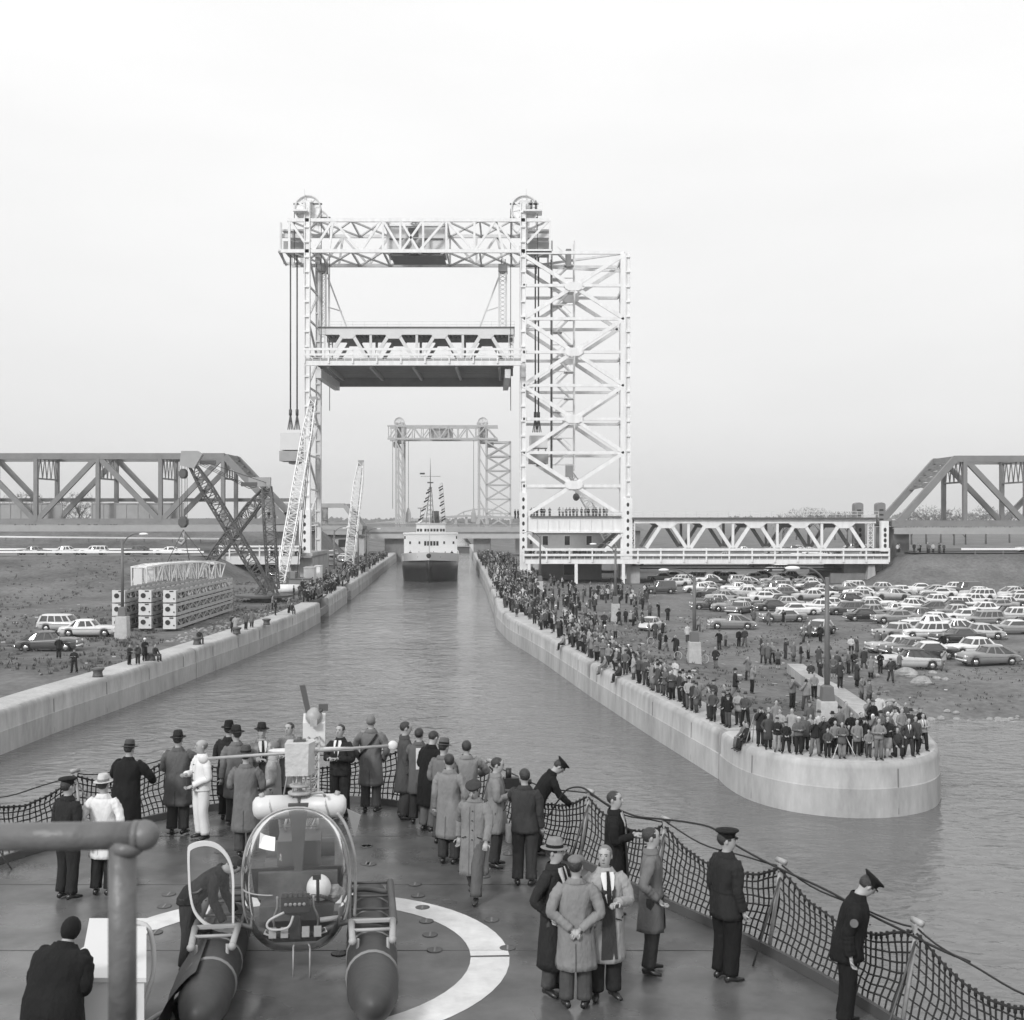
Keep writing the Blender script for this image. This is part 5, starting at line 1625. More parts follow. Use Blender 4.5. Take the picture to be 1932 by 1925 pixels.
def car(kind, x, y, z, rz, v, roof_v=None, label=None, detail=2, group='cars parked on the open ground'):
    """heading rz: 0 = nose towards +X"""
    me = CM[kind]
    t = thing('parked_car', label or '', 'car', (x, y, z), rz, group)
    rv = v if roof_v is None else roof_v
    linked('body', me['body'], t, carpaint(v)); linked('roof', me['roof'], t, carpaint(rv)); linked('window', me['window'], t)
    for wx in me['wx']:
        for s in (-1, 1):
            w = linked('wheel', me['wheel'], t, None, (wx, s * (me['W'] / 2 - .14), .34))
            if detail > 1: linked('hubcap', me['hubcap'], w)
    linked('bumper', me['front'], t); linked('bumper', me['rear'], t)
    if detail > 1:
        linked('grille', me['grille'], t); linked('side_trim', me['trim'], t)
        for s in (-1, 1): linked('headlight', me['headlight'], t, None, (me['L'] / 2 - .06, s * me['W'] * .40, me['zl']))
    c = dict(o=t, kind=kind, v=v, rv=rv, x=x, y=y, label=label)
    CARS.append(c)
    return c
def carp(px, py, kind, deg, v, rv=None, label=None, z=1.3, **kw):
    p = G(px, py, z)
    z2 = z_right(p.x, p.y) if p.x > 0 else z_left(p.x, p.y)
    p = G(px, py, z2)
    return car(kind, p.x, p.y, (z_right(p.x, p.y) if p.x > 0 else z_left(p.x, p.y)) + .01, R(deg), v, rv, label, **kw)
# the ones that stand out, nearest the crowd
carp(1381, 1187, 'fastback', 176, .25, None, 'mid grey round backed sedan alone in front of the rows')
carp(1478, 1174, 'hardtop', 183, .20, .72, 'grey hardtop with white roof behind two standing people')
carp(1545, 1199, 'sedan', 232, .05, .60, 'black car with pale roof seen from behind at a slant')
carp(1690, 1176, 'finned', 184, .26, None, 'long grey finned sedan with bright side trim at the lot edge')
carp(1716, 1262, 'fastback', 178, .50, .05, 'pale open topped car with a man leaning at its door')
carp(1746, 1243, 'hardtop', 182, .06, .70, 'dark car with white roof just behind the pale open car')
carp(1690, 1232, 'sedan', 188, .40, .74, 'light grey sedan with white roof, front of a row, beside a dark coated man')
carp(1718, 1237, 'sedan', 186, .12, .20, 'dark grey sedan squeezed behind the light sedan with white roof')
carp(1806, 1213, 'hardtop', 192, .06, .16, 'long black sedan with chrome front by two men in jackets')
carp(1835, 1236, 'sedan', 196, .74, None, 'white sedan nosing out past the long black sedan')
carp(1690, 1205, 'sedan', 212, .30, .55, 'grey car facing the crowd with wide chrome bumper')
carp(1712, 1197, 'hardtop', 205, .55, .72, 'pale car with white roof tucked behind the grey car facing out')
carp(1765, 1188, 'sedan', -20, .74, None, 'white boxy sedan turned the other way beside the bare patch')
carp(1745, 1205, 'wagon', 186, .70, None, 'white station wagon behind two men in jackets')
carp(1640, 1165, 'sedan', 200, .30, .34, 'grey sedan angled behind the long finned sedan')
carp(1596, 1160, 'wagon', 190, .10, .12, 'dark station wagon behind the tall lamp post')
carp(1562, 1149, 'finned', 196, .45, .72, 'light car with white roof beside the tall lamp post')
carp(1225 + 5, 1190, 'bug', 60, .55, None, 'small rounded pale car standing alone behind the slim lamp pedestal')
carp(1865, 1255, 'fastback', 190, .24, None, 'grey round backed car at the edge of the lot behind the white sedan')
carp(1245, 1120, 'van', 184, .08, None, 'black panel van by the small signboard')
carp(1340, 1150, 'sedan', 184, .10, None, 'dark sedan with pale wheels behind two men side by side')
carp(1395, 1158, 'sedan', 236, .12, .5, 'dark car facing the crowd with wide grille')
carp(1470, 1144, 'fastback', 184, .07, None, 'black round backed sedan in the middle of the lot')
carp(1820, 1122, 'van', 176, .11, None, 'tall dark van at the foot of the mound')
carp(1350, 1094, 'fastback', 175, .22, None, 'grey sedan standing apart on the bare strip under the road span')
n_named = len(CARS)
# rows of the lot
r = random.Random(21)
def blocked(x, y, rad):
    return any((c['x'] - x) ** 2 + ((c['y'] - y) * 1.6) ** 2 < rad * rad for c in CARS)
pal = [.03, .05, .07, .12, .12, .2, .2, .28, .34, .45, .6, .72, .72, .74]
for row, y in enumerate([123, 128.5, 133, 138, 143.5, 148, 153, 159, 164, 169, 175, 180, 185.5, 191, 197, 203, 214, 222, 232, 238]):
    x = 24 + r.uniform(-2, 2)
    while x < 96:
        x += r.uniform(5.3, 6.2)
        yy = y + r.uniform(-.8, .8)
        px = CX + x * F / yy
        if px > 1945: break
        py = CY + (CAMZ - 1.3) * F / yy
        front = poly([(1170, 1112), (1260, 1128), (1330, 1150), (1440, 1160), (1560, 1166), (1650, 1180), (1700, 1195), (1950, 1240)], px)
        hidden_mound = x > 58 and yy > 202
        if py > front or hidden_mound or px < 1175: continue
        if 172 < yy < 178 and r.random() < .55: continue
        if 205 < yy < 229 and (px > 1560 or px < 1190): continue
        if r.random() < .06 or blocked(x, yy, 4.3): continue
        if len(CARS) > 165: break
        kind = r.choice(['sedan', 'sedan', 'fastback', 'finned', 'hardtop', 'fastback', 'fastback', 'hardtop', 'wagon', 'bug' if r.random() < .3 else 'sedan'])
        v = r.choice(pal if x < 42 else pal + [.74, .74, .6, .72, .5]); rv = r.choice([.72, .5]) if r.random() < .34 and v < .6 else v
        car(kind, x, yy, z_right(x, yy) + .01, R(r.choice([180, 180, 184, 176, 0, 4]) + r.uniform(-13, 13)), v, rv, None, detail=2 if yy < 165 else 1)
# embankment side
carp(168, 1201, 'sedan', 2, .62, .72, 'pale two door sedan parked by the stacked frames, its side towards the canal', z=2.3, group='cars on the bank beside the stacked frames')
carp(125, 1192, 'wagon', -4, .50, .60, 'pale car half hidden behind the pale two door sedan', z=2.3, group='cars on the bank beside the stacked frames')
carp(92, 1228, 'fastback', 3, .10, None, 'dark round car in front of the two pale ones', z=2.3, group='cars on the bank beside the stacked frames')
for i, (px, k, v, rv, lab) in enumerate(((176, 'wagon', .70, None, 'white wagon on the embankment road behind the guard rail'), (258, 'fastback', .07, None, 'black sedan on the embankment road behind the guard rail'),
                                       (128, 'sedan', .5, .7, 'pale sedan on the embankment road next to the white wagon'), (318, 'hardtop', .72, None, 'white hardtop far along the embankment road towards the approach bridge'), (60, 'sedan', .2, None, 'grey sedan on the embankment road near its outer end'))):
    p = Q(px, 1045, 221)
    car(k, p.x, 221, 6.44, R(180 if i != 2 else 0), v, rv, lab, 1, 'cars on the embankment road')
# cars parked along the far lock bank and beyond the spans
kk = 0
for (x0, x1, y0_, y1_, n, grp, phrase) in ((-50, -33, 225, 335, 16, 'cars behind the crowd on the lock bank', 'behind the lock bank crowd'), (25, 120, 262, 420, 22, 'cars seen through the white span', 'beyond the white truss span'), (86, 150, 226, 231, 4, 'cars on the road over the mound', 'on the mound road')):
    for i in range(n):
        for tr_ in range(30):
            x, y = r.uniform(x0, x1), r.uniform(y0_, y1_)
            if x < 0: x = XL(y) - r.uniform(6, 22)
            if not blocked(x, y, 5.2): break
        kind = r.choice(['sedan', 'finned', 'fastback', 'wagon', 'hardtop']); v = r.choice(pal); rv = .72 if r.random() < .4 else v
        z = z_right(85, 229) + .12 if y0_ == 226 else (z_left(x, y) if x < 0 else z_right(x, y))
        c = car(kind, x, y, z + .01, R((95 if x < 0 else 180) + r.uniform(-12, 12)), v, rv, None, 1, grp)
        c['phrase'] = phrase
def car_look(c):
    s = tone_word(c['v'])
    w = KW[c['kind']]
    t = ', %s roof,' % tone_word(c['rv']) if abs(c['rv'] - c['v']) > .1 else ''
    return s + ' ' + w + t
def car_zone(c):
    if c.get('phrase'): return c['phrase']
    px = CX + c['x'] * F / c['y']
    if c['y'] > 205: return 'under the road span'
    a = 'between the lamp posts' if 1310 < px < 1560 else ('near the signboard' if px <= 1310 else ('past the tall lamp post' if px < 1660 else 'near the mound'))
    b_ = 'at the front' if c['y'] < 142 else ('mid lot' if c['y'] < 165 else ('in a rear row' if c['y'] < 185 else 'in the last row'))
    return b_ + ' ' + a
used_l = {}
for c in CARS:
    if c['label']: used_l[c['label']] = 1
for c in CARS:
    if c['label']: continue
    nb = sorted((q for q in CARS if q is not c), key=lambda q: (q['x'] - c['x']) ** 2 + (q['y'] - c['y']) ** 2)
    base = car_look(c)
    z = car_zone(c)
    opts = [base + ' ' + z] + ['%s beside %s %s' % (base, car_look(q), z) for q in nb[:4]]
    lab = next((o for o in opts if o not in used_l and len(o.split()) <= 16), None)
    if lab is None:
        lab = next((o for o in opts if len(o.split()) <= 16), base + ' in the lot')
    used_l[lab] = 1
    c['o']['label'] = lab
# ------------------------------------------------------------------ people
ARM = {  # elbow, wrist for the +x side (x is mirrored); figure faces -Y
 'down': ((.235, .03, 1.13), (.255, -.04, .87)), 'pocket': ((.31, .07, 1.15), (.215, -.10, .96)), 'front': ((.27, -.05, 1.15), (.07, -.27, 1.19)),
 'low': ((.26, .0, 1.13), (.09, -.22, 1.0)), 'face': ((.27, -.17, 1.24), (.075, -.19, 1.58)), 'behind': ((.29, .10, 1.15), (.04, .17, .96)),
 'reach': ((.22, -.24, 1.26), (.2, -.52, 1.2)), 'rail': ((.36, -.16, 1.22), (.26, -.40, 1.12)), 'fold': ((.27, -.04, 1.15), (-.08, -.2, 1.2)),
 'swing': ((.26, .14, 1.15), (.27, .10, .89)), 'fore': ((.25, -.10, 1.14), (.25, -.26, .93)), 'knee': ((.24, -.12, 1.18), (.15, -.36, 1.0)), 'point': ((.24, -.3, 1.42), (.14, -.55, 1.5)),
 'out': ((.34, .0, 1.16), (.42, -.08, .93)), 'hang': ((.2, -.12, 1.12), (.2, -.2, .88)),
}
def figure(H=1.76, arms=('down', 'down'), legs='stand', lean=0, pitch=0, turn=0, hat=None, hair='dark', top='coat', hem=.46, bulk=1.0, lod=0, female=False, belt=False, open_front=False, strap=False, seed=0):
    """returns {part: MB}; face towards -Y, feet on z = 0"""
    k = H / 1.78
    seg = (18, 10, 7)[lod]
    hipz = {'stand': .93, 'walk': .92, 'wide': .92, 'sit': .47, 'dangle': .12, 'kneel': .52, 'squat': .42}[legs]
    dz = hipz - .93
    L, Tn, P0 = R(lean), R(turn), R(pitch)
    def body_t(p):
        p = Vector(p)
        q = Vector((p.x, p.y, p.z - .95))
        if q.z > 0:
            y, z = q.y * math.cos(L) - q.z * math.sin(L), q.y * math.sin(L) + q.z * math.cos(L)
            q.y, q.z = y, z
        return Vector((q.x, q.y, q.z + .95 + dz)) * k
    def head_t(p):
        p = Vector(p)
        w = sstep(1.50, 1.58, p.z)
        q = p - Vector((0, .01, 1.54))
        a = Tn * w; q.x, q.y = q.x * math.cos(a) - q.y * math.sin(a), q.x * math.sin(a) + q.y * math.cos(a)
        a = P0 * w
        # nod about the axis across the turned face
        c_, s_ = math.cos(Tn), math.sin(Tn)
        f = q.x * s_ * 1 + q.y * -c_ * -1
        fx, fy = -s_ * -1, c_
        fwd = Vector((math.sin(Tn), -math.cos(Tn), 0))
        d = q.dot(fwd); up = q.z
        side = q - fwd * d - Vector((0, 0, up))
        d2, up2 = d * math.cos(a) + up * math.sin(a), -d * math.sin(a) + up * math.cos(a)
        q = side + fwd * d2 + Vector((0, 0, up2))
        return body_t(q + Vector((0, .01, 1.54)))
    def ring(z, y, rx, ry, e=1.0, t=body_t):
        out = []
        for i in range(seg):
            a = 2 * math.pi * i / seg
            c_, s_ = math.cos(a), math.sin(a)
            out.append(t((rx * math.copysign(abs(c_) ** e, c_), y + ry * math.copysign(abs(s_) ** e, s_), z)))
        return out
    parts = {}
    # body: pelvis to crown in one skin
    b = MB()
    secs = [(.92, 0, .13, .09), (1.08, 0, .13, .085), (1.30, 0, .16, .10), (1.43, 0, .14, .08), (1.49, .005, .06, .06), (1.54, .0, .054, .058), (1.565, -.018, .052, .068),
            (1.60, -.016, .062, .083), (1.64, -.010, .071, .093), (1.69, -.004, .076, .098), (1.73, .002, .073, .094), (1.762, .006, .052, .066), (1.778, .006, .02, .026)]
    if lod == 2: secs = secs[2:4] + secs[5:6] + secs[7:8] + secs[9:11] + secs[12:]
    b.loft([ring(*s, t=head_t) for s in secs], True, True, 0, True)
    if lod < 2:
        nz = MB(); nz.tube([(0, -.096, 1.685), (0, -.118, 1.655), (0, -.112, 1.643), (0, -.09, 1.64)], [.008, .013, .012, .008], 6); nz.xform(head_t); b.join(nz)
        for s in (-1, 1):
            e = MB(); e.sphere((s * .077, .008, 1.66), (.012, .022, .034), 6, 5); e.xform(head_t); b.join(e)
            e = MB(); e.sphere((s * .030, -.088, 1.684), (.013, .010, .008), 6, 4, 1); e.xform(head_t); b.join(e)
            if lod == 0:
                e = MB(); e.tube([(s * .012, -.098, 1.702), (s * .048, -.088, 1.703)], .005, 4, 1); e.xform(head_t); b.join(e)
        e = MB(); e.sphere((0, -.0965, 1.603), (.022, .008, .005), 6, 4, 1); e.xform(head_t); b.join(e)
    # arms with hands
    sl = MB()
    for s, pose in zip((-1, 1), arms):
        E, Wp = ARM[pose]
        Sh = Vector((s * .165, 0, 1.425)); E = Vector((s * E[0], E[1], E[2])); Wp = Vector((s * Wp[0], Wp[1], Wp[2]))
        pts = [body_t(p) for p in (Sh, Sh.lerp(E, .5) + Vector((s * .025, .0, -.005)), E, E.lerp(Wp, .5), Wp)]
        b.tube(pts, [.05 * k, .045 * k, .038 * k, .033 * k, .026 * k], 6 if lod else 8)
        # hand
        w = pts[-1]; d = (pts[-1] - pts[-2]).normalized()
        nrm = d.cross(Vector((s * 1.0, .3, 0)))
        if nrm.length < .1: nrm = d.cross(Vector((0, 1, 0)))
        nrm.normalize(); x = d.cross(nrm).normalized()
        curl = -nrm if nrm.y > 0 else nrm
        if lod == 2:
            b.tube([w, w + d * .1 * k], [.04, .03], 5)
        else:
            b.tube([w - d * .01, w + d * .04 * k, w + d * .095 * k], [(.028 * k, .018 * k), (.042 * k, .017 * k), (.040 * k, .014 * k)], 8 if lod == 0 else 6, ref=x)
            for i, ln in enumerate((.066, .078, .074, .058)):
                p0 = w + d * .088 * k + x * ((i - 1.5) * .019 * k)
                p1 = p0 + (d * .8 + curl * .35).normalized() * ln * .5 * k
                p2 = p1 + (d * .35 + curl * .85).normalized() * ln * .5 * k
                b.tube([p0, p1, p2], [.0095 * k, .0085 * k, .0065 * k], 5 if lod == 0 else 4)
            p0 = w + d * .03 * k - x * .036 * k
            b.tube([p0, p0 + (d * .5 - x * .7 + curl * .4).normalized() * .035 * k, p0 + (d * .9 - x * .5 + curl * .8).normalized() * .07 * k], [.012 * k, .011 * k, .008 * k], 5 if lod == 0 else 4)
        cw = 1.0 if top in ('coat', 'jacket') else .86
        q = [pts[0] + Vector((-s * .02, 0, .012)), pts[0].lerp(pts[1], .5), pts[1], pts[2] + Vector((0, .005, 0)), pts[2].lerp(pts[3], .5), pts[3], pts[3].lerp(pts[4], .85)]
        rr_ = [.070, .078, .070, .061, .059, .057, .056]
        sl.tube(catmull([tuple(p) for p in q], 4 if lod == 0 else 1), [u * cw * k * bulk * (1 + .055 * math.sin(i_ * 2.1 + seed) * (lod == 0)) for i_, u in enumerate([v[0] for v in catmull([(z,) for z in rr_], 4)] if lod == 0 else rr_)], seg)
    # upper garment
    if hem < .42 and lod == 0: hem -= .035
    hz = hem * 1.78
    fl = 1.0 if hz > .8 else 1.0 + (.8 - hz) * .36
    hem_w, hem_d = .214 * fl, .162 * fl
    if female: hem_w *= 1.12
    cs = [(hz, .005, hem_w, hem_d)]
    if hz < .75: cs.append((lerp(hz, .95, .5), .0, lerp(hem_w, .205, .5), lerp(hem_d, .152, .5)))
    cs += [(.97 if hz < .93 else hz + .03, 0, .208, .150), (1.10, 0, .178 if (belt or female) else .198, .138), (1.24, 0, .204, .140), (1.34, .0, .210, .132), (1.40, .003, .206, .116), (1.44, .006, .178, .100), (1.475, .008, .112, .086), (1.50, .008, .088, .080), (1.525, .006, .076, .076)]
    cs = [c for i, c in enumerate(cs) if i == 0 or c[0] > cs[i - 1][0] + .004]
    if lod == 0: cs = catmull(cs, 3)
    if legs in ('sit', 'dangle', 'kneel', 'squat'):
        cs = [c for c in cs if c[0] > .9]
    g = MB()
    g.loft([ring(z, y, rx * bulk * 1.0, ry * bulk, .92) for z, y, rx, ry in cs], True, True, 0, True)
    g.join(sl)
    if lod == 0:
        o_ = Vector((seed * 7.3, seed * 1.7, 0))
        def wrinkle(p):
            n1 = noise.noise(Vector((p.x * 7, p.y * 7, p.z * 3.2)) + o_); n2 = noise.noise(Vector((p.x * 16, p.y * 16, p.z * 9)) + o_)
            an_ = math.atan2(p.y, p.x)
            fold = (abs(noise.noise(Vector((math.cos(an_) * 2.2, math.sin(an_) * 2.2, p.z * .35)) + o_ * 1.7)) - .22) * max(0, 1.02 * k - p.z) * .16
            r_ = Vector((p.x, p.y, 0)); r_ = r_.normalized() if r_.length > 1e-4 else r_
            n3 = noise.noise(Vector((p.x * 5, p.y * 5, p.z * 14)) + o_)
            return p + r_ * (n1 * .011 + n2 * .004 + n3 * .004 + fold)
        g.xform(wrinkle)
        dk_ = MB()                                                           # vent, pocket edges and button line
        zz_ = lambda z: (poly([(c[0], c[3] * bulk + c[1]) for c in cs], z))
        if hz < .85: dk_.loft([[body_t((x, zz_(z) + .012, z)) for x in (-.003, .003)] for z in [lerp(hz + .01, .8, t / 5) for t in range(6)]], False, False, 1, True)
        fr0 = lambda z: (poly([(c[0], c[1] - c[3] * bulk) for c in cs], z))
        for s in (-1, 1):
            dk_.beam(body_t((s * .16, fr0(.95) + .015, .95)), body_t((s * .085, fr0(.97) - .012, .98)), .008, .012, 1)
        if not open_front:
            for bz in (1.36, 1.22, 1.08, .94): dk_.sphere(body_t((.012, fr0(bz) - .026, bz)), .010, 6, 4, 1)
            dk_.loft([[body_t((x, fr0(z) - .019, z)) for x in (-.036, -.032)] for z in [lerp(hz + .02, 1.42, t / 8) for t in range(9)]], False, False, 1, True)
        g.join(dk_)
        # placket and turned collar
        cf = MB()
        fr = lambda z: (poly([(c[0], c[1] - c[3] * bulk) for c in cs], z))
        zs_ = [hz + .03] + [lerp(hz, 1.44, t / 8) for t in range(1, 9)]
        cf.loft([[body_t((x, fr(z) - .004 - (.010 if abs(x) < .03 else 0), z)) for x in (-.035, -.03, .03, .035)] for z in zs_], False, False, 0, True)
        if not open_front and legs in ('stand', 'walk', 'wide'): g.join(cf)
        col = MB(); col.loft([ring(z, y, rx, ry) for z, y, rx, ry in ((1.475, .008, .128, .100), (1.50, .010, .108, .098), (1.535, .014, .085, .084), (1.54, .012, .078, .078))], True, False, 0, True); g.join(col)
        if belt:
            be = MB(); be.loft([ring(z, 0, .198 * bulk, .152 * bulk, .92) for z in (1.075, 1.085, 1.115, 1.125)], True, False, 0, True); g.join(be)
    parts[top] = g
    if open_front:
        sh = MB(); fz = lambda z: poly([(c[0], c[1] - c[3] * bulk) for c in cs], z)
        sh.loft([[body_t((s * wv, fz(z) - .028 + abs(s) * .01, z)) for s in (-1, 0, 1)] for z, wv in ((1.12, .010), (1.22, .034), (1.36, .068), (1.46, .082), (1.50, .07))], False, False, 0, True); parts['shirt'] = sh
        if hz < .8:
            su = MB(); su.loft([[body_t((s * wv, fz(z) - .022 + abs(s) * .008, z)) for s in (-1, 0, 1)] for z, wv in ((hz + .05, .10), (.9, .08), (1.1, .07), (1.3, .085), (1.44, .07))], False, False, 0, True); parts['suit'] = su
        ti = MB(); ti.loft([[body_t((s * wv, fz(z) - .038, z)) for s in (-1, 1)] for z, wv in ((1.13, .012), (1.25, .030), (1.40, .022), (1.515, .016))], False, False, 0, True); parts['tie'] = ti
    if strap:
        sp = MB(); sp.tube([body_t(p) for p in ((-.13, .10, 1.455), (-.05, .158, 1.33), (.10, .165, 1.16), (.215, .05, 1.02))], (.02, .006), 6); parts['strap'] = sp
    # legs
    t = MB(); skinleg = female
    for s in (-1, 1):
        f = MB()
        parts['shoe.%d' % (s > 0)] = f
        hp = Vector((s * .095, 0, hipz))
        if legs == 'stand': kn, an, toe = Vector((s * .10, -.015, .50)), Vector((s * .105, .03, .085)), Vector((s * .3, -1, 0))
        elif legs == 'wide': kn, an, toe = Vector((s * .15, -.02, .50)), Vector((s * .2, .03, .085)), Vector((s * .5, -1, 0))
        elif legs == 'walk': kn, an, toe = Vector((s * .09, -.16 if s > 0 else .02, .52)), Vector((s * .09, -.24 if s > 0 else .30, .09 if s > 0 else .13)), Vector((s * .1, -1, 0))
        elif legs == 'sit': kn, an, toe = Vector((s * .14, -.44, .50)), Vector((s * .13, -.46, .085)), Vector((s * .25, -1, 0))
        elif legs == 'dangle': kn, an, toe = Vector((s * .12, -.44, .13)), Vector((s * .11, -.50, -.32)), Vector((s * .2, -1, -.2))
        elif legs == 'squat': kn, an, toe = Vector((s * .18, -.40, .52)), Vector((s * .13, -.10, .085)), Vector((s * .3, -1, 0))
        else:
            kn, an = (Vector((.11, -.36, .50)), Vector((.11, -.34, .085))) if s > 0 else (Vector((-.11, -.10, .08)), Vector((-.11, .36, .08)))
            toe = Vector((0, -1, 0)) if s > 0 else Vector((0, .3, -.4))
        toe.normalize()
        pts = [hp + Vector((0, 0, .04)), hp.lerp(kn, .5) + Vector((s * .005, 0, 0)), kn, kn.lerp(an, .5), an + (kn - an).normalized() * .02]
        b.tube([p * k for p in pts + [an]], [.07 * k, .065 * k, .05 * k, .048 * k, .036 * k, .034 * k], 6 if lod else 8)
        if not skinleg or legs != 'stand':
            q = [tuple(p * k) for p in pts]
            rr_ = [.112, .104, .092, .087, .088]
            n_ = 3 if lod == 0 else 1
            t.tube(catmull(q, n_), [u * k * min(bulk, 1.08) for u in ([v[0] for v in catmull([(z,) for z in rr_], n_)] if lod == 0 else rr_)], max(6, seg - 4))
        h0 = an - toe * .07 + Vector((0, 0, -.045)); h1 = an + toe * .17 + Vector((0, 0, -.055))
        if legs == 'kneel' and s < 0: h1 = an + Vector((0, .08, -.06))
        f.tube([p * k for p in (h0, an + Vector((0, 0, -.02)), lerp(h0, h1, .65) + Vector((0, 0, .008)), h1)], [(.034 * k, .036 * k), (.042 * k, .05 * k), (.046 * k, .034 * k), (.026 * k, .02 * k)], 8 if lod == 0 else 6)
    if skinleg and legs == 'stand':
        sk = MB(); sk.loft([ring(z, 0, rx, ry) for z, rx, ry in ((.42, .23, .18), (.7, .2, .16), (1.0, .17, .13))], True, True, 0, True)
        parts['skirt'] = sk
    else:
        sk = MB(); c = Vector((0, 0, hipz + .03)) * k; sk.sphere(c, (.175 * k * min(bulk, 1.1), .125 * k * bulk, .12 * k), 10, 6); t.join(sk)
        parts['trousers'] = t
    if lod == 0:
        def wr2(p):
            return p + Vector((noise.noise(p * 9 + Vector((seed, 0, 0))), noise.noise(p * 9 + Vector((0, seed, 4))), 0)) * .010
        if 'trousers' in parts: parts['trousers'].xform(wr2)
    parts['body'] = b
    # hair and hats
    hs, hr = ((20, 14), (12, 8), (8, 5))[lod]
    if hat != 'scarf' and hair != 'bald':
        h = MB(); h.sphere((0, .014, 1.690), (.084, .106, .098), hs, hr, 0, keep=lambda c: not ((c.y < -.045 and c.z < 1.735) or (c.y < .03 and c.z < 1.675 and abs(c.x) < 2) or c.z < 1.615))
        if female: h.sphere((0, .03, 1.65), (.098, .10, .11), hs, hr, 0, keep=lambda c: c.y > -.03)
        h.xform(head_t); parts['hair'] = h
    elif hair == 'bald':
        h = MB(); h.sphere((0, .014, 1.685), (.083, .104, .09), hs, hr, 0, keep=lambda c: c.y > .02 and 1.62 < c.z < 1.70); h.xform(head_t); parts['hair'] = h
    if hat:
        h = MB()
        n_ = (24, 14, 8)[lod]
        if hat == 'fedora':
            h.lathe([(.085, 1.712), (.12, 1.706), (.150, 1.714), (.151, 1.719), (.118, 1.716), (.092, 1.722), (.090, 1.752), (.0885, 1.755), (.084, 1.80), (.072, 1.832), (.05, 1.836), (.02, 1.82)], (0, .004, 0), n_, 0, True, .93, 1.14)
            h.m = [0] * len(h.m)
            bd = MB(); bd.lathe([(.0925, 1.724), (.0935, 1.727), (.0915, 1.757), (.090, 1.76)], (0, .004, 0), n_, 1, True, .93, 1.14); h.join(bd)
        elif hat == 'cap':
            h.lathe([(.083, 1.70), (.086, 1.702), (.087, 1.745), (.095, 1.752), (.128, 1.778), (.130, 1.786), (.115, 1.797), (.02, 1.803)], (0, .0, 0), n_, 0, True, .98, 1.12)
            v = MB(); v.loft([[(x, -.088 - q * math.sqrt(max(0, 1 - (x / .08) ** 2)), 1.712 - q * .38) for x in (-.078, -.06, -.03, 0, .03, .06, .078)] for q in (0, .05)] , False, False, 1, True); h.join(v)
            if lod == 0:
                bg_ = MB(); bg_.sphere((0, -.103, 1.745), (.018, .008, .022), 8, 6, 2); h.join(bg_)
        elif hat == 'flat':
            h.sphere((0, -.012, 1.742), (.100, .132, .050), n_, 9, 0); v = MB(); v.loft([[(x, -.10 - q * math.sqrt(max(0, 1 - (x / .085) ** 2)), 1.728 - q * .25) for x in (-.08, -.06, -.03, 0, .03, .06, .08)] for q in (0, .055)], False, False, 0, True); h.join(v)
        elif hat == 'beret':
            h.sphere((.01, .008, 1.762), (.125, .132, .040), n_, 9, 0); h.lathe([(.088, 1.715), (.09, 1.74), (.1, 1.75)], (0, 0, 0), n_, 0, True, .95, 1.12)
        elif hat == 'scarf':
            h.sphere((0, .012, 1.67), (.092, .112, .125), n_, 9, 0, keep=lambda c: not (c.y < -.05 and c.z < 1.735))
        elif hat == 'helmet':
            h.sphere((0, .0, 1.70), (.112, .13, .105), n_, 9, 0, keep=lambda c: c.z > 1.69)
        h.xform(head_t); parts['hat'] = h
    if 'low' in arms and lod == 0: pass
    return parts

M['hat_band'] = M['cloth3']
BODYM = lambda: [M['skin'], M['hair_dark']]
def dress(name, parts, looks, root):
    for pn, mb in parts.items():
        if pn == 'body': ms = BODYM()
        elif pn == 'hat': ms = [looks.get('hat', M['cloth12']), looks.get('band', M['cloth3']), M['cloth62']]
        elif pn == 'hair': ms = [looks.get('hair', M['hair_dark'])]
        elif pn[:4] == 'shoe': ms = [looks.get('shoes', M['shoe'])]
        elif pn == 'shirt': ms = [M['shirt']]
        elif pn == 'suit': ms = [looks.get('suit', M['cloth8'])]
        elif pn == 'tie': ms = [looks.get('tie', M['cloth5'])]
        elif pn == 'strap': ms = [M['cloth5']]
        else: ms = [looks.get(pn, looks.get('top', M['cloth12'])), M['cloth3']]
        mb.build(pn.split('.')[0], ms, root, False)

# ---- crowd prototypes: shared meshes, tones set on each copy
r = random.Random(77)
POSES = [('down', 'down'), ('pocket', 'pocket'), ('front', 'front'), ('face', 'face'), ('fold', 'fold'), ('low', 'low'), ('down', 'pocket'), ('face', 'down'), ('down', 'front'), ('behind', 'behind')]
def proto(**kw):
    p = figure(lod=1, **kw)
    out = {}
    for pn, mb in p.items():
        out[pn] = mb.mesh(pn.split('.')[0], BODYM() if pn == 'body' else ([M['cloth12'], M['cloth3'], M['cloth62']] if pn == 'hat' else [M['hair_dark'] if pn == 'hair' else M['cloth12']]))
    return out
PRO = {}
ARMW = {('face', 'face'): 'raising a camera', ('front', 'front'): 'holding something at the chest', ('fold', 'fold'): 'with folded arms', ('pocket', 'pocket'): 'with hands in pockets', ('low', 'low'): 'with hands joined in front',
        ('down', 'down'): 'with arms at the sides', ('down', 'pocket'): 'with one hand in a pocket', ('face', 'down'): 'with one hand at the face', ('down', 'front'): 'with one arm bent', ('behind', 'behind'): 'with hands behind the back',
        ('knee', 'knee'): '', ('reach', 'reach'): 'with arms stretched out', ('down', 'point'): 'pointing', ('swing', 'fore'): 'with swinging arms', ('low', 'down'): 'with one hand low'}
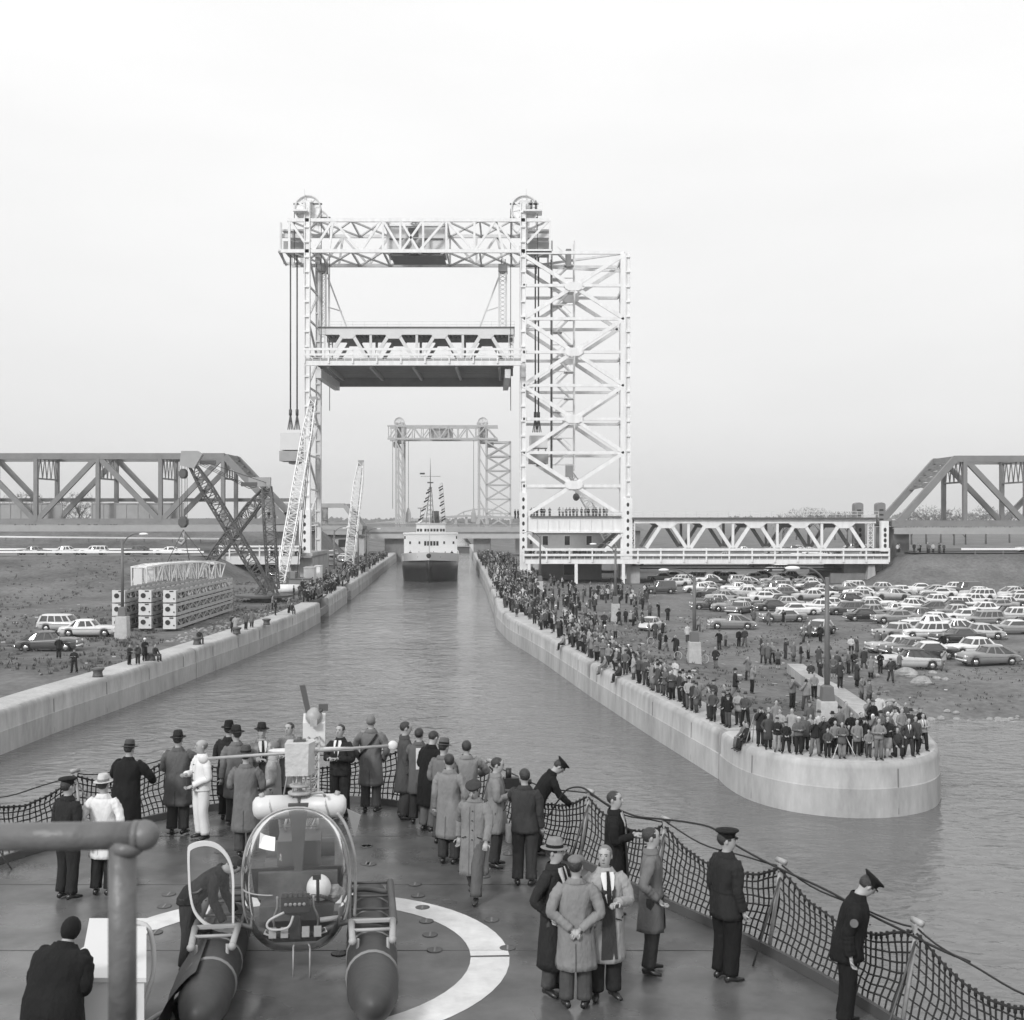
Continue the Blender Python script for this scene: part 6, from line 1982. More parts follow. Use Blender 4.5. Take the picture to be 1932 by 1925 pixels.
def get_proto(top, hat, arms, legs='stand', female=False, bulk=1.0, open_front=False):
    key = (top, hat, arms, legs, female, bulk, open_front)
    if key not in PRO:
        PRO[key] = proto(top='coat' if top in ('long', 'coat') else 'jacket', hem={'long': .27, 'coat': .40, 'jacket': .50}[top], hat=hat, arms=arms, legs=legs, female=female, bulk=bulk, open_front=open_front)
    return PRO[key]
HATW = {None: 'bareheaded', 'fedora': 'brimmed hat', 'cap': 'peaked cap', 'flat': 'flat cap', 'scarf': 'pale headscarf', 'beret': 'beret', 'helmet': 'white helmet'}
TW = {3: 'black', 5: 'black', 8: 'dark', 12: 'charcoal', 18: 'dark grey', 26: 'grey', 36: 'mid grey', 48: 'light grey', 62: 'pale', 76: 'white'}
CROWD = []
NIND = [0]
def crowd_person(x, y, z, heading, top='coat', hat=None, arms=('down', 'down'), legs='stand', tone=12, leg=5, H=1.74, female=False, zone='', group='spectators', label=None, hat_tone=8, hair='hair_dark', bulk=1.0, open_front=False):
    pr = get_proto(top, hat, arms, legs, female, bulk, open_front)
    t = thing('person', label or '', 'person', (x, y, z), heading, group)
    s = H / 1.76
    t.scale = (s, s, s)
    for pn, me in pr.items():
        o = bpy.data.objects.new(pn.split('.')[0], me)
        COL.objects.link(o)
        o.parent = t
        m = {'body': None, 'hat': M['cloth%d' % (76 if hat in ('scarf', 'helmet') else hat_tone)], 'hair': M[hair], 'shoe.0': M['shoe'], 'shoe.1': M['shoe'], 'trousers': M['cloth%d' % leg], 'skirt': M['cloth%d' % leg], 'shirt': M['shirt'], 'suit': M['cloth5'], 'tie': M['cloth5']}.get(pn, M['cloth%d' % tone])
        if m is not None:
            o.material_slots[0].link = 'OBJECT'
            o.material_slots[0].material = m
    CROWD.append(dict(o=t, x=x, y=y, top=top, hat=hat, arms=arms, legs=legs, tone=tone, leg=leg, female=female, zone=zone, label=label, H=H))
    NIND[0] += 1
    return t
TONES = [3, 5, 5, 8, 8, 12, 12, 18, 18, 26, 26, 36, 36, 48, 62]
def rand_person(x, y, z, heading, zone, group, **kw):
    female = r.random() < .14
    child = r.random() < .12
    hat = r.choice([None, None, None, 'fedora', 'flat', 'fedora', 'cap' if r.random() < .3 else None]) if not female else r.choice(['scarf', None, None])
    a = dict(top=r.choice(['long', 'coat', 'jacket', 'jacket']), hat=hat, arms=r.choice(POSES), tone=r.choice(TONES), leg=r.choice([3, 5, 5, 8, 12, 18, 26]), H=r.uniform(1.66, 1.84) if not (female or child) else (r.uniform(1.56, 1.66) if female else r.uniform(1.2, 1.45)), female=female, hat_tone=r.choice([5, 8, 12, 18, 26]), hair=r.choice(['hair_dark'] * 4 + ['hair_grey']))
    if a['H'] < 1.5: a['hat'] = r.choice([None, 'flat']); a['top'] = 'jacket'
    a.update(kw)
    return crowd_person(x, y, z, heading, zone=zone, group=group, **a)
def to_px(x, y, z): return CX + x * F / y, CY + (CAMZ - z) * F / y

# ---- the pier end, front row set one by one (detail crop -> photo pixels)
PG = 'spectators on the pier end'
def pe(zx, zf, zt, **kw):
    px, fy, ty = (2500 + zx / 1.68) / 1.9876, (2550 + zf / 1.68) / 1.9876, (2550 + zt / 1.68) / 1.9876
    p = G(px, fy, QZ)
    H = (fy - ty) * p.y / F
    if kw.get('legs', 'stand') in ('stand', 'wide', 'walk'): kw['H'] = min(1.88, max(1.05, H))
    return crowd_person(p.x, p.y, QZ, R(kw.pop('deg', 0)) + math.atan2(-p.x, p.y) * -1 * 0, group=PG, **kw)
pe(640, 437, 210, top='long', tone=12, arms=('pocket', 'pocket'), label='person in long charcoal overcoat standing first after the dark camera tripod')
pe(696, 452, 235, top='jacket', tone=5, leg=48, arms=('front', 'down'), hat='flat', label='person in black jacket and pale trousers on the pier end')
pe(752, 462, 260, top='coat', tone=5, arms=('low', 'low'), hat='flat', legs='wide', label='short person in black coat with legs apart on the pier end')
pe(832, 470, 232, top='jacket', tone=18, arms=('front', 'front'), hat='flat', hat_tone=62, bulk=1.18, label='stout person in grey jacket and pale flat cap on the pier end')
pe(872, 448, 218, top='coat', tone=18, arms=('down', 'down'), hat='flat', label='person in dark grey coat behind the stout person with a pale cap')
pe(935, 482, 243, top='jacket', tone=5, leg=26, arms=('face', 'face'), legs='wide', label='person in black jacket and grey trousers aiming a camera')
pe(988, 462, 228, top='long', tone=8, arms=('face', 'face'), label='person in long dark coat with camera at the eye, beside a boy')
pe(1014, 490, 304, top='jacket', tone=12, arms=('low', 'low'), label='boy in dark jacket standing just before the white tripod')
pe(1062, 474, 256, top='jacket', tone=36, leg=5, arms=('low', 'low'), label='person in light grey jacket half behind the tripod')
pe(1105, 496, 264, top='coat', tone=18, leg=36, arms=('front', 'front'), label='person in grey raincoat operating a camera on the white tripod')
pe(1147, 468, 285, top='jacket', tone=5, arms=('fold', 'fold'), label='boy in dark jacket with folded arms behind the white tripod')
pe(1200, 480, 250, top='coat', tone=36, arms=('low', 'down'), label='person in pale short coat holding a glove, beside the tripod')
pe(1245, 472, 240, top='coat', tone=5, arms=('face', 'face'), hat='fedora', label='person in black coat looking through field glasses above a small boy')
pe(1272, 490, 312, top='jacket', tone=36, leg=12, arms=('low', 'low'), label='small boy in light patterned cardigan at the pier edge')
pe(1337, 505, 240, top='jacket', tone=36, leg=26, arms=('front', 'front'), label='person in chunky patterned sweater and grey trousers')
pe(1392, 490, 225, top='jacket', tone=5, leg=48, arms=('face', 'front'), female=True, label='person in black top and pale skirt on the pier edge')
pe(1452, 486, 345, top='jacket', tone=8, arms=('knee', 'knee'), legs='kneel', label='person kneeling on one knee at the pier edge')
pe(1525, 484, 240, top='jacket', tone=8, leg=8, arms=('pocket', 'pocket'), open_front=True, legs='wide', label='person in open dark suit and tie with hands in pockets')
pe(1568, 470, 228, top='coat', tone=12, arms=('down', 'down'), label='person in charcoal coat close behind the open dark suit')
pe(1615, 450, 210, top='jacket', tone=48, leg=5, arms=('front', 'front'), open_front=True, legs='wide', label='person in pale jacket and tie at the outer corner of the pier')
pe(592, 418, 170, top='coat', tone=5, arms=('face', 'face'), hat='flat', label='person in black coat at the dark camera tripod')
for zx, zy, deg, tn, lg, lab in ((505, 395, 55, 5, 5, 'person in black sitting on the wall edge with legs hanging over the water'), (455, 385, 60, 26, 26, 'person in grey sitting on the wall edge beside one in black')):
    px, fy = (2500 + zx / 1.68) / 1.9876, (2550 + zy / 1.68) / 1.9876
    p = G(px, fy, QZ)
    crowd_person(XR(p.y) + .25, p.y, QZ + .02, R(-75), 'jacket', None, ('knee', 'knee'), 'dangle', tn, lg, 1.74, group=PG, label=lab)
# second and third rows behind
for k, (zx, zy) in enumerate([(640, 392), (715, 405), (790, 415), (905, 425), (960, 415), (1045, 425), (1090, 405), (1165, 420), (1225, 430), (1300, 435), (1350, 425), (1395, 415), (1440, 405), (1480, 420), (1540, 405), (1600, 405),
                              (690, 345), (900, 365), (1130, 340), (1300, 360), (1390, 345), (1440, 360), (1505, 350), (1270, 330), (1335, 300)]):
    px, fy = (2500 + zx / 1.68) / 1.9876, (2550 + zy / 1.68) / 1.9876
    p = G(px, fy, QZ)
    rand_person(p.x, p.y, QZ if zy > 350 else QZ - .03, R(r.uniform(-35, 35)), 'behind the front row of the pier end' if zy > 370 else 'at the back of the pier end', PG)
# ---- along the wall
WG = 'spectators along the canal wall'
def wall_zone(y):
    if y < 70: return 'by the wall joint'
    if y < 79: return 'on the wall near the tall lamp'
    if y < 90: return 'on the first stretch of wall'
    if y < 100: return 'on the wall near the slim lamp'
    if y < 115: return 'on the wall past the slim lamp'
    if y < 132: return 'on the bend of the wall'
    return 'on the wall near the narrow slot'
y = 64.5
while y < 106:
    o = .75 + r.uniform(-.2, .25)
    n = 1 + (r.random() < .62) + (r.random() < .38 and y > 80)
    for j in range(n):
        oo = o + j * r.uniform(.6, .95) + (0 if j == 0 else .1)
        yy = y + r.uniform(-.25, .25)
        if y < 71 and j > 1: continue
        hd_ = R(-62 + r.uniform(-30, 40))
        x = XR(yy) + oo
        u = r.random()
        if j == 0 and u < .04:
            rand_person(XR(yy) + .25, yy, QZ, R(-80), wall_zone(y) + ' with legs over the edge', WG, legs='dangle', arms=('knee', 'knee'), top='jacket', H=1.72, female=False)
        elif j == 0 and u < .09:
            rand_person(x, yy, QZ - .0, hd_, wall_zone(y) + ', crouching', WG, legs='squat', arms=('knee', 'knee'), top='jacket', H=1.72, female=False)
        else:
            rand_person(x, yy, QZ if oo < 2.25 else z_right(x, yy), hd_, wall_zone(y), WG, legs='wide' if r.random() < .15 else 'stand')
    y += r.uniform(.66, 1.1)
# ---- people scattered over the open ground (photo pixels of their feet)
OG = 'people on the open ground'
open_ = [(1297, 1212, 'near the slim lamp pedestal'), (1318, 1192, 'near the slim lamp pedestal'), (1357, 1227, 'alone on the open ground'), (1369, 1220, 'alone on the open ground'), (1394, 1221, 'in mid field'), (1405, 1221, 'in mid field'), (1350, 1262, 'near the bicycle'),
         (1412, 1285, 'on the grass slope'), (1419, 1310, 'in the grass hollow'), (1387, 1318, 'on the grass near the wall crowd'), (1495, 1338, 'on the grass near the tall lamp post'), (1521, 1342, 'on the grass near the tall lamp post'),
         (1440, 1252, 'in the little group above the path'), (1449, 1254, 'in the little group above the path'), (1457, 1252, 'in the little group above the path'), (1468, 1263, 'in the little group above the path'), (1436, 1236, 'in the little group above the path'), (1482, 1244, 'in the little group above the path'), (1497, 1249, 'at the top of the path'), (1511, 1254, 'at the top of the path'), (1525, 1244, 'at the top of the path'),
         (1516, 1212, 'before the black car with pale roof'), (1527, 1206, 'before the black car with pale roof'), (1548, 1212, 'behind the tall lamp post'), (1560, 1210, 'behind the tall lamp post'), (1606, 1236, 'before the light sedan with white roof'), (1617, 1240, 'before the light sedan with white roof'),
         (1579, 1275, 'beside the concrete path'), (1590, 1272, 'beside the concrete path'), (1601, 1272, 'beside the concrete path'), (1611, 1270, 'beside the concrete path'), (1630, 1262, 'near the pale open car'), (1643, 1280, 'near the pale open car'), (1661, 1272, 'near the pale open car'), (1680, 1285, 'in front of the pale open car'), (1697, 1272, 'at the side of the pale open car'), (1781, 1268, 'beside the pale open car'),
         (1572, 1310, 'on the concrete path'), (1585, 1322, 'on the concrete path'), (1617, 1322, 'on the concrete path'), (1625, 1330, 'at the foot of the path'), (1640, 1338, 'at the foot of the path'), (1547, 1290, 'between lamp post and path'), (1555, 1330, 'beside the tall lamp pedestal'), (1536, 1318, 'between the lamp post and the path'), (1545, 1262, 'above the lamp post'), (1562, 1252, 'above the lamp post'), (1530, 1292, 'on the grass just uphill of the tall lamp'),
         (1422, 1180, 'by the hardtop with white roof'), (1450, 1181, 'by the hardtop with white roof'), (1478, 1181, 'by the hardtop with white roof'), (1340, 1153, 'by the dark sedan with pale wheels'), (1348, 1153, 'by the dark sedan with pale wheels'), (1376, 1157, 'by the dark sedan with pale wheels'),
         (1226, 1165, 'in the loose crowd before the lot'), (1243, 1165, 'in the loose crowd before the lot'), (1260, 1172, 'in the loose crowd before the lot'), (1212, 1190, 'in the loose crowd before the lot'), (1224, 1205, 'in the loose crowd before the lot'), (1236, 1206, 'in the loose crowd before the lot'), (1250, 1203, 'in the loose crowd before the lot'), (1190, 1180, 'in the loose crowd before the lot'), (1200, 1170, 'in the loose crowd before the lot'),
         (1245, 1227, 'near the wall, apart from the row'), (1256, 1230, 'near the wall, apart from the row'), (1275, 1240, 'near the wall, apart from the row'), (1150, 1175, 'by the pillared walkway lamp'), (1168, 1180, 'by the pillared walkway lamp'), (1140, 1190, 'by the pillared walkway lamp'), (1780, 1232, 'between parked cars'), (1655, 1226, 'between parked cars'), (1668, 1228, 'between parked cars')]
for px, py, zone in open_:
    z = 1.8
    for _ in range(3):
        p = G(px, py, z); z = max(z_right(p.x, p.y), .5) if p.y > 64.5 else QZ
    on = 'on the concrete path' in zone
    rand_person(p.x, p.y, (2.32 if on else z), R(r.choice([0, 0, 20, -30, 160, 90, -90, 45]) + r.uniform(-15, 15)), zone, OG, legs=r.choice(['stand', 'stand', 'stand', 'walk', 'wide']))
# ---- on the tower platform, on the towers, aboard the other ship, by the derrick
TG = 'people on the tower platform'
zp = A(0, 979).z + .31
for k, px in enumerate([1003, 1008, 1014, 1022, 1027, 1038, 1056, 1063, 1070, 1076, 1083, 1090, 1098, 1106, 1112, 1120, 1126, 1134, 1140, 1146]):
    c = A(px, 0); rand_person(c.x, Y0 + 1.2 + (k % 3) * .8, zp, R(r.uniform(-40, 40)), 'on the platform of the wide tower', TG, top=r.choice(['coat', 'jacket']), female=False, H=1.75)
for px, lab in ((1002.5, 'person in black on the high sheave platform nearest the wheel'), (1011, 'second person on the high sheave platform, next to the outer rail')):
    c = A(px, 400); crowd_person(c.x, Y0 - .2, A(0, 400).z + .32, R(170), 'jacket', None, ('pocket', 'pocket'), 'stand', 5, 5, 1.76, group='people high on the tower', label=lab)
for px, lab in ((977.5, 'person standing on the tower ledge below the lattice, at the outer side'), (972, 'person standing on the tower ledge next to another')):
    c = A(px, 978); b = MB()
    crowd_person(c.x, Y0 + 1.5, A(0, 979).z, R(60), 'coat', None, ('down', 'down'), 'stand', 5, 5, 1.76, group='people high on the tower', label=lab)
b = MB(); b.box((A(967, 0).x, Y0 + .4, A(0, 986).z), (A(980.9, 0).x, Y0 + 3, A(0, 979).z)); b.build('ledge', M['steel_old'], lb)
SG = 'crew on the foredeck of the approaching ship'
for k, (x, y) in enumerate(((-2.2, 6), (.8, 8), (3.2, 7), (-4.2, 12), (4.6, 12))):
    p = S(x, y, 5.2); rand_person(p[0], p[1], p[2] - .9, R(r.uniform(-30, 30)), 'on the foredeck of the approaching ship', SG, tone=5, leg=3, top='jacket', hat=None, female=False, H=1.75)
BG = 'people on the bare bank by the stacked frames'
for px, py, tone, top, hat, deg, legs, lab in ((256.5, 1179, 5, 'jacket', None, 10, 'walk', 'person in dark clothes walking beside another by the stacked frames'), (275, 1181, 5, 'jacket', None, -5, 'stand', 'person in dark clothes standing next to the walking one by the frames'),
        (140, 1268, 5, 'jacket', 'flat', 0, 'wide', 'person in black jacket alone on the grass before the parked cars'), (111, 1240, 5, 'coat', None, 30, 'stand', 'person in dark coat standing by the dark round car'),
        (244, 1256, 8, 'jacket', None, 60, 'stand', 'boy in dark jacket seen from the side, first of a line at the wall'), (260, 1255, 12, 'jacket', 'flat', 20, 'stand', 'boy in grey jacket and jeans second along the bare wall'), (273, 1249, 5, 'long', 'helmet', 50, 'stand', 'person in long black coat and white cap next to the seated one'),
        (439, 1195, 5, 'long', None, 160, 'stand', 'person in black coat close to one in a pale coat by a bollard'), (444, 1197, 48, 'long', None, 150, 'stand', 'person in long pale coat by a bollard on the bare wall'),
        (464, 1189, 18, 'coat', None, 150, 'stand', 'person in grey coat with hands up near the derrick end of the wall'), (475, 1185, 26, 'long', None, 170, 'stand', 'slim person in long grey coat near the derrick'),
        (520, 1162, 5, 'jacket', None, 100, 'stand', 'person in dark jacket beside the derrick turntable'), (514, 1150, 36, 'jacket', None, 100, 'stand', 'person in light jacket beside the derrick pedestal'), (545, 1158, 36, 'jacket', None, 70, 'stand', 'person in light jacket on the wall below the derrick')):
    p = G(px, py, 2.45)
    crowd_person(p.x, p.y, QZ if XL(p.y) - p.x < 2.3 else z_left(p.x, p.y), R(deg), top, hat, r.choice(POSES), legs, tone, 5, 1.74 if 'boy' not in lab else 1.5, group=BG, label=lab)
for px, py, lab, deg in ((288, 1249, 'person in dark coat sitting behind a bollard on the bare wall', 60), (372, 1216, 'person sitting on a bollard halfway along the bare wall', 40), (548, 1160, 'person sitting on the wall end near the slot below the derrick', 40)):
    p = G(px, py, QZ)
    crowd_person(p.x + .1, p.y + .25, QZ + .02, R(deg), 'jacket', None, ('knee', 'knee'), 'sit', 8, 12, 1.74, group=BG, label=lab)
# a few on the dark truss deck and the road bridge
for px in (457, 476, 483, 508, 519, 540, 547):
    p = Q(px, 982, 237); rand_person(p.x, 236.6, Q(0, 981, 236).z, R(r.uniform(-40, 40)), 'on the deck of the dark truss above the derrick', 'people on the dark truss deck', H=1.75, female=False)
# ------------------------------------------------------------------ the deck we stand above
ZD = 7.8
DE = [(-11.6, 4), (-11.4, 9), (-10.8, 13), (-9.8, 17), (-8.4, 20.4), (-6.8, 23.1), (-5.3, 24.4), (-3.9, 24.8), (-2.4, 24.5), (-0.9, 23.2), (0.2, 21.8), (1.3, 20.0), (2.26, 18.2), (2.95, 17.0), (3.55, 15.8), (4.2, 14.2), (4.8, 12.2), (5.3, 9.5), (5.7, 6), (5.8, 4)]
de = catmull(DE, 6)
M['deck'] = mat('deck_paint', 0.105, 0.34, var=0.42, vscale=1.3, rvar=.16, bump=0.12, bscale=3.0, spec=0.45)
M['deckwhite'] = mat('deck_marking_paint', 0.64, 0.5, var=0.2, vscale=3.5, detail=8)
M['net'] = mat('tarred_net_cord', 0.022, 0.9)
M['galv'] = mat('galvanised_fitting', 0.34, 0.45, var=0.2, vscale=8)
M['pipe_paint'] = mat('chipped_grey_pipe', 0.13, 0.45, var=0.25, vscale=9, bump=0.15, bscale=25)
own = thing('ship_deck', 'dark grey helicopter deck of a ship, with netted railing and white landing circle', 'ship deck', (-3, 14, ZD))
b = MB()
n = len(de)
b.add([(x, y, ZD) for x, y in de], [tuple(reversed(range(n)))])
b.build('deck_plate', M['deck'], own)
b = MB()
b.loft([[(x * 1.0, y, ZD - .02) for x, y in de], [(lerp(-3, x, .99), lerp(12, y, .99), 4.5) for x, y in de], [(lerp(-3, x, .93), lerp(8, y, .93), -1.5) for x, y in de]], True, False, 0, True)
b.build('hull_side', M['hull'], own)
def off(i, o):
    a, c = de[max(i - 1, 0)], de[min(i + 1, n - 1)]
    d = Vector((c[0] - a[0], c[1] - a[1], 0)).normalized()
    return Vector((de[i][0] - d.y * o, de[i][1] + d.x * o, 0))
b = MB()
rings = []
for i in range(n):
    p0, p1 = off(i, -.04), off(i, -.10)
    rings.append([(p0.x, p0.y, ZD + .004), (p0.x, p0.y, ZD + .13), (p1.x, p1.y, ZD + .13), (p1.x, p1.y, ZD + .004)])
b.loft(rings, True, True, 0, False)
b.build('kerb', M['steel_dark'], own)
b = MB()                                                                    # welded plate seams
for k in range(-5, 4):
    b.box((k * 1.55 - .6, 8, ZD + .001), (k * 1.55 - .585, 24, ZD + .004)) if k in (-4, -2, 0, 2) and False else None
for y in (10.5, 13.4, 16.3, 19.2, 22.1):
    x0 = -11 if y < 12 else (-10 if y < 16 else (-9 if y < 19 else (-8 if y < 21 else -6.5))); x1 = 4.6 if y < 13.5 else (3.2 if y < 16.5 else (1.5 if y < 20 else -.3))
    b.box((x0, y, ZD + .001), (x1, y + .009, ZD + .005))
b.build('weld_seam', M['steel_dark'], own)
# landing circle with a narrow gap
b = MB(); cx, cy = -2.86, 15.96
def arc(a0, a1, r0, r1, z, nn=60):
    vs = []
    for i in range(nn + 1):
        a = R(lerp(a0, a1, i / nn)); vs += [(cx + r0 * math.cos(a), cy + r0 * math.sin(a), z), (cx + r1 * math.cos(a), cy + r1 * math.sin(a), z)]
    b.add(vs, [(2 * i, 2 * i + 1, 2 * i + 3, 2 * i + 2) for i in range(nn)])
arc(3.4, 362, 2.33, 2.83, ZD + .0045)
b.build('landing_circle', M['deckwhite'], own)
for zx, zy in ((305, 920), (330, 1040), (625, 1172), (645, 1247), (1130, 1407), (1235, 1592), (755, 1605), (725, 1505), (700, 1415), (125, 1628), (1245, 972), (675, 1325), (1080, 1120)):
    px, py = (1200 + zx / 1.756) / 1.9876, (2650 + zy / 1.756) / 1.9876
    p = G(px, py, ZD)
    q = MB(); q.lathe([(.105, 0), (.105, .007), (.085, .008), (.0, .008)], (p.x, p.y, ZD + .003), 16); o = q.build('tie_down', M['steel_dark'], own)
    q = MB(); q.box((p.x - .012, p.y - .09, ZD + .0125), (p.x + .012, p.y + .09, ZD + .016)); q.build('cross_bar', M['steel_old'], o)
for zx, zy in ((697, 1135), (670, 1208), (615, 1365), (1010, 878), (1890, 845), (720, 760), (1890, 950)):
    px, py = (200 + zx / 1.61) / 1.9876, (2650 + zy / 1.61) / 1.9876
    p = G(px, py, ZD)
    q = MB(); q.lathe([(.105, 0), (.105, .007), (.085, .008), (.0, .008)], (p.x, p.y, ZD + .003), 16); o = q.build('tie_down', M['steel_dark'], own)
    q = MB(); q.box((p.x - .012, p.y - .09, ZD + .0125), (p.x + .012, p.y + .09, ZD + .016)); q.build('cross_bar', M['steel_old'], o)
# arc length along the edge
S_ = [0]
for i in range(1, n): S_.append(S_[-1] + math.hypot(de[i][0] - de[i - 1][0], de[i][1] - de[i - 1][1]))
def edge(s):
    for i in range(1, n):
        if s <= S_[i]:
            t = (s - S_[i - 1]) / (S_[i] - S_[i - 1])
            p = Vector((lerp(de[i - 1][0], de[i][0], t), lerp(de[i - 1][1], de[i][1], t), 0))
            a, c = de[max(i - 2, 0)], de[min(i + 1, n - 1)]
            d = Vector((c[0] - a[0], c[1] - a[1], 0)).normalized()
            return p, d, Vector((-d.y, d.x, 0))
    return Vector((de[-1][0], de[-1][1], 0)), Vector((0, -1, 0)), Vector((1, 0, 0))
def s_of(px, py, z):
    p = None; best = None
    for k in range(900):
        s = S_[-1] * k / 899
        q, d, nn = edge(s)
        x = CX + q.x * F / q.y; y = CY + (CAMZ - z) * F / q.y
        e = (x - px) ** 2 + .2 * (y - py) ** 2
        if best is None or e < best[0]: best = (e, s)
    return best[1]
post_s = [3.5, 6.2, 8.8, 11.4, 14.0, 16.4, 18.6, 20.6] + [s_of(px, py, ZD + 1.15) for px, py in ((755, 1430), (912, 1437), (1095, 1487), (1240, 1545), (1455, 1635), (1705, 1755), (1960, 1880))]
post_s = sorted(post_s)
post_s = [s for i, s in enumerate(post_s) if i == 0 or s - post_s[i - 1] > .7]
HP = 1.15
for s in post_s:
    p, d, nn = edge(s)
    base = p + Vector((0, 0, ZD)) + nn * .02; top = base + Vector((0, 0, HP)) + nn * .16
    q = MB(); q.tube([base - nn * .05, top], .028, 8); po = q.build('rail_post', M['galv'], own)
    q = MB(); q.tube([base + d * .28 - nn * .5, top - Vector((0, 0, .12))], .014, 6); q.tube([base - d * .22 - nn * .1, top - Vector((0, 0, .2))], .012, 6); q.build('stay', M['steel_dark'], po)
    q = MB(); q.tube([top - d * .09 + Vector((0, 0, .03)), top + d * .09 + Vector((0, 0, .03))], .036, 8); q.cbox(top + Vector((0, 0, -.05)), (.1, .1, .09)); q.build('rope_clamp', M['galv'], po)
def wob(s, a=1.0): return a * noise.noise(Vector((s * 1.3, 2.0, 0)))
for i in range(len(post_s) - 1):
    s0, s1 = post_s[i], post_s[i + 1]
    span = s1 - s0
    def sag(s, k): u = (s - s0) / span; return k * 4 * u * (1 - u)
    p0, d0, n0 = edge(s0); p1, d1, n1 = edge(s1)
    T0, T1 = p0 + Vector((0, 0, ZD + HP - .02)) + n0 * .16, p1 + Vector((0, 0, ZD + HP - .02)) + n1 * .16
    q = MB(); pts = []
    for k in range(13):
        u = k / 12; c = T0.lerp(T1, u); c.z -= .10 * 4 * u * (1 - u) + .02 * math.sin(u * 9 + i); pts.append(c)
    q.tube(pts, .011, 6); q.build('life_line', M['net'], own)
    # the net: verticals hang from the sagging top rope and are laced to the deck edge
    q = MB()
    nv = max(6, int(span / .105)); rows = 8
    sagk = min(.42, span * .13)
    def npt(u, v):
        s = s0 + span * u
        p, d, nn = edge(s)
        top_z = HP - .06 - sagk * 4 * u * (1 - u)
        lo = p - nn * .02 + Vector((0, 0, ZD + .10))
        straight = p0.lerp(p1, u) * .5 + p * .5
        hi = straight + nn * (.14 + .03 * wob(s)) + Vector((0, 0, ZD + top_z))
        c = lo.lerp(hi, v)
        c += nn * (.06 * math.sin(v * math.pi) * (1 + wob(s * 2, .8))) + d * (.05 * noise.noise(Vector((s * 2.1, v * 3, 1))))
        c.z += .03 * noise.noise(Vector((s * 3, v * 4, 7)))
        return c
    for a in range(nv + 1):
        q.tube([npt(a / nv, k / rows) for k in range(rows + 1)], .0115, 4, sm=False, cap=False)
    for k in range(rows + 1):
        q.tube([npt(a / nv, k / rows) for a in range(nv + 1)],   .011 if k < rows else .016, 4, sm=False, cap=False)
    for a in range(nv + 1):                                                   # lashings at the head rope
        c = npt(a / nv, 1.0); q.tube([c + Vector((0, 0, .03)), c - Vector((0, 0, .05))], .019, 5)
    q.build('safety_net', M['net'], own)
# loose heavy line looped over the rail posts where the sailor reaches out
q = MB()
L0 = [Q(1000, 1500, 21.2), Q(1030, 1540, 20.8), Q(1050, 1515, 20.6), Q(1070, 1490, 20.4), Q(1097, 1486, 20.2), Q(1120, 1500, 19.9), Q(1150, 1520, 19.5), Q(1200, 1540, 19.0), Q(1242, 1545, 18.6), Q(1300, 1552, 17.9), Q(1345, 1563, 17.6), Q(1380, 1590, 17.2), Q(1456, 1632, 16.3), Q(1560, 1680, 15.3), Q(1640, 1725, 14.6), Q(1705, 1757, 14.0), Q(1770, 1790, 13.4), Q(1830, 1815, 13.0)]
q.tube(catmull([tuple(p) for p in L0], 5), .014, 6); q.build('mooring_line', M['net'], own)

# near handrail of the upper deck, out of focus
hr_ = thing('handrail', 'thick worn pipe handrail close to the eye, with ball end and upright', 'handrail', (-1, 2.8, 12))
d_ = 2.8
b = MB(); a, c = Q(-60, 1580, d_), Q(272, 1576, d_); b.tube([a, c], .0315, 20); b.build('rail_pipe', M['pipe_paint'], hr_)
b = MB(); b.sphere(Q(272, 1576, d_), (.034, .034, .034), 18, 12); b.tube([Q(252, 1577, d_), Q(264, 1577, d_)], .0345, 18); b.build('ball_end', M['pipe_paint'], hr_)
b = MB(); b.tube([Q(231, 1585, d_), Q(231, 1990, d_)], .031, 20); b.build('upright', M['pipe_paint'], hr_)
b = MB(); b.sphere(Q(240, 1600, d_ - .005), (.038, .034, .022), 14, 8); b.build('weld', M['pipe_paint'], hr_)

# white locker with a coiled hose behind the handrail
t = thing('deck_locker', 'white deck locker behind the pipe handrail', 'locker', (-4.6, 13.6, ZD))
x0, x1 = Q(172, 1720, 14.4).x, Q(270, 1720, 14.4).x
lc = [Q(155, 0, 12.6).x, Q(272, 0, 12.6).x, x1, x0]
def lk_(g, z): return [(lc[0] - g, 12.6 - g, z), (lc[1] + g, 12.6 - g, z), (lc[2] + g, 14.4 + g, z), (lc[3] - g, 14.4 + g, z)]
b = MB(); b.loft([lk_(0, ZD), lk_(0, ZD + .98)], sm=False); b.build('body', M['cream'], t)
b = MB(); b.loft([lk_(.03, ZD + .985), lk_(.03, ZD + 1.03)], sm=False); b.build('lid', M['cream'], t)
x1 += .02
b = MB(); b.box((x1 + .004, 12.9, ZD + .55), (x1 + .02, 13.0, ZD + .7)); b.box((x1 + .004, 13.9, ZD + .55), (x1 + .02, 14.0, ZD + .7)); b.build('latch', M['galv'], t)
t = thing('hose', 'pale hose draped down the side of the white locker', 'hose', (x1, 13, ZD))
b = MB(); b.tube(catmull([(x1 - .1, 14.2, ZD + 1.06), (x1 + .12, 14.15, ZD + 1.0), (x1 + .22, 14.0, ZD + .6), (x1 + .15, 13.8, ZD + .2), (x1 + .3, 13.5, ZD + .05), (x1 + .45, 13.9, ZD + .04), (x1 + .3, 14.2, ZD + .04), (x1 + .15, 13.8, ZD + .05)], 5), .028, 8); b.build('tube', M['stucco'], t)

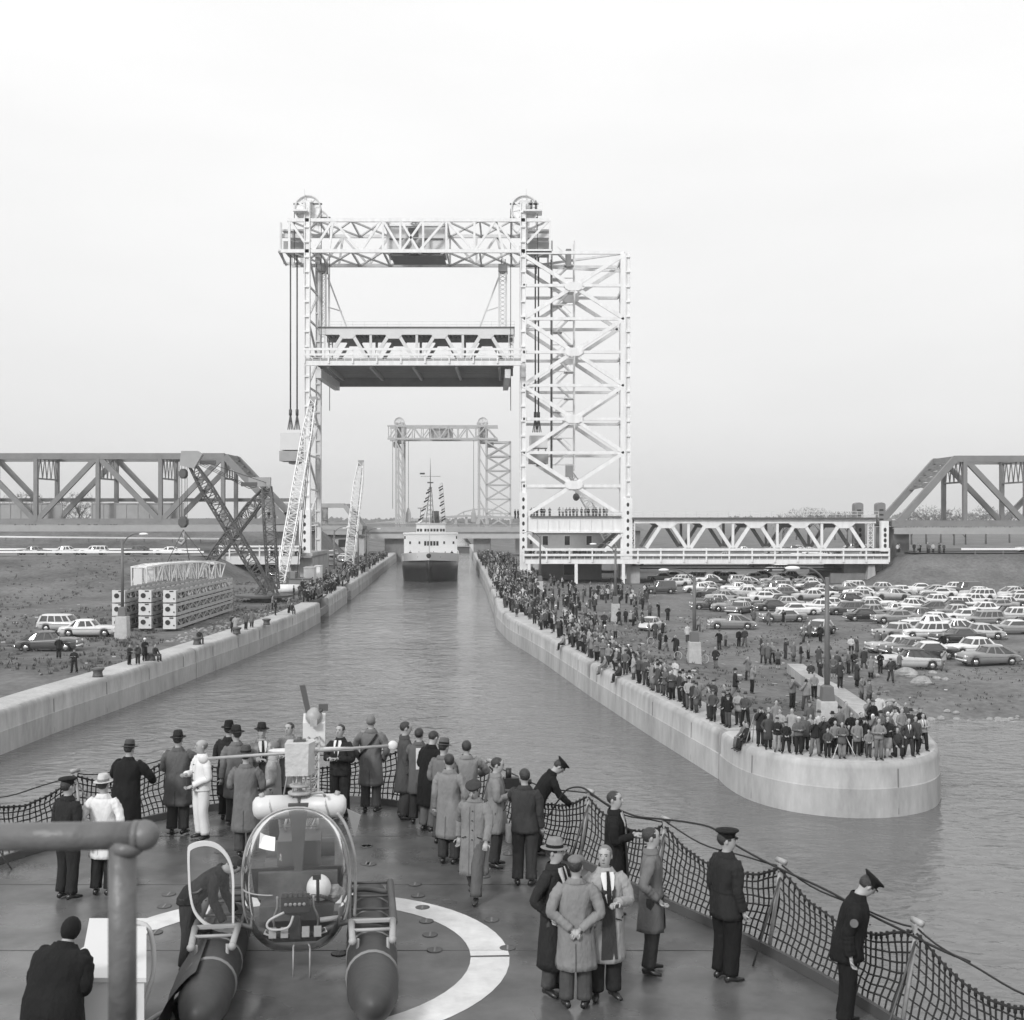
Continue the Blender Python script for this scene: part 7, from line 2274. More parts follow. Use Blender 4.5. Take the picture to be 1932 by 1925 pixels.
# ------------------------------------------------------------------ helicopter
HX, HY = -2.70, 15.62
he = thing('helicopter', 'small bubble canopy helicopter on rubber floats, door open, parked on the landing circle', 'helicopter', (HX, HY, ZD), R(7.0))
M['bubble'] = glass_mat('bubble_plexiglass', .84, .09, veil=.05)
M['doorpane'] = glass_mat('door_plexiglass', .86, .07, veil=.05)
M['float'] = mat('float_rubber', 0.05, 0.55, var=0.25, vscale=3, bump=0.1, bscale=10)
M['heli_pale'] = mat('tank_paint', 0.62, 0.4, var=0.06, vscale=4)
M['canvas'] = mat('canvas_cover', 0.50, 0.95, var=0.12, vscale=5, bump=0.4, bscale=14)
M['interior'] = mat('cabin_black', 0.022, 0.5)
M['seatfab'] = mat('seat_cover', 0.11, 0.9, var=0.3, vscale=6)
def hb_(name, m, fn, parent=None):
    q = MB(); fn(q); return q.build(name, m, parent or he, False)
BC_ = Vector((0, 0, 1.16)); BA = (.665, .78, .89)
def bub(u, v, s=1.0):
    """u: angle round the nose axis, v: 0 nose .. 1 rear rim"""
    ph = v * 1.52
    rr = math.sin(min(ph, math.pi / 2)) if ph < math.pi / 2 else 1.0 - .05 * (ph - math.pi / 2) ** 2
    y = -BA[1] * math.cos(ph) if ph < math.pi / 2 else (ph - math.pi / 2) * .75
    cu, su = math.cos(u), math.sin(u)
    ex = .88 if su > 0 else .66
    x = BA[0] * rr * math.copysign(abs(cu) ** ex, cu); z = BA[2] * rr * math.copysign(abs(su) ** ex, su)
    if z < 0: x *= 1 - .12 * (z / BA[2]) ** 2
    return BC_ + Vector((x * s, y * s, z * s))
def mk(q):
    rings = [[bub(2 * math.pi * k / 40, v) for k in range(40)] for v in [.02] + [i / 18 for i in range(1, 19)]]
    q.loft(rings, True, False, 0, True)
    q.add(rings[0], [tuple(reversed(range(40)))], 0, True)
bubo = hb_('bubble', M['bubble'], mk)
hb_('bubble_rim', M['galv'], lambda q: q.tube([bub(2 * math.pi * k / 60, .96, 1.01) for k in range(61)], .012, 8, cap=False))
hb_('seam_strip', M['galv'], lambda q: q.tube([bub(R(180), .25 + .02 * k, 1.004) + Vector((0, 0, -.02 * k * .12)) for k in range(0, 34)], .008, 6))
def paper(q):
    rows = []
    for i in range(6):
        z = lerp(1.66, 1.80, i / 5); row = []
        for j in range(6):
            x = lerp(-.43, -.23, j / 5)
            yy = -BA[1] * math.sqrt(max(.02, 1 - (x / BA[0]) ** 2 - ((z - 1.17) / BA[2]) ** 2)) * 1.0 - .035
            row.append((x, yy, z))
        rows.append(row)
    q.loft(rows, False, False, 0, True)
hb_('notice_paper', M['shirt'], paper)
# cabin
def floor(q):
    q.loft([[(x, y, z) for x, y in ((-.26, -.36), (.26, -.36), (.46, -.05), (.5, .62), (-.5, .62), (-.46, -.05))] for z in (.47, .52)], sm=False)
hb_('cabin_floor', M['interior'], floor)
def fw2(q):
    q.loft([[(x, y, z) for x, z in ((-.36, .48), (.36, .48), (.56, .85), (.60, 1.16), (-.60, 1.16), (-.56, .85))] for y in (.44, .50)], sm=False)
hb_('firewall', M['interior'], fw2)
hb_('centre_post', M['steel_dark'], lambda q: q.loft([[(s * w, .40 + dy, z) for s, dy in ((-1, 0), (1, 0), (1, .08), (-1, .08))] for w, z in ((.035, .9), (.06, 1.25), (.09, 1.65), (.13, 1.98))], sm=False))
def seat(q):
    q.box((-.46, -.02, .62), (.46, .42, .80)); q.loft([[(x, y0 + (z - .8) * .12, z) for x, y0 in ((-.5, .30), (.5, .30), (.5, .42), (-.5, .42))] for z in (.80, 1.12)], sm=False)
hb_('seat', M['seatfab'], seat)
def console(q):
    q.loft([[(s * w, y + dy, z) for s, dy in ((-1, 0), (1, 0), (1, .16), (-1, .16))] for w, y, z in ((.07, -.42, .52), (.06, -.38, .80), (.17, -.40, .84), (.17, -.38, 1.02))], sm=False)
co = hb_('instrument_console', M['interior'], console)
for k in range(5):
    hb_('gauge', M['galv'], lambda q, k=k: q.lathe([(.018, 0), (.022, .012), (.016, .02)], (-.11 + .055 * k, -.42, .95), 12, axis='Y'), co)
hb_('console_top', M['steel_dark'], lambda q: [q.cbox((-.12 + .06 * k, -.34, 1.045), (.04, .05, .05)) for k in range(5)], co)
for s in (-1, 1):
    hb_('control_stick', M['galv'], lambda q, s=s: q.tube(catmull([(s * .26, -.10, .53), (s * .27, -.22, .72), (s * .22, -.30, .88), (s * .22, -.32, 1.02)], 4), .014, 6))
    for t_ in (-.09, .09):
        hb_('pedal', M['galv'], lambda q, s=s, t_=t_: q.cbox((s * .20 + t_ * .8, -.40, .60), (.09, .03, .13), 0, rx=R(-30)))
hb_('control_loop', M['heli_pale'], lambda q: q.tube(catmull([(-.13, -.44, .86), (-.30, -.46, .78), (-.33, -.47, .70), (-.24, -.48, .665), (-.08, -.48, .69), (-.02, -.46, .82)], 5), .015, 6))
hb_('fire_extinguisher', M['galv'], lambda q: q.tube([(.30, -.34, .72), (.56, -.30, .73)], .032, 10))
hb_('belly_arc', M['heli_pale'], lambda q: q.loft([[(.44 * math.sin(a), -.36 + .06 * math.cos(a), .50 + .13 * (1 - math.cos(a))) for a in [R(-62 + 124 * k / 14) for k in range(15)]], [(.44 * math.sin(a) * .93, -.33 + .06 * math.cos(a), .55 + .13 * (1 - math.cos(a))) for a in [R(-62 + 124 * k / 14) for k in range(15)]]], False, False, 0, True))
hb_('compass_mast', M['interior'], lambda q: [q.tube([(.27, -.2, .9), (.27, -.3, 1.22)], .02, 6), q.cbox((.26, -.3, 1.24), (.10, .05, .06))])
# open door on its hinge
def dpts(s=1.0, o=0.0):
    P = [(-.74, .62), (-.74, 1.0), (-.745, 1.30), (-.80, 1.52), (-.93, 1.68), (-1.10, 1.735), (-1.26, 1.70), (-1.29, 1.62), (-1.285, 1.35), (-1.27, 1.1), (-1.22, .88), (-1.10, .72), (-.95, .63), (-.80, .585)]
    c = Vector((-1.01, 1.13))
    return [(lerp(c.x, x, s), -.30 - .25 * (-(x) - .74) * .0 + o - .12 * (-(x) - .74), lerp(c.y, z, s)) for x, z in catmull(P + [P[0]], 4)[:-1]]
def dframe(q):
    a, c, d, e = dpts(1.0, 0), dpts(.90, 0), dpts(.90, .03), dpts(1.0, .03)
    nn = len(a)
    q.v = [tuple(p) for p in a + c + d + e]
    for i in range(nn):
        j = (i + 1) % nn
        for k in range(4):
            m_ = (k + 1) % 4
            q.f.append((k * nn + i, k * nn + j, m_ * nn + j, m_ * nn + i)); q.m.append(0); q.s.append(False)
do = hb_('door', M['heli_pale'], dframe)
hb_('door_pane', M['doorpane'], lambda q: q.add(dpts(.92, .015), [tuple(range(len(dpts())))]), do)
hb_('door_handle', M['steel_dark'], lambda q: q.tube([(-1.24, -.34, 1.10), (-1.17, -.36, 1.12), (-1.12, -.36, 1.16)], .014, 6), do)
hb_('door_frame', M['galv'], lambda q: q.tube(catmull([(.715, -.02, .62), (.73, .0, 1.0), (.72, .02, 1.4), (.62, .06, 1.75), (.5, .1, 1.93)], 5), .02, 6))
def tri(q):
    q.loft([[(.62, .42, 1.90), (.80, .55, 1.78), (.72, .50, 1.50)], [(.62, .44, 1.90), (.80, .57, 1.78), (.72, .52, 1.50)]], sm=False)
hb_('side_fairing', M['steel_mid'], tri)
# engine, tanks, mast, hub
hb_('engine', M['steel_dark'], lambda q: [q.box((-.28, .62, .75), (.28, 1.25, 1.45)), q.tube([(-.45, .9, 1.0), (.45, .9, 1.0)], .17, 10), q.tube([(-.45, 1.1, 1.2), (.45, 1.1, 1.2)], .15, 10)])
for s in (-1, 1):
    to = hb_('fuel_tank', M['heli_pale'], lambda q, s=s: q.tube([(s * .015, .80, 1.86), (s * .03, .80, 1.86), (s * .48, .80, 1.86), (s * .56, .80, 1.855), (s * .60, .80, 1.85), (s * .61, .80, 1.85)], [.12, .155, .155, .14, .09, .03], 20))
    hb_('tank_strap', M['galv'], lambda q, s=s: q.tube([(s * .36 - .012, .80, 1.853), (s * .36 + .012, .80, 1.86)], .159, 20), to)
    hb_('filler_cap', M['galv'], lambda q, s=s: q.tube([(s * .48, .78, 1.99), (s * .50, .78, 2.05)], .035, 10), to)
hb_('mast', M['galv'], lambda q: [q.tube([(0, .78, 1.5), (0, .78, 2.66)], .035, 10), q.tube([(-.09, .72, 1.95), (-.07, .74, 2.4)], .012, 6), q.tube([(.10, .72, 1.95), (.07, .74, 2.4)], .012, 6), q.tube([(.16, .8, 1.95), (.13, .78, 2.35)], .010, 6), q.tube([(-.22, .8, 1.95), (-.10, .78, 2.6)], .010, 6)])
hb_('swashplate', M['galv'], lambda q: [q.lathe([(.05, 2.02), (.15, 2.03), (.155, 2.06), (.05, 2.07)], (0, .78, 0), 20), q.lathe([(.05, 2.12), (.13, 2.13), (.135, 2.155), (.05, 2.165)], (0, .78, 0), 20), q.tube([(.15, .72, 2.04), (.30, .62, 2.08), (.34, .62, 2.02)], .018, 6)])
hb_('rotor_hub_cover', M['canvas'], lambda q: q.loft([[(x * (1 + .04 * math.sin(5 * z)), .78 + y, z) for x, y in ((-.18, -.17), (.12, -.19), (.20, .02), (.17, .17), (-.16, .16))] for z in (2.30, 2.32, 2.45, 2.58, 2.70, 2.72)], sm=False))
def stab(q):
    q.tube([(-1.24, .78, 2.52), (1.22, .78, 2.64)], .02, 8)
so = hb_('stabiliser_bar', M['galv'], stab)
for p_ in ((-1.24, .78, 2.52), (1.22, .78, 2.64)):
    hb_('bar_weight', M['heli_pale'], lambda q, p_=p_: q.sphere(p_, (.065, .035, .065), 12, 8), so)
hb_('rotor_head', M['steel_dark'], lambda q: [q.cbox((0, .78, 2.735), (.16, .10, .03)), q.tube([(0, .78, 2.7), (0, .78, 2.78)], .03, 8)])
# tail boom, tailplane, tail rotor
def boom(q):
    A0 = [(-.22, 1.2, 1.50), (.22, 1.2, 1.50), (0, 1.2, .95)]; A1 = [(-.09, 6.1, 1.86), (.09, 6.1, 1.86), (0, 6.1, 1.66)]
    N_ = 9
    L_ = [[Vector(a).lerp(Vector(c), (i / N_) ** .95) for a, c in zip(A0, A1)] for i in range(N_ + 1)]
    for i in range(N_):
        for k in range(3):
            q.tube([L_[i][k], L_[i + 1][k]], .018, 6); j = (k + 1) % 3
            q.tube([L_[i][k], L_[i + 1][j]], .011, 5); q.tube([L_[i][k], L_[i][j]], .011, 5)
hb_('tail_boom_lattice', M['galv'], boom)
hb_('tailplane', M['heli_pale'], lambda q: q.loft([[(x, 5.55 + a * c_ , 1.72 + t_ * c_) for a, t_ in ((-.16, 0), (-.1, .025), (.05, .03), (.2, 0), (.05, -.02), (-.1, -.02))] for x, c_ in ((-.74, .35), (-.66, .8), (-.3, 1.05), (.3, 1.05), (.66, .8), (.74, .35))], sm=True))
hb_('tail_fin', M['heli_pale'], lambda q: q.loft([[(x, y, z) for y, z in ((6.0, 1.70), (6.35, 1.72), (6.45, 2.05), (6.30, 2.22), (6.0, 2.1))] for x in (-.19, .19)], sm=False))
hb_('tail_gearbox', M['galv'], lambda q: [q.sphere((0, 6.05, 2.2), (.15, .15, .16), 10, 7), q.cbox((0, 5.9, 2.12), (.12, .08, .12))])
hb_('tail_rotor', M['steel_dark'], lambda q: [q.loft([[(-.08 + s * .045, 6.05 + y_ * .012, 2.2) for s, y_ in ((-1, -1), (1, -1), (1, 1), (-1, 1))], [(-.20 + s * .05, 6.05 + y_ * .012, 2.75) for s, y_ in ((-1, -1), (1, -1), (1, 1), (-1, 1))]], sm=False), q.cbox((.16, 6.05, 2.36), (.16, .08, .12)), q.tube([(0, 6.0, 2.25), (.14, 6.0, 2.32)], .03, 6)])
# floats with their racks
for s in (-1, 1):
    fo = hb_('float', M['float'], lambda q, s=s: q.tube([(s * .93, y_, .31 + dz) for y_, dz in ((-2.35, .12), (-2.28, .09), (-2.1, .04), (-1.7, 0), (0, 0), (1.3, 0), (1.75, .03), (1.95, .08), (2.0, .10))], [.03, .14, .22, .29, .31, .30, .24, .13, .03], 22))
    hb_('float_band', M['steel_old'], lambda q, s=s: [q.tube([(s * .93, y_ - .02, .31), (s * .93, y_ + .02, .31)], .315, 22) for y_ in (-1.2, -.5, .3, .9)], fo)
    ra = hb_('cargo_rack', M['steel_dark'], lambda q, s=s: [q.tube([(s * .66, -.35, .68), (s * .66, 1.35, .68)], .022, 8), q.tube([(s * 1.2, -.35, .66), (s * 1.2, 1.35, .66)], .05, 10)] + [q.tube([(s * .66, y_, .68), (s * 1.2, y_, .67)], .018, 6) for y_ in (-.3, .15, .7, 1.3)] + [q.tube([(s * xx, y_, .36), (s * xx, y_, .67)], .02, 6) for xx in (.72, 1.16) for y_ in (-.3, 1.3)])
    hb_('bow_rack', M['steel_mid'], lambda q, s=s: [q.tube([(s * .70, -.95, .66), (s * .68, -.45, .72)], .04, 8), q.tube([(s * 1.17, -.95, .66), (s * 1.19, -.45, .72)], .04, 8), q.tube([(s * .69, -.72, .70), (s * 1.18, -.72, .70)], .022, 6), q.box((s * .93 - .27, -.46, .70), (s * .93 + .27, -.38, .73)), q.sphere((s * .70, -.97, .655), .05, 8, 6), q.sphere((s * 1.17, -.97, .655), .05, 8, 6)] + [q.tube([(s * xx, -.9, .40), (s * xx, -.9, .66)], .02, 6) for xx in (.76, 1.12)])
for y_ in (-.28, 1.0):
    hb_('cross_tube', M['steel_dark'], lambda q, y_=y_: q.tube(catmull([(-1.2, y_, .62), (-.7, y_, .68), (0, y_, .50), (.7, y_, .68), (1.2, y_, .62)], 4), .036, 8))
def drape(q):
    rows = []
    for i in range(13):
        u = i / 12; y_ = lerp(-1.7, .9, u); row = []
        for j in range(8):
            v = j / 7
            row.append((-1.02 - .36 * math.sin(v * 1.5) - .06 * math.sin(u * 17 + v * 2) * v, y_ - .25 * v * (1 - u), .64 - .62 * v ** 1.3))
        rows.append(row)
    q.loft(rows, False, False, 0, True)
hb_('canvas_drape', M['float'], drape)
hb_('belly_probe', M['galv'], lambda q: [q.tube([(-.02, -.42, .45), (-.02, -.46, .08)], .012, 6), q.tube([(.18, -.40, .45), (.18, -.44, .05)], .012, 6)])
# white flying helmet and rag left on the seat
mtx = Matrix.Translation((HX, HY, ZD)) @ Matrix.Rotation(R(7), 4, 'Z')
p = mtx @ Vector((.27, .12, .98))
t = thing('flying_helmet', 'white flying helmet lying on the seat inside the bubble', 'helmet', p)
b = MB(); b.sphere((0, 0, 0), (.155, .175, .17), 20, 14, 0, keep=lambda c: c.z > -.14); b.build('shell', M['white'], t, False)
b = MB(); b.tube([(.12, -.1, -.10), (.05, -.17, -.05), (-.06, -.17, -.05), (-.12, -.1, -.1)], .022, 6); b.build('visor_edge', M['steel_dark'], t, False)
p = mtx @ Vector((.46, .18, .90))
b = MB(); b.sphere((0, 0, 0), (.13, .12, .10), 12, 8); b.xform(lambda v: v * (1 + .5 * noise.noise(v * 14))); b.s = [False] * len(b.s)
o = b.build('rag', M['cloth48']); o.location = p; tag(o, 'crumpled pale rag beside the white flying helmet', 'rag')

# ------------------------------------------------------------------ people on the deck
DG = 'people on the helicopter deck'
def deck_person(px, ytop, heading, label, H=1.77, looks=None, d=None, **kw):
    if d is None: d = (CAMZ - ZD - H) * F / (ytop - CY)
    lean_ = kw.get('lean', 0)
    x = (px - CX) * d / F
    t = thing('person', label, 'person', (x, d, ZD + .006), R(heading), DG)
    lk = {k: (M['cloth%d' % v] if isinstance(v, int) else M[v]) for k, v in (looks or {}).items()}
    kw['seed'] = len(bpy.data.objects) % 97
    parts = figure(H=H, lod=0, **kw)
    dress('p', parts, lk, t)
    NIND[0] += 1
    return t
C = lambda top, leg=8, hat=12, **k: dict(top=top, trousers=leg, hat=hat, **k)
deck_person(128, 1470, 150, 'person in dark uniform and peaked cap beside the end of the netted rail', 1.78, C(5, 5, 3), arms=('down', 'down'), hat='cap', top='jacket', hem=.48)
deck_person(195, 1467, 172, 'person in pale short coat and light brimmed hat, back turned, behind the pipe handrail', 1.76, C(76, 5, 62, band=36), arms=('pocket', 'pocket'), hat='fedora', top='coat', hem=.36)
deck_person(238, 1403, 165, 'heavy person in black overcoat and dark hat leaning wide on the rail', 1.78, C(3, 3, 12), arms=('rail', 'rail'), hat='fedora', top='coat', hem=.30, bulk=1.2, lean=8)
deck_person(336, 1384, 178, 'person in long grey overcoat and dark hat, leaning on the net beside one in white', 1.80, C(18, 8, 5), arms=('rail', 'front'), hat='fedora', top='coat', hem=.33, bulk=1.08)
deck_person(380, 1397, -50, 'bald person in white boiler suit on the deck', 1.74, C('shirt', 'shirt', 12, hair='hair_grey'), arms=('front', 'low'), top='jacket', hem=.50, hair='bald', legs='stand', turn=-10)
deck_person(432, 1360, 172, 'person in long black coat and dark hat by the rail, behind one in grey', 1.80, C(5, 5, 3), d=23.3, arms=('down', 'front'), hat='fedora', top='coat', hem=.30)
deck_person(446, 1374, 200, 'person in mid grey coat and dark hat standing close behind the black coat', 1.80, C(26, 8, 5), arms=('down', 'down'), hat='fedora', top='coat', hem=.34, turn=25)
deck_person(464, 1413, 178, 'person in long pale grey coat and brown toned hat, back turned, just behind the helicopter', 1.80, C(26, 12, 12), arms=('front', 'front'), hat='fedora', top='coat', hem=.28)
deck_person(494, 1362, 20, 'person in pale raincoat and dark hat facing the camera beyond the hub cover', 1.78, C(48, 12, 5), d=23.2, arms=('front', 'down'), hat='fedora', top='coat', hem=.34, open_front=True)
deck_person(515, 1400, -80, 'grey haired person in pale coat half hidden by the stabiliser bar', 1.74, C(48, 12, hair='hair_grey'), arms=('low', 'low'), top='coat', hem=.34)
deck_person(546, 1357, -20, 'bareheaded person in grey coat behind the rotor mast', 1.76, C(36, 12), d=23.6, arms=('front', 'front'), top='coat', hem=.36)
deck_person(642, 1368, -20, 'person in black jacket holding a camera to the chest at the rail behind the tanks', 1.77, C(5, 5), arms=('front', 'front'), top='jacket', hem=.47, open_front=True)
deck_person(700, 1346, 176, 'tall person in long grey raincoat with a shoulder strap, back turned, hands in pockets', 1.85, C(26, 12, hair='hair_grey'), d=23.9, arms=('pocket', 'pocket'), top='coat', hem=.32, strap=True)
deck_person(764, 1360, 105, 'person in long dark tweed coat and trousers in profile at the rail', 1.83, C(12, 12), d=23.3, arms=('down', 'low'), top='coat', hem=.33, pitch=8)
deck_person(791, 1378, 165, 'dark haired person half hidden between the tweed coat and the black coat', 1.76, C(18, 8), d=23.0, arms=('front', 'front'), top='coat', hem=.36)
deck_person(810, 1380, 140, 'person in long black coat with hunched shoulders looking down', 1.80, C(3, 18), arms=('fold', 'fold'), top='coat', hem=.30, pitch=18, lean=6, bulk=1.06)
deck_person(836, 1410, 150, 'person in grey coat and banded hat behind the rain coated one', 1.78, C(26, 12, 18), d=21.6, arms=('down', 'low'), hat='fedora', top='coat', hem=.32, pitch=10)
deck_person(848, 1423, 160, 'dark haired person in long pale raincoat, back half turned', 1.79, C(36, 8), arms=('pocket', 'down'), top='coat', hem=.28, turn=30)
deck_person(880, 1398, 185, 'dark haired person in plain pale coat, back turned, further along the rail', 1.78, C(36, 12), arms=('rail', 'down'), top='coat', hem=.30)
deck_person(895, 1473, -14, 'person in beret, glasses and long pale coat striding across the open deck', 1.76, C(36, 18, 8), arms=('swing', 'fore'), hat='beret', top='coat', hem=.26, legs='walk', pitch=26)
deck_person(936, 1430, 85, 'person in grey raincoat with a large camera, facing the rail', 1.77, C(36, 8), arms=('front', 'front'), top='coat', hem=.36, pitch=12)
deck_person(990, 1451, 172, 'person in dark suit, back turned, with a shoulder bag near the camera', 1.79, C(8, 8), arms=('down', 'reach'), top='jacket', hem=.46, turn=20)
deck_person(1012, 1430, 100, 'sailor in dark uniform and cap leaning over the rail to handle a line', 1.70, C(3, 3, 3), d=20.9, arms=('reach', 'reach'), hat='cap', top='jacket', hem=.50, lean=32, pitch=18)
deck_person(1160, 1494, 75, 'person in black overcoat and glasses with a small camera, beside the net', 1.80, C(3, 5), arms=('front', 'front'), top='coat', hem=.34, turn=-10, open_front=True)
deck_person(1047, 1590, 55, 'person in long dark overcoat, tie and pale banded hat, in a group of three', 1.80, C(5, 12, 36, band=3), arms=('pocket', 'pocket'), hat='fedora', top='coat', hem=.22, turn=15, open_front=True)
deck_person(1086, 1617, 178, 'person in pale raincoat and flat cap, back turned, hands clasped behind with a small camera', 1.74, C(36, 12, 26), arms=('behind', 'behind'), hat='flat', top='coat', hem=.30, turn=-15)
deck_person(1142, 1597, 10, 'grey haired person in open pale trench coat, dark suit and tie, facing the camera', 1.80, C(48, 5, hair='hair_grey', tie=5), arms=('pocket', 'front'), top='coat', hem=.30, turn=-25, open_front=True, bulk=1.05)
deck_person(1229, 1563, 80, 'person in glasses and long grey coat with hands in pockets, looking out over the net', 1.80, C(26, 8), arms=('pocket', 'pocket'), top='coat', hem=.34, turn=10)
deck_person(1371, 1568, 120, 'officer in dark belted jacket and peaked cap, seen from behind at the net', 1.83, C(5, 3, 3), arms=('down', 'down'), hat='cap', top='jacket', hem=.43, belt=True, turn=-35, bulk=1.08)
sailor_ = deck_person(1598, 1636, 75, 'sailor in black pea jacket with an arm badge, looking down over the rail', 1.74, C(3, 3, 3), d=13.9, arms=('down', 'down'), hat='cap', top='jacket', hem=.44, lean=14, pitch=32, turn=20, bulk=1.2)
b = MB(); b.lathe([(.045, -.012), (.045, .012), (.02, .016)], (-.305, -.075, 1.24), 16, sm=False, axis='X'); b.build('sleeve_badge', M['cloth26'], sailor_, False)
mtxp = mtx @ Vector((-1.32, .10, 0))
tp = deck_person(0, 0, 85, 'person in dark jacket bending into the open helicopter door', 1.74, C(5, 8), d=mtxp.y, arms=('reach', 'reach'), top='jacket', hem=.5, lean=52, pitch=12)
tp.location = (mtxp.x, mtxp.y, ZD + .006)
tp = deck_person(98, 1740, 165, 'hooded person in black coat stooping beside the white locker, back turned', 1.76, C(3, 3, 3), d=12.1, arms=('front', 'front'), hat='scarf', top='coat', hem=.36, lean=24, bulk=1.5, pitch=15)
# arm badge of the sailor, papers and camera gear held on deck
t = thing('movie_camera', 'film camera on a stand pointed over the rail beside the person in a grey raincoat', 'camera', Q(965, 1580, 21.6))
p = Q(966, 1478, 21.6)
b = MB(); b.cbox(p, (.30, .16, .20), R(10)); b.tube([p + Vector((.15, 0, .02)), p + Vector((.34, 0, .03))], .045, 10); b.tube([p + Vector((-.06, 0, .1)), p + Vector((-.06, 0, .26))], .05, 12); b.build('camera_body', M['interior'], t)
for a in (-150, -30, 90):
    b = MB(); b.tube([p + Vector((0, 0, -.1)), Vector((p.x + .4 * math.cos(R(a)), p.y + .3 * math.sin(R(a)), ZD + .01))], .016, 6); b.build('leg', M['steel_dark'], t)
b = MB(); b.sphere(Q(986, 1442 + 30, 21.2), (.07, .07, .07), 10, 7); b.build('flash_reflector', M['chrome'], t)
t = thing('shoulder_bag', 'pale camera bag hanging at the hip of the dark suited person', 'bag', Q(968, 1560, 20.0))
p = Q(966, 1572, 19.9)
b = MB(); b.cbox(p, (.17, .14, .28), R(20)); b.build('bag_body', M['cloth36'], t)
b = MB(); b.tube([p + Vector((.0, 0, .14)), Q(972, 1520, 19.9), Q(984, 1480, 20.0)], .012, 6); b.build('bag_strap', M['cloth48'], t)
t = thing('document', 'folded white papers under the arm of the person in tweed', 'papers', Q(789, 1432, 22.9))
b = MB(); b.cbox(Q(790, 1432, 22.7), (.10, .03, .38), R(10)); b.build('sheet', M['shirt'], t)
# ---- labels that tell the crowd apart
def look(c, full=True):
    w = 'boy' if c['H'] < 1.5 else 'person'
    g = {'long': 'long coat', 'coat': 'short coat', 'jacket': 'jacket'}[c['top']]
    s = '%s in %s %s' % (w, TW[c['tone']], g)
    if full and c['hat']: s += ' and ' + HATW[c['hat']]
    return s
used = {}
for c in CROWD:
    if c['label']: used[c['label']] = 1
for c in CROWD:
    if c['label']: continue
    base = look(c)
    aw = ARMW.get(c['arms'], '')
    nb = sorted((q for q in CROWD if q is not c and abs(q['x'] - c['x']) + abs(q['y'] - c['y']) < 9), key=lambda q: (q['x'] - c['x']) ** 2 + (q['y'] - c['y']) ** 2)[:5]
    z = c['zone']
    lg = '%s trousers' % TW[c['leg']] if not c['female'] else '%s skirt' % TW[c['leg']]
    opts = ['%s %s' % (base, z), '%s, %s, %s' % (base, aw, z), '%s, %s, %s' % (base, lg, z)]
    opts += ['%s beside %s, %s' % (base, look(q, False), z) for q in nb] + ['%s, %s, beside %s' % (base, lg, look(q)) for q in nb] + ['%s %s beside %s' % (base, aw, look(q)) for q in nb]
    opts = [o.replace(', ,', ',') for o in opts if 4 <= len(o.replace(',', '').split()) <= 16]
    lab = next((o for o in opts if o not in used), opts[0] if opts else look(c, False) + ' ' + z)
    used[lab] = 1
    c['o']['label'] = lab

# ---- the dense crowds no one could count: two masses of simple figures
def crowd_mass(name, label, spots):
    protos = []
    for i, (top, hat, arms, fem) in enumerate((('coat', None, ('down', 'down'), False), ('jacket', 'flat', ('front', 'front'), False), ('coat', 'fedora', ('pocket', 'pocket'), False), ('jacket', None, ('face', 'face'), False), ('coat', 'scarf', ('low', 'low'), True))):
        protos.append(figure(lod=2, top='coat', hem=.42 if top == 'coat' else .5, hat=hat, arms=arms, female=fem))
    mats = [M['skin'], M['hair_dark'], M['cloth3'], M['cloth5'], M['cloth8'], M['cloth12'], M['cloth18'], M['cloth26'], M['cloth36'], M['cloth62'], M['shoe'], M['cloth76']]
    out = MB()
    for x, y, z, hd_ in spots:
        p = r.choice(protos)
        tone, leg = r.choice([2, 3, 3, 4, 4, 5, 5, 6, 6, 7, 8, 9]), r.choice([2, 3, 4, 5])
        s = r.uniform(.9, 1.04)
        mtx = Matrix.Translation((x, y, z)) @ Matrix.Rotation(hd_, 4, 'Z') @ Matrix.Scale(s, 4)
        for pn, mb in p.items():
            mi = {'body': 0, 'hair': 1, 'hat': r.choice([3, 4, 5, 11 if r.random() < .3 else 6]), 'shoe.0': 10, 'shoe.1': 10, 'trousers': leg, 'skirt': leg}.get(pn, tone)
            n = len(out.v)
            out.v += [tuple(mtx @ Vector(v)) for v in mb.v]
            out.f += [tuple(i + n for i in f) for f in mb.f]
            out.m += [mi] * len(mb.f)
            out.s += mb.s
    o = out.build(name, mats)
    return tag(o, label, 'crowd', kind='stuff')
sp = []
for k in range(270):
    y = r.uniform(106.5, 235)
    o = .7 + abs(r.gauss(0, 1)) * (2.3 if y < 200 else 4.2)
    x = XR(y) + o
    sp.append((x, y, QZ if o < 2.2 else z_right(x, y), R(-60 + r.uniform(-50, 50))))
for k in range(240):
    y = r.uniform(205, 345); o = .6 + r.random() ** 1.3 * 9
    x = XR(y) + o; sp.append((x, y, QZ if o < 2.2 else z_right(x, y), R(-60 + r.uniform(-40, 40))))
for k in range(130):
    px, py = r.uniform(955, 1235), r.triangular(1098, 1190, 1115)
    p = G(px, py, 1.6)
    if p.x - XR(p.y) < 2.4: continue
    if py > poly([(955, 1120), (1010, 1165), (1100, 1195), (1235, 1190)], px): continue
    sp.append((p.x, p.y, z_right(p.x, p.y), R(r.uniform(-180, 180))))
crowd_mass('crowd', 'packed crowd of small dark figures along the lock wall and under the walkway', sp)
sp = []
for k in range(300):
    y = r.uniform(158, 330); o = .6 + abs(r.gauss(0, 1)) * (1.6 if y < 165 else 2.6)
    x = XL(y) - o; sp.append((x, y, QZ if o < 2.2 else z_left(x, y), R(60 + r.uniform(-50, 50))))
for k in range(26):
    x = lerp(Q(505, 0, 222).x, Q(566, 0, 222).x, r.random()); sp.append((x, 223 + r.uniform(0, 2), Q(0, 1050, 222).z, R(r.uniform(-50, 50))))
crowd_mass('crowd', 'packed crowd along the lock wall beside the derrick and narrow tower', sp)
sp = []
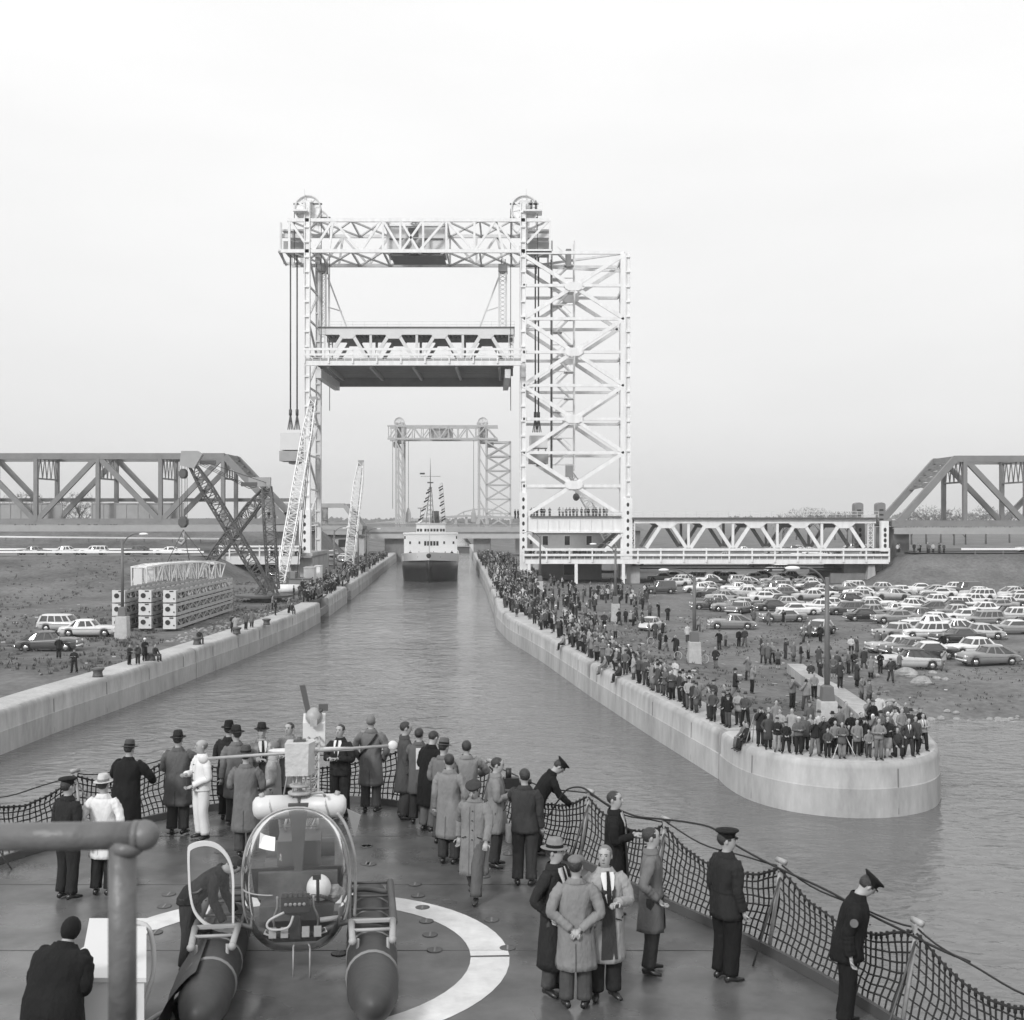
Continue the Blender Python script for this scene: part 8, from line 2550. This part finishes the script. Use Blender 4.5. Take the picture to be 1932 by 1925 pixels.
xl, xr = A(990, 0, 222).x, A(1140, 0, 222).x
for k in range(70):
    sp.append((lerp(xl, xr, r.random() ** 1.3), 223 + r.uniform(0, 1.6), zr, R(r.uniform(-50, 50))))
for k in range(22):
    x = lerp(A(1560, 0, 222).x, A(1800, 0, 222).x, r.random()); sp.append((x, 222.7 + r.uniform(0, 2), zr if x < A(1676, 0, 222).x else z_right(85, 229) + .1, R(r.uniform(-50, 50))))
crowd_mass('crowd', 'row of spectators leaning on the white railing of the walkway', sp)

# ---- camera tripods, bicycles, signboard
def tripod(px, py, h, m, label, spread=.62):
    p = G(px, py, QZ)
    t = thing('camera_tripod', label, 'tripod', p, 0, 'camera tripods on the pier end')
    top = p + Vector((0, 0, h))
    for a in (-150, -30, 90):
        q = MB(); q.tube([top, p + Vector((math.cos(R(a)) * spread, math.sin(R(a)) * spread, .01))], [.022, .018], 5); q.build('leg', m, t)
    q = MB(); q.cbox(top + Vector((0, 0, .1)), (.13, .22, .15)); q.tube([top + Vector((0, -.1, .1)), top + Vector((0, -.2, .1))], .04, 8); q.build('camera', M['black'], t)
tripod((2500 + 1110 / 1.68) / 1.9876, (2550 + 490 / 1.68) / 1.9876, 1.25, M['cloth76'], 'white legged camera tripod at the pier edge before a person in grey')
tripod((2500 + 556 / 1.68) / 1.9876, (2550 + 410 / 1.68) / 1.9876, 1.55, M['cloth48'], 'tall grey camera tripod near the two people sitting on the wall')
def bicycle(px, py, rz, label):
    p = G(px, py, 1.9); p = G(px, py, z_right(p.x, p.y)); z = z_right(p.x, p.y)
    t = thing('bicycle', label, 'bicycle', (p.x, p.y, z), rz, 'bicycles near the slim lamp pedestal')
    for x in (-.53, .53):
        q = MB()
        q.tube([(x + .33 * math.cos(a * math.pi / 12), 0, .35 + .33 * math.sin(a * math.pi / 12)) for a in range(25)], .022, 6, cap=False)
        w = q.build('wheel', M['cloth62'], t, False)
        q = MB()
        for a in range(12): q.beam((x, 0, .35), (x + .32 * math.cos(a * .524), 0, .35 + .32 * math.sin(a * .524)), .005)
        q.build('spoke', M['chrome'], w, False)
    q = MB()
    for a, c in (((-.53, 0, .35), (-.12, 0, .32)), ((-.53, 0, .35), (-.2, 0, .82)), ((-.12, 0, .32), (-.22, 0, .92)), ((-.12, 0, .32), (.40, 0, .78)), ((-.2, 0, .82), (.40, 0, .86)), ((.38, 0, .95), (.53, 0, .35))): q.tube([a, c], .018, 6)
    q.build('frame', M['steel_dark'], t, False)
    q = MB(); q.tube([(.25, -.26, 1.0), (.42, -.2, 1.02), (.40, 0, 1.0), (.42, .2, 1.02), (.25, .26, 1.0)], .014, 6); q.build('handlebar', M['chrome'], t, False)
    q = MB(); q.sphere((-.23, 0, .95), (.14, .08, .04), 10, 6); q.build('saddle', M['black'], t, False)
bicycle(1319, 1252, R(20), 'bicycle with a bright wheel standing beside the slim lamp pedestal')
bicycle(1291, 1246, R(150), 'bicycle with dark frame among the people short of the lamp pedestal')
bicycle(1238, 1216, R(15), 'bicycle held upright next to the row of people on the wall')
p = G(1257, 1118, 1.3)
t = thing('signboard', 'plain white board held up at the edge of the parked cars', 'board', (p.x, p.y, 1.25))
b = MB(); b.box((p.x - 1.6, p.y, 1.5), (p.x + 1.6, p.y + .06, 2.6)); b.build('panel', M['white'], t)
b = MB(); b.beam((p.x - 1.4, p.y + .12, 1.2), (p.x - 1.4, p.y + .12, 2.5), .08); b.beam((p.x + 1.4, p.y + .12, 1.2), (p.x + 1.4, p.y + .12, 2.5), .08); b.build('leg', M['wood'], t)

# ------------------------------------------------------------------ air: one box of thin haze round everything but the sky
b = MB(); b.box((-2700, -180, -4), (2700, 2700, 85))
hz_m = bpy.data.materials.new('haze')
hz_m.use_nodes = True
n_, l_ = hz_m.node_tree.nodes, hz_m.node_tree.links
n_.remove(n_['Principled BSDF'])
pv = n_.new('ShaderNodeVolumePrincipled')
pv.inputs['Color'].default_value = grey(1.0)
pv.inputs['Density'].default_value = 0.00026
pv.inputs['Anisotropy'].default_value = 0.2
l_.new(pv.outputs[0], n_['Material Output'].inputs['Volume'])
o = b.build('haze', hz_m)
tag(o, 'thin pale haze over the canal and the far banks', 'haze', kind='stuff')
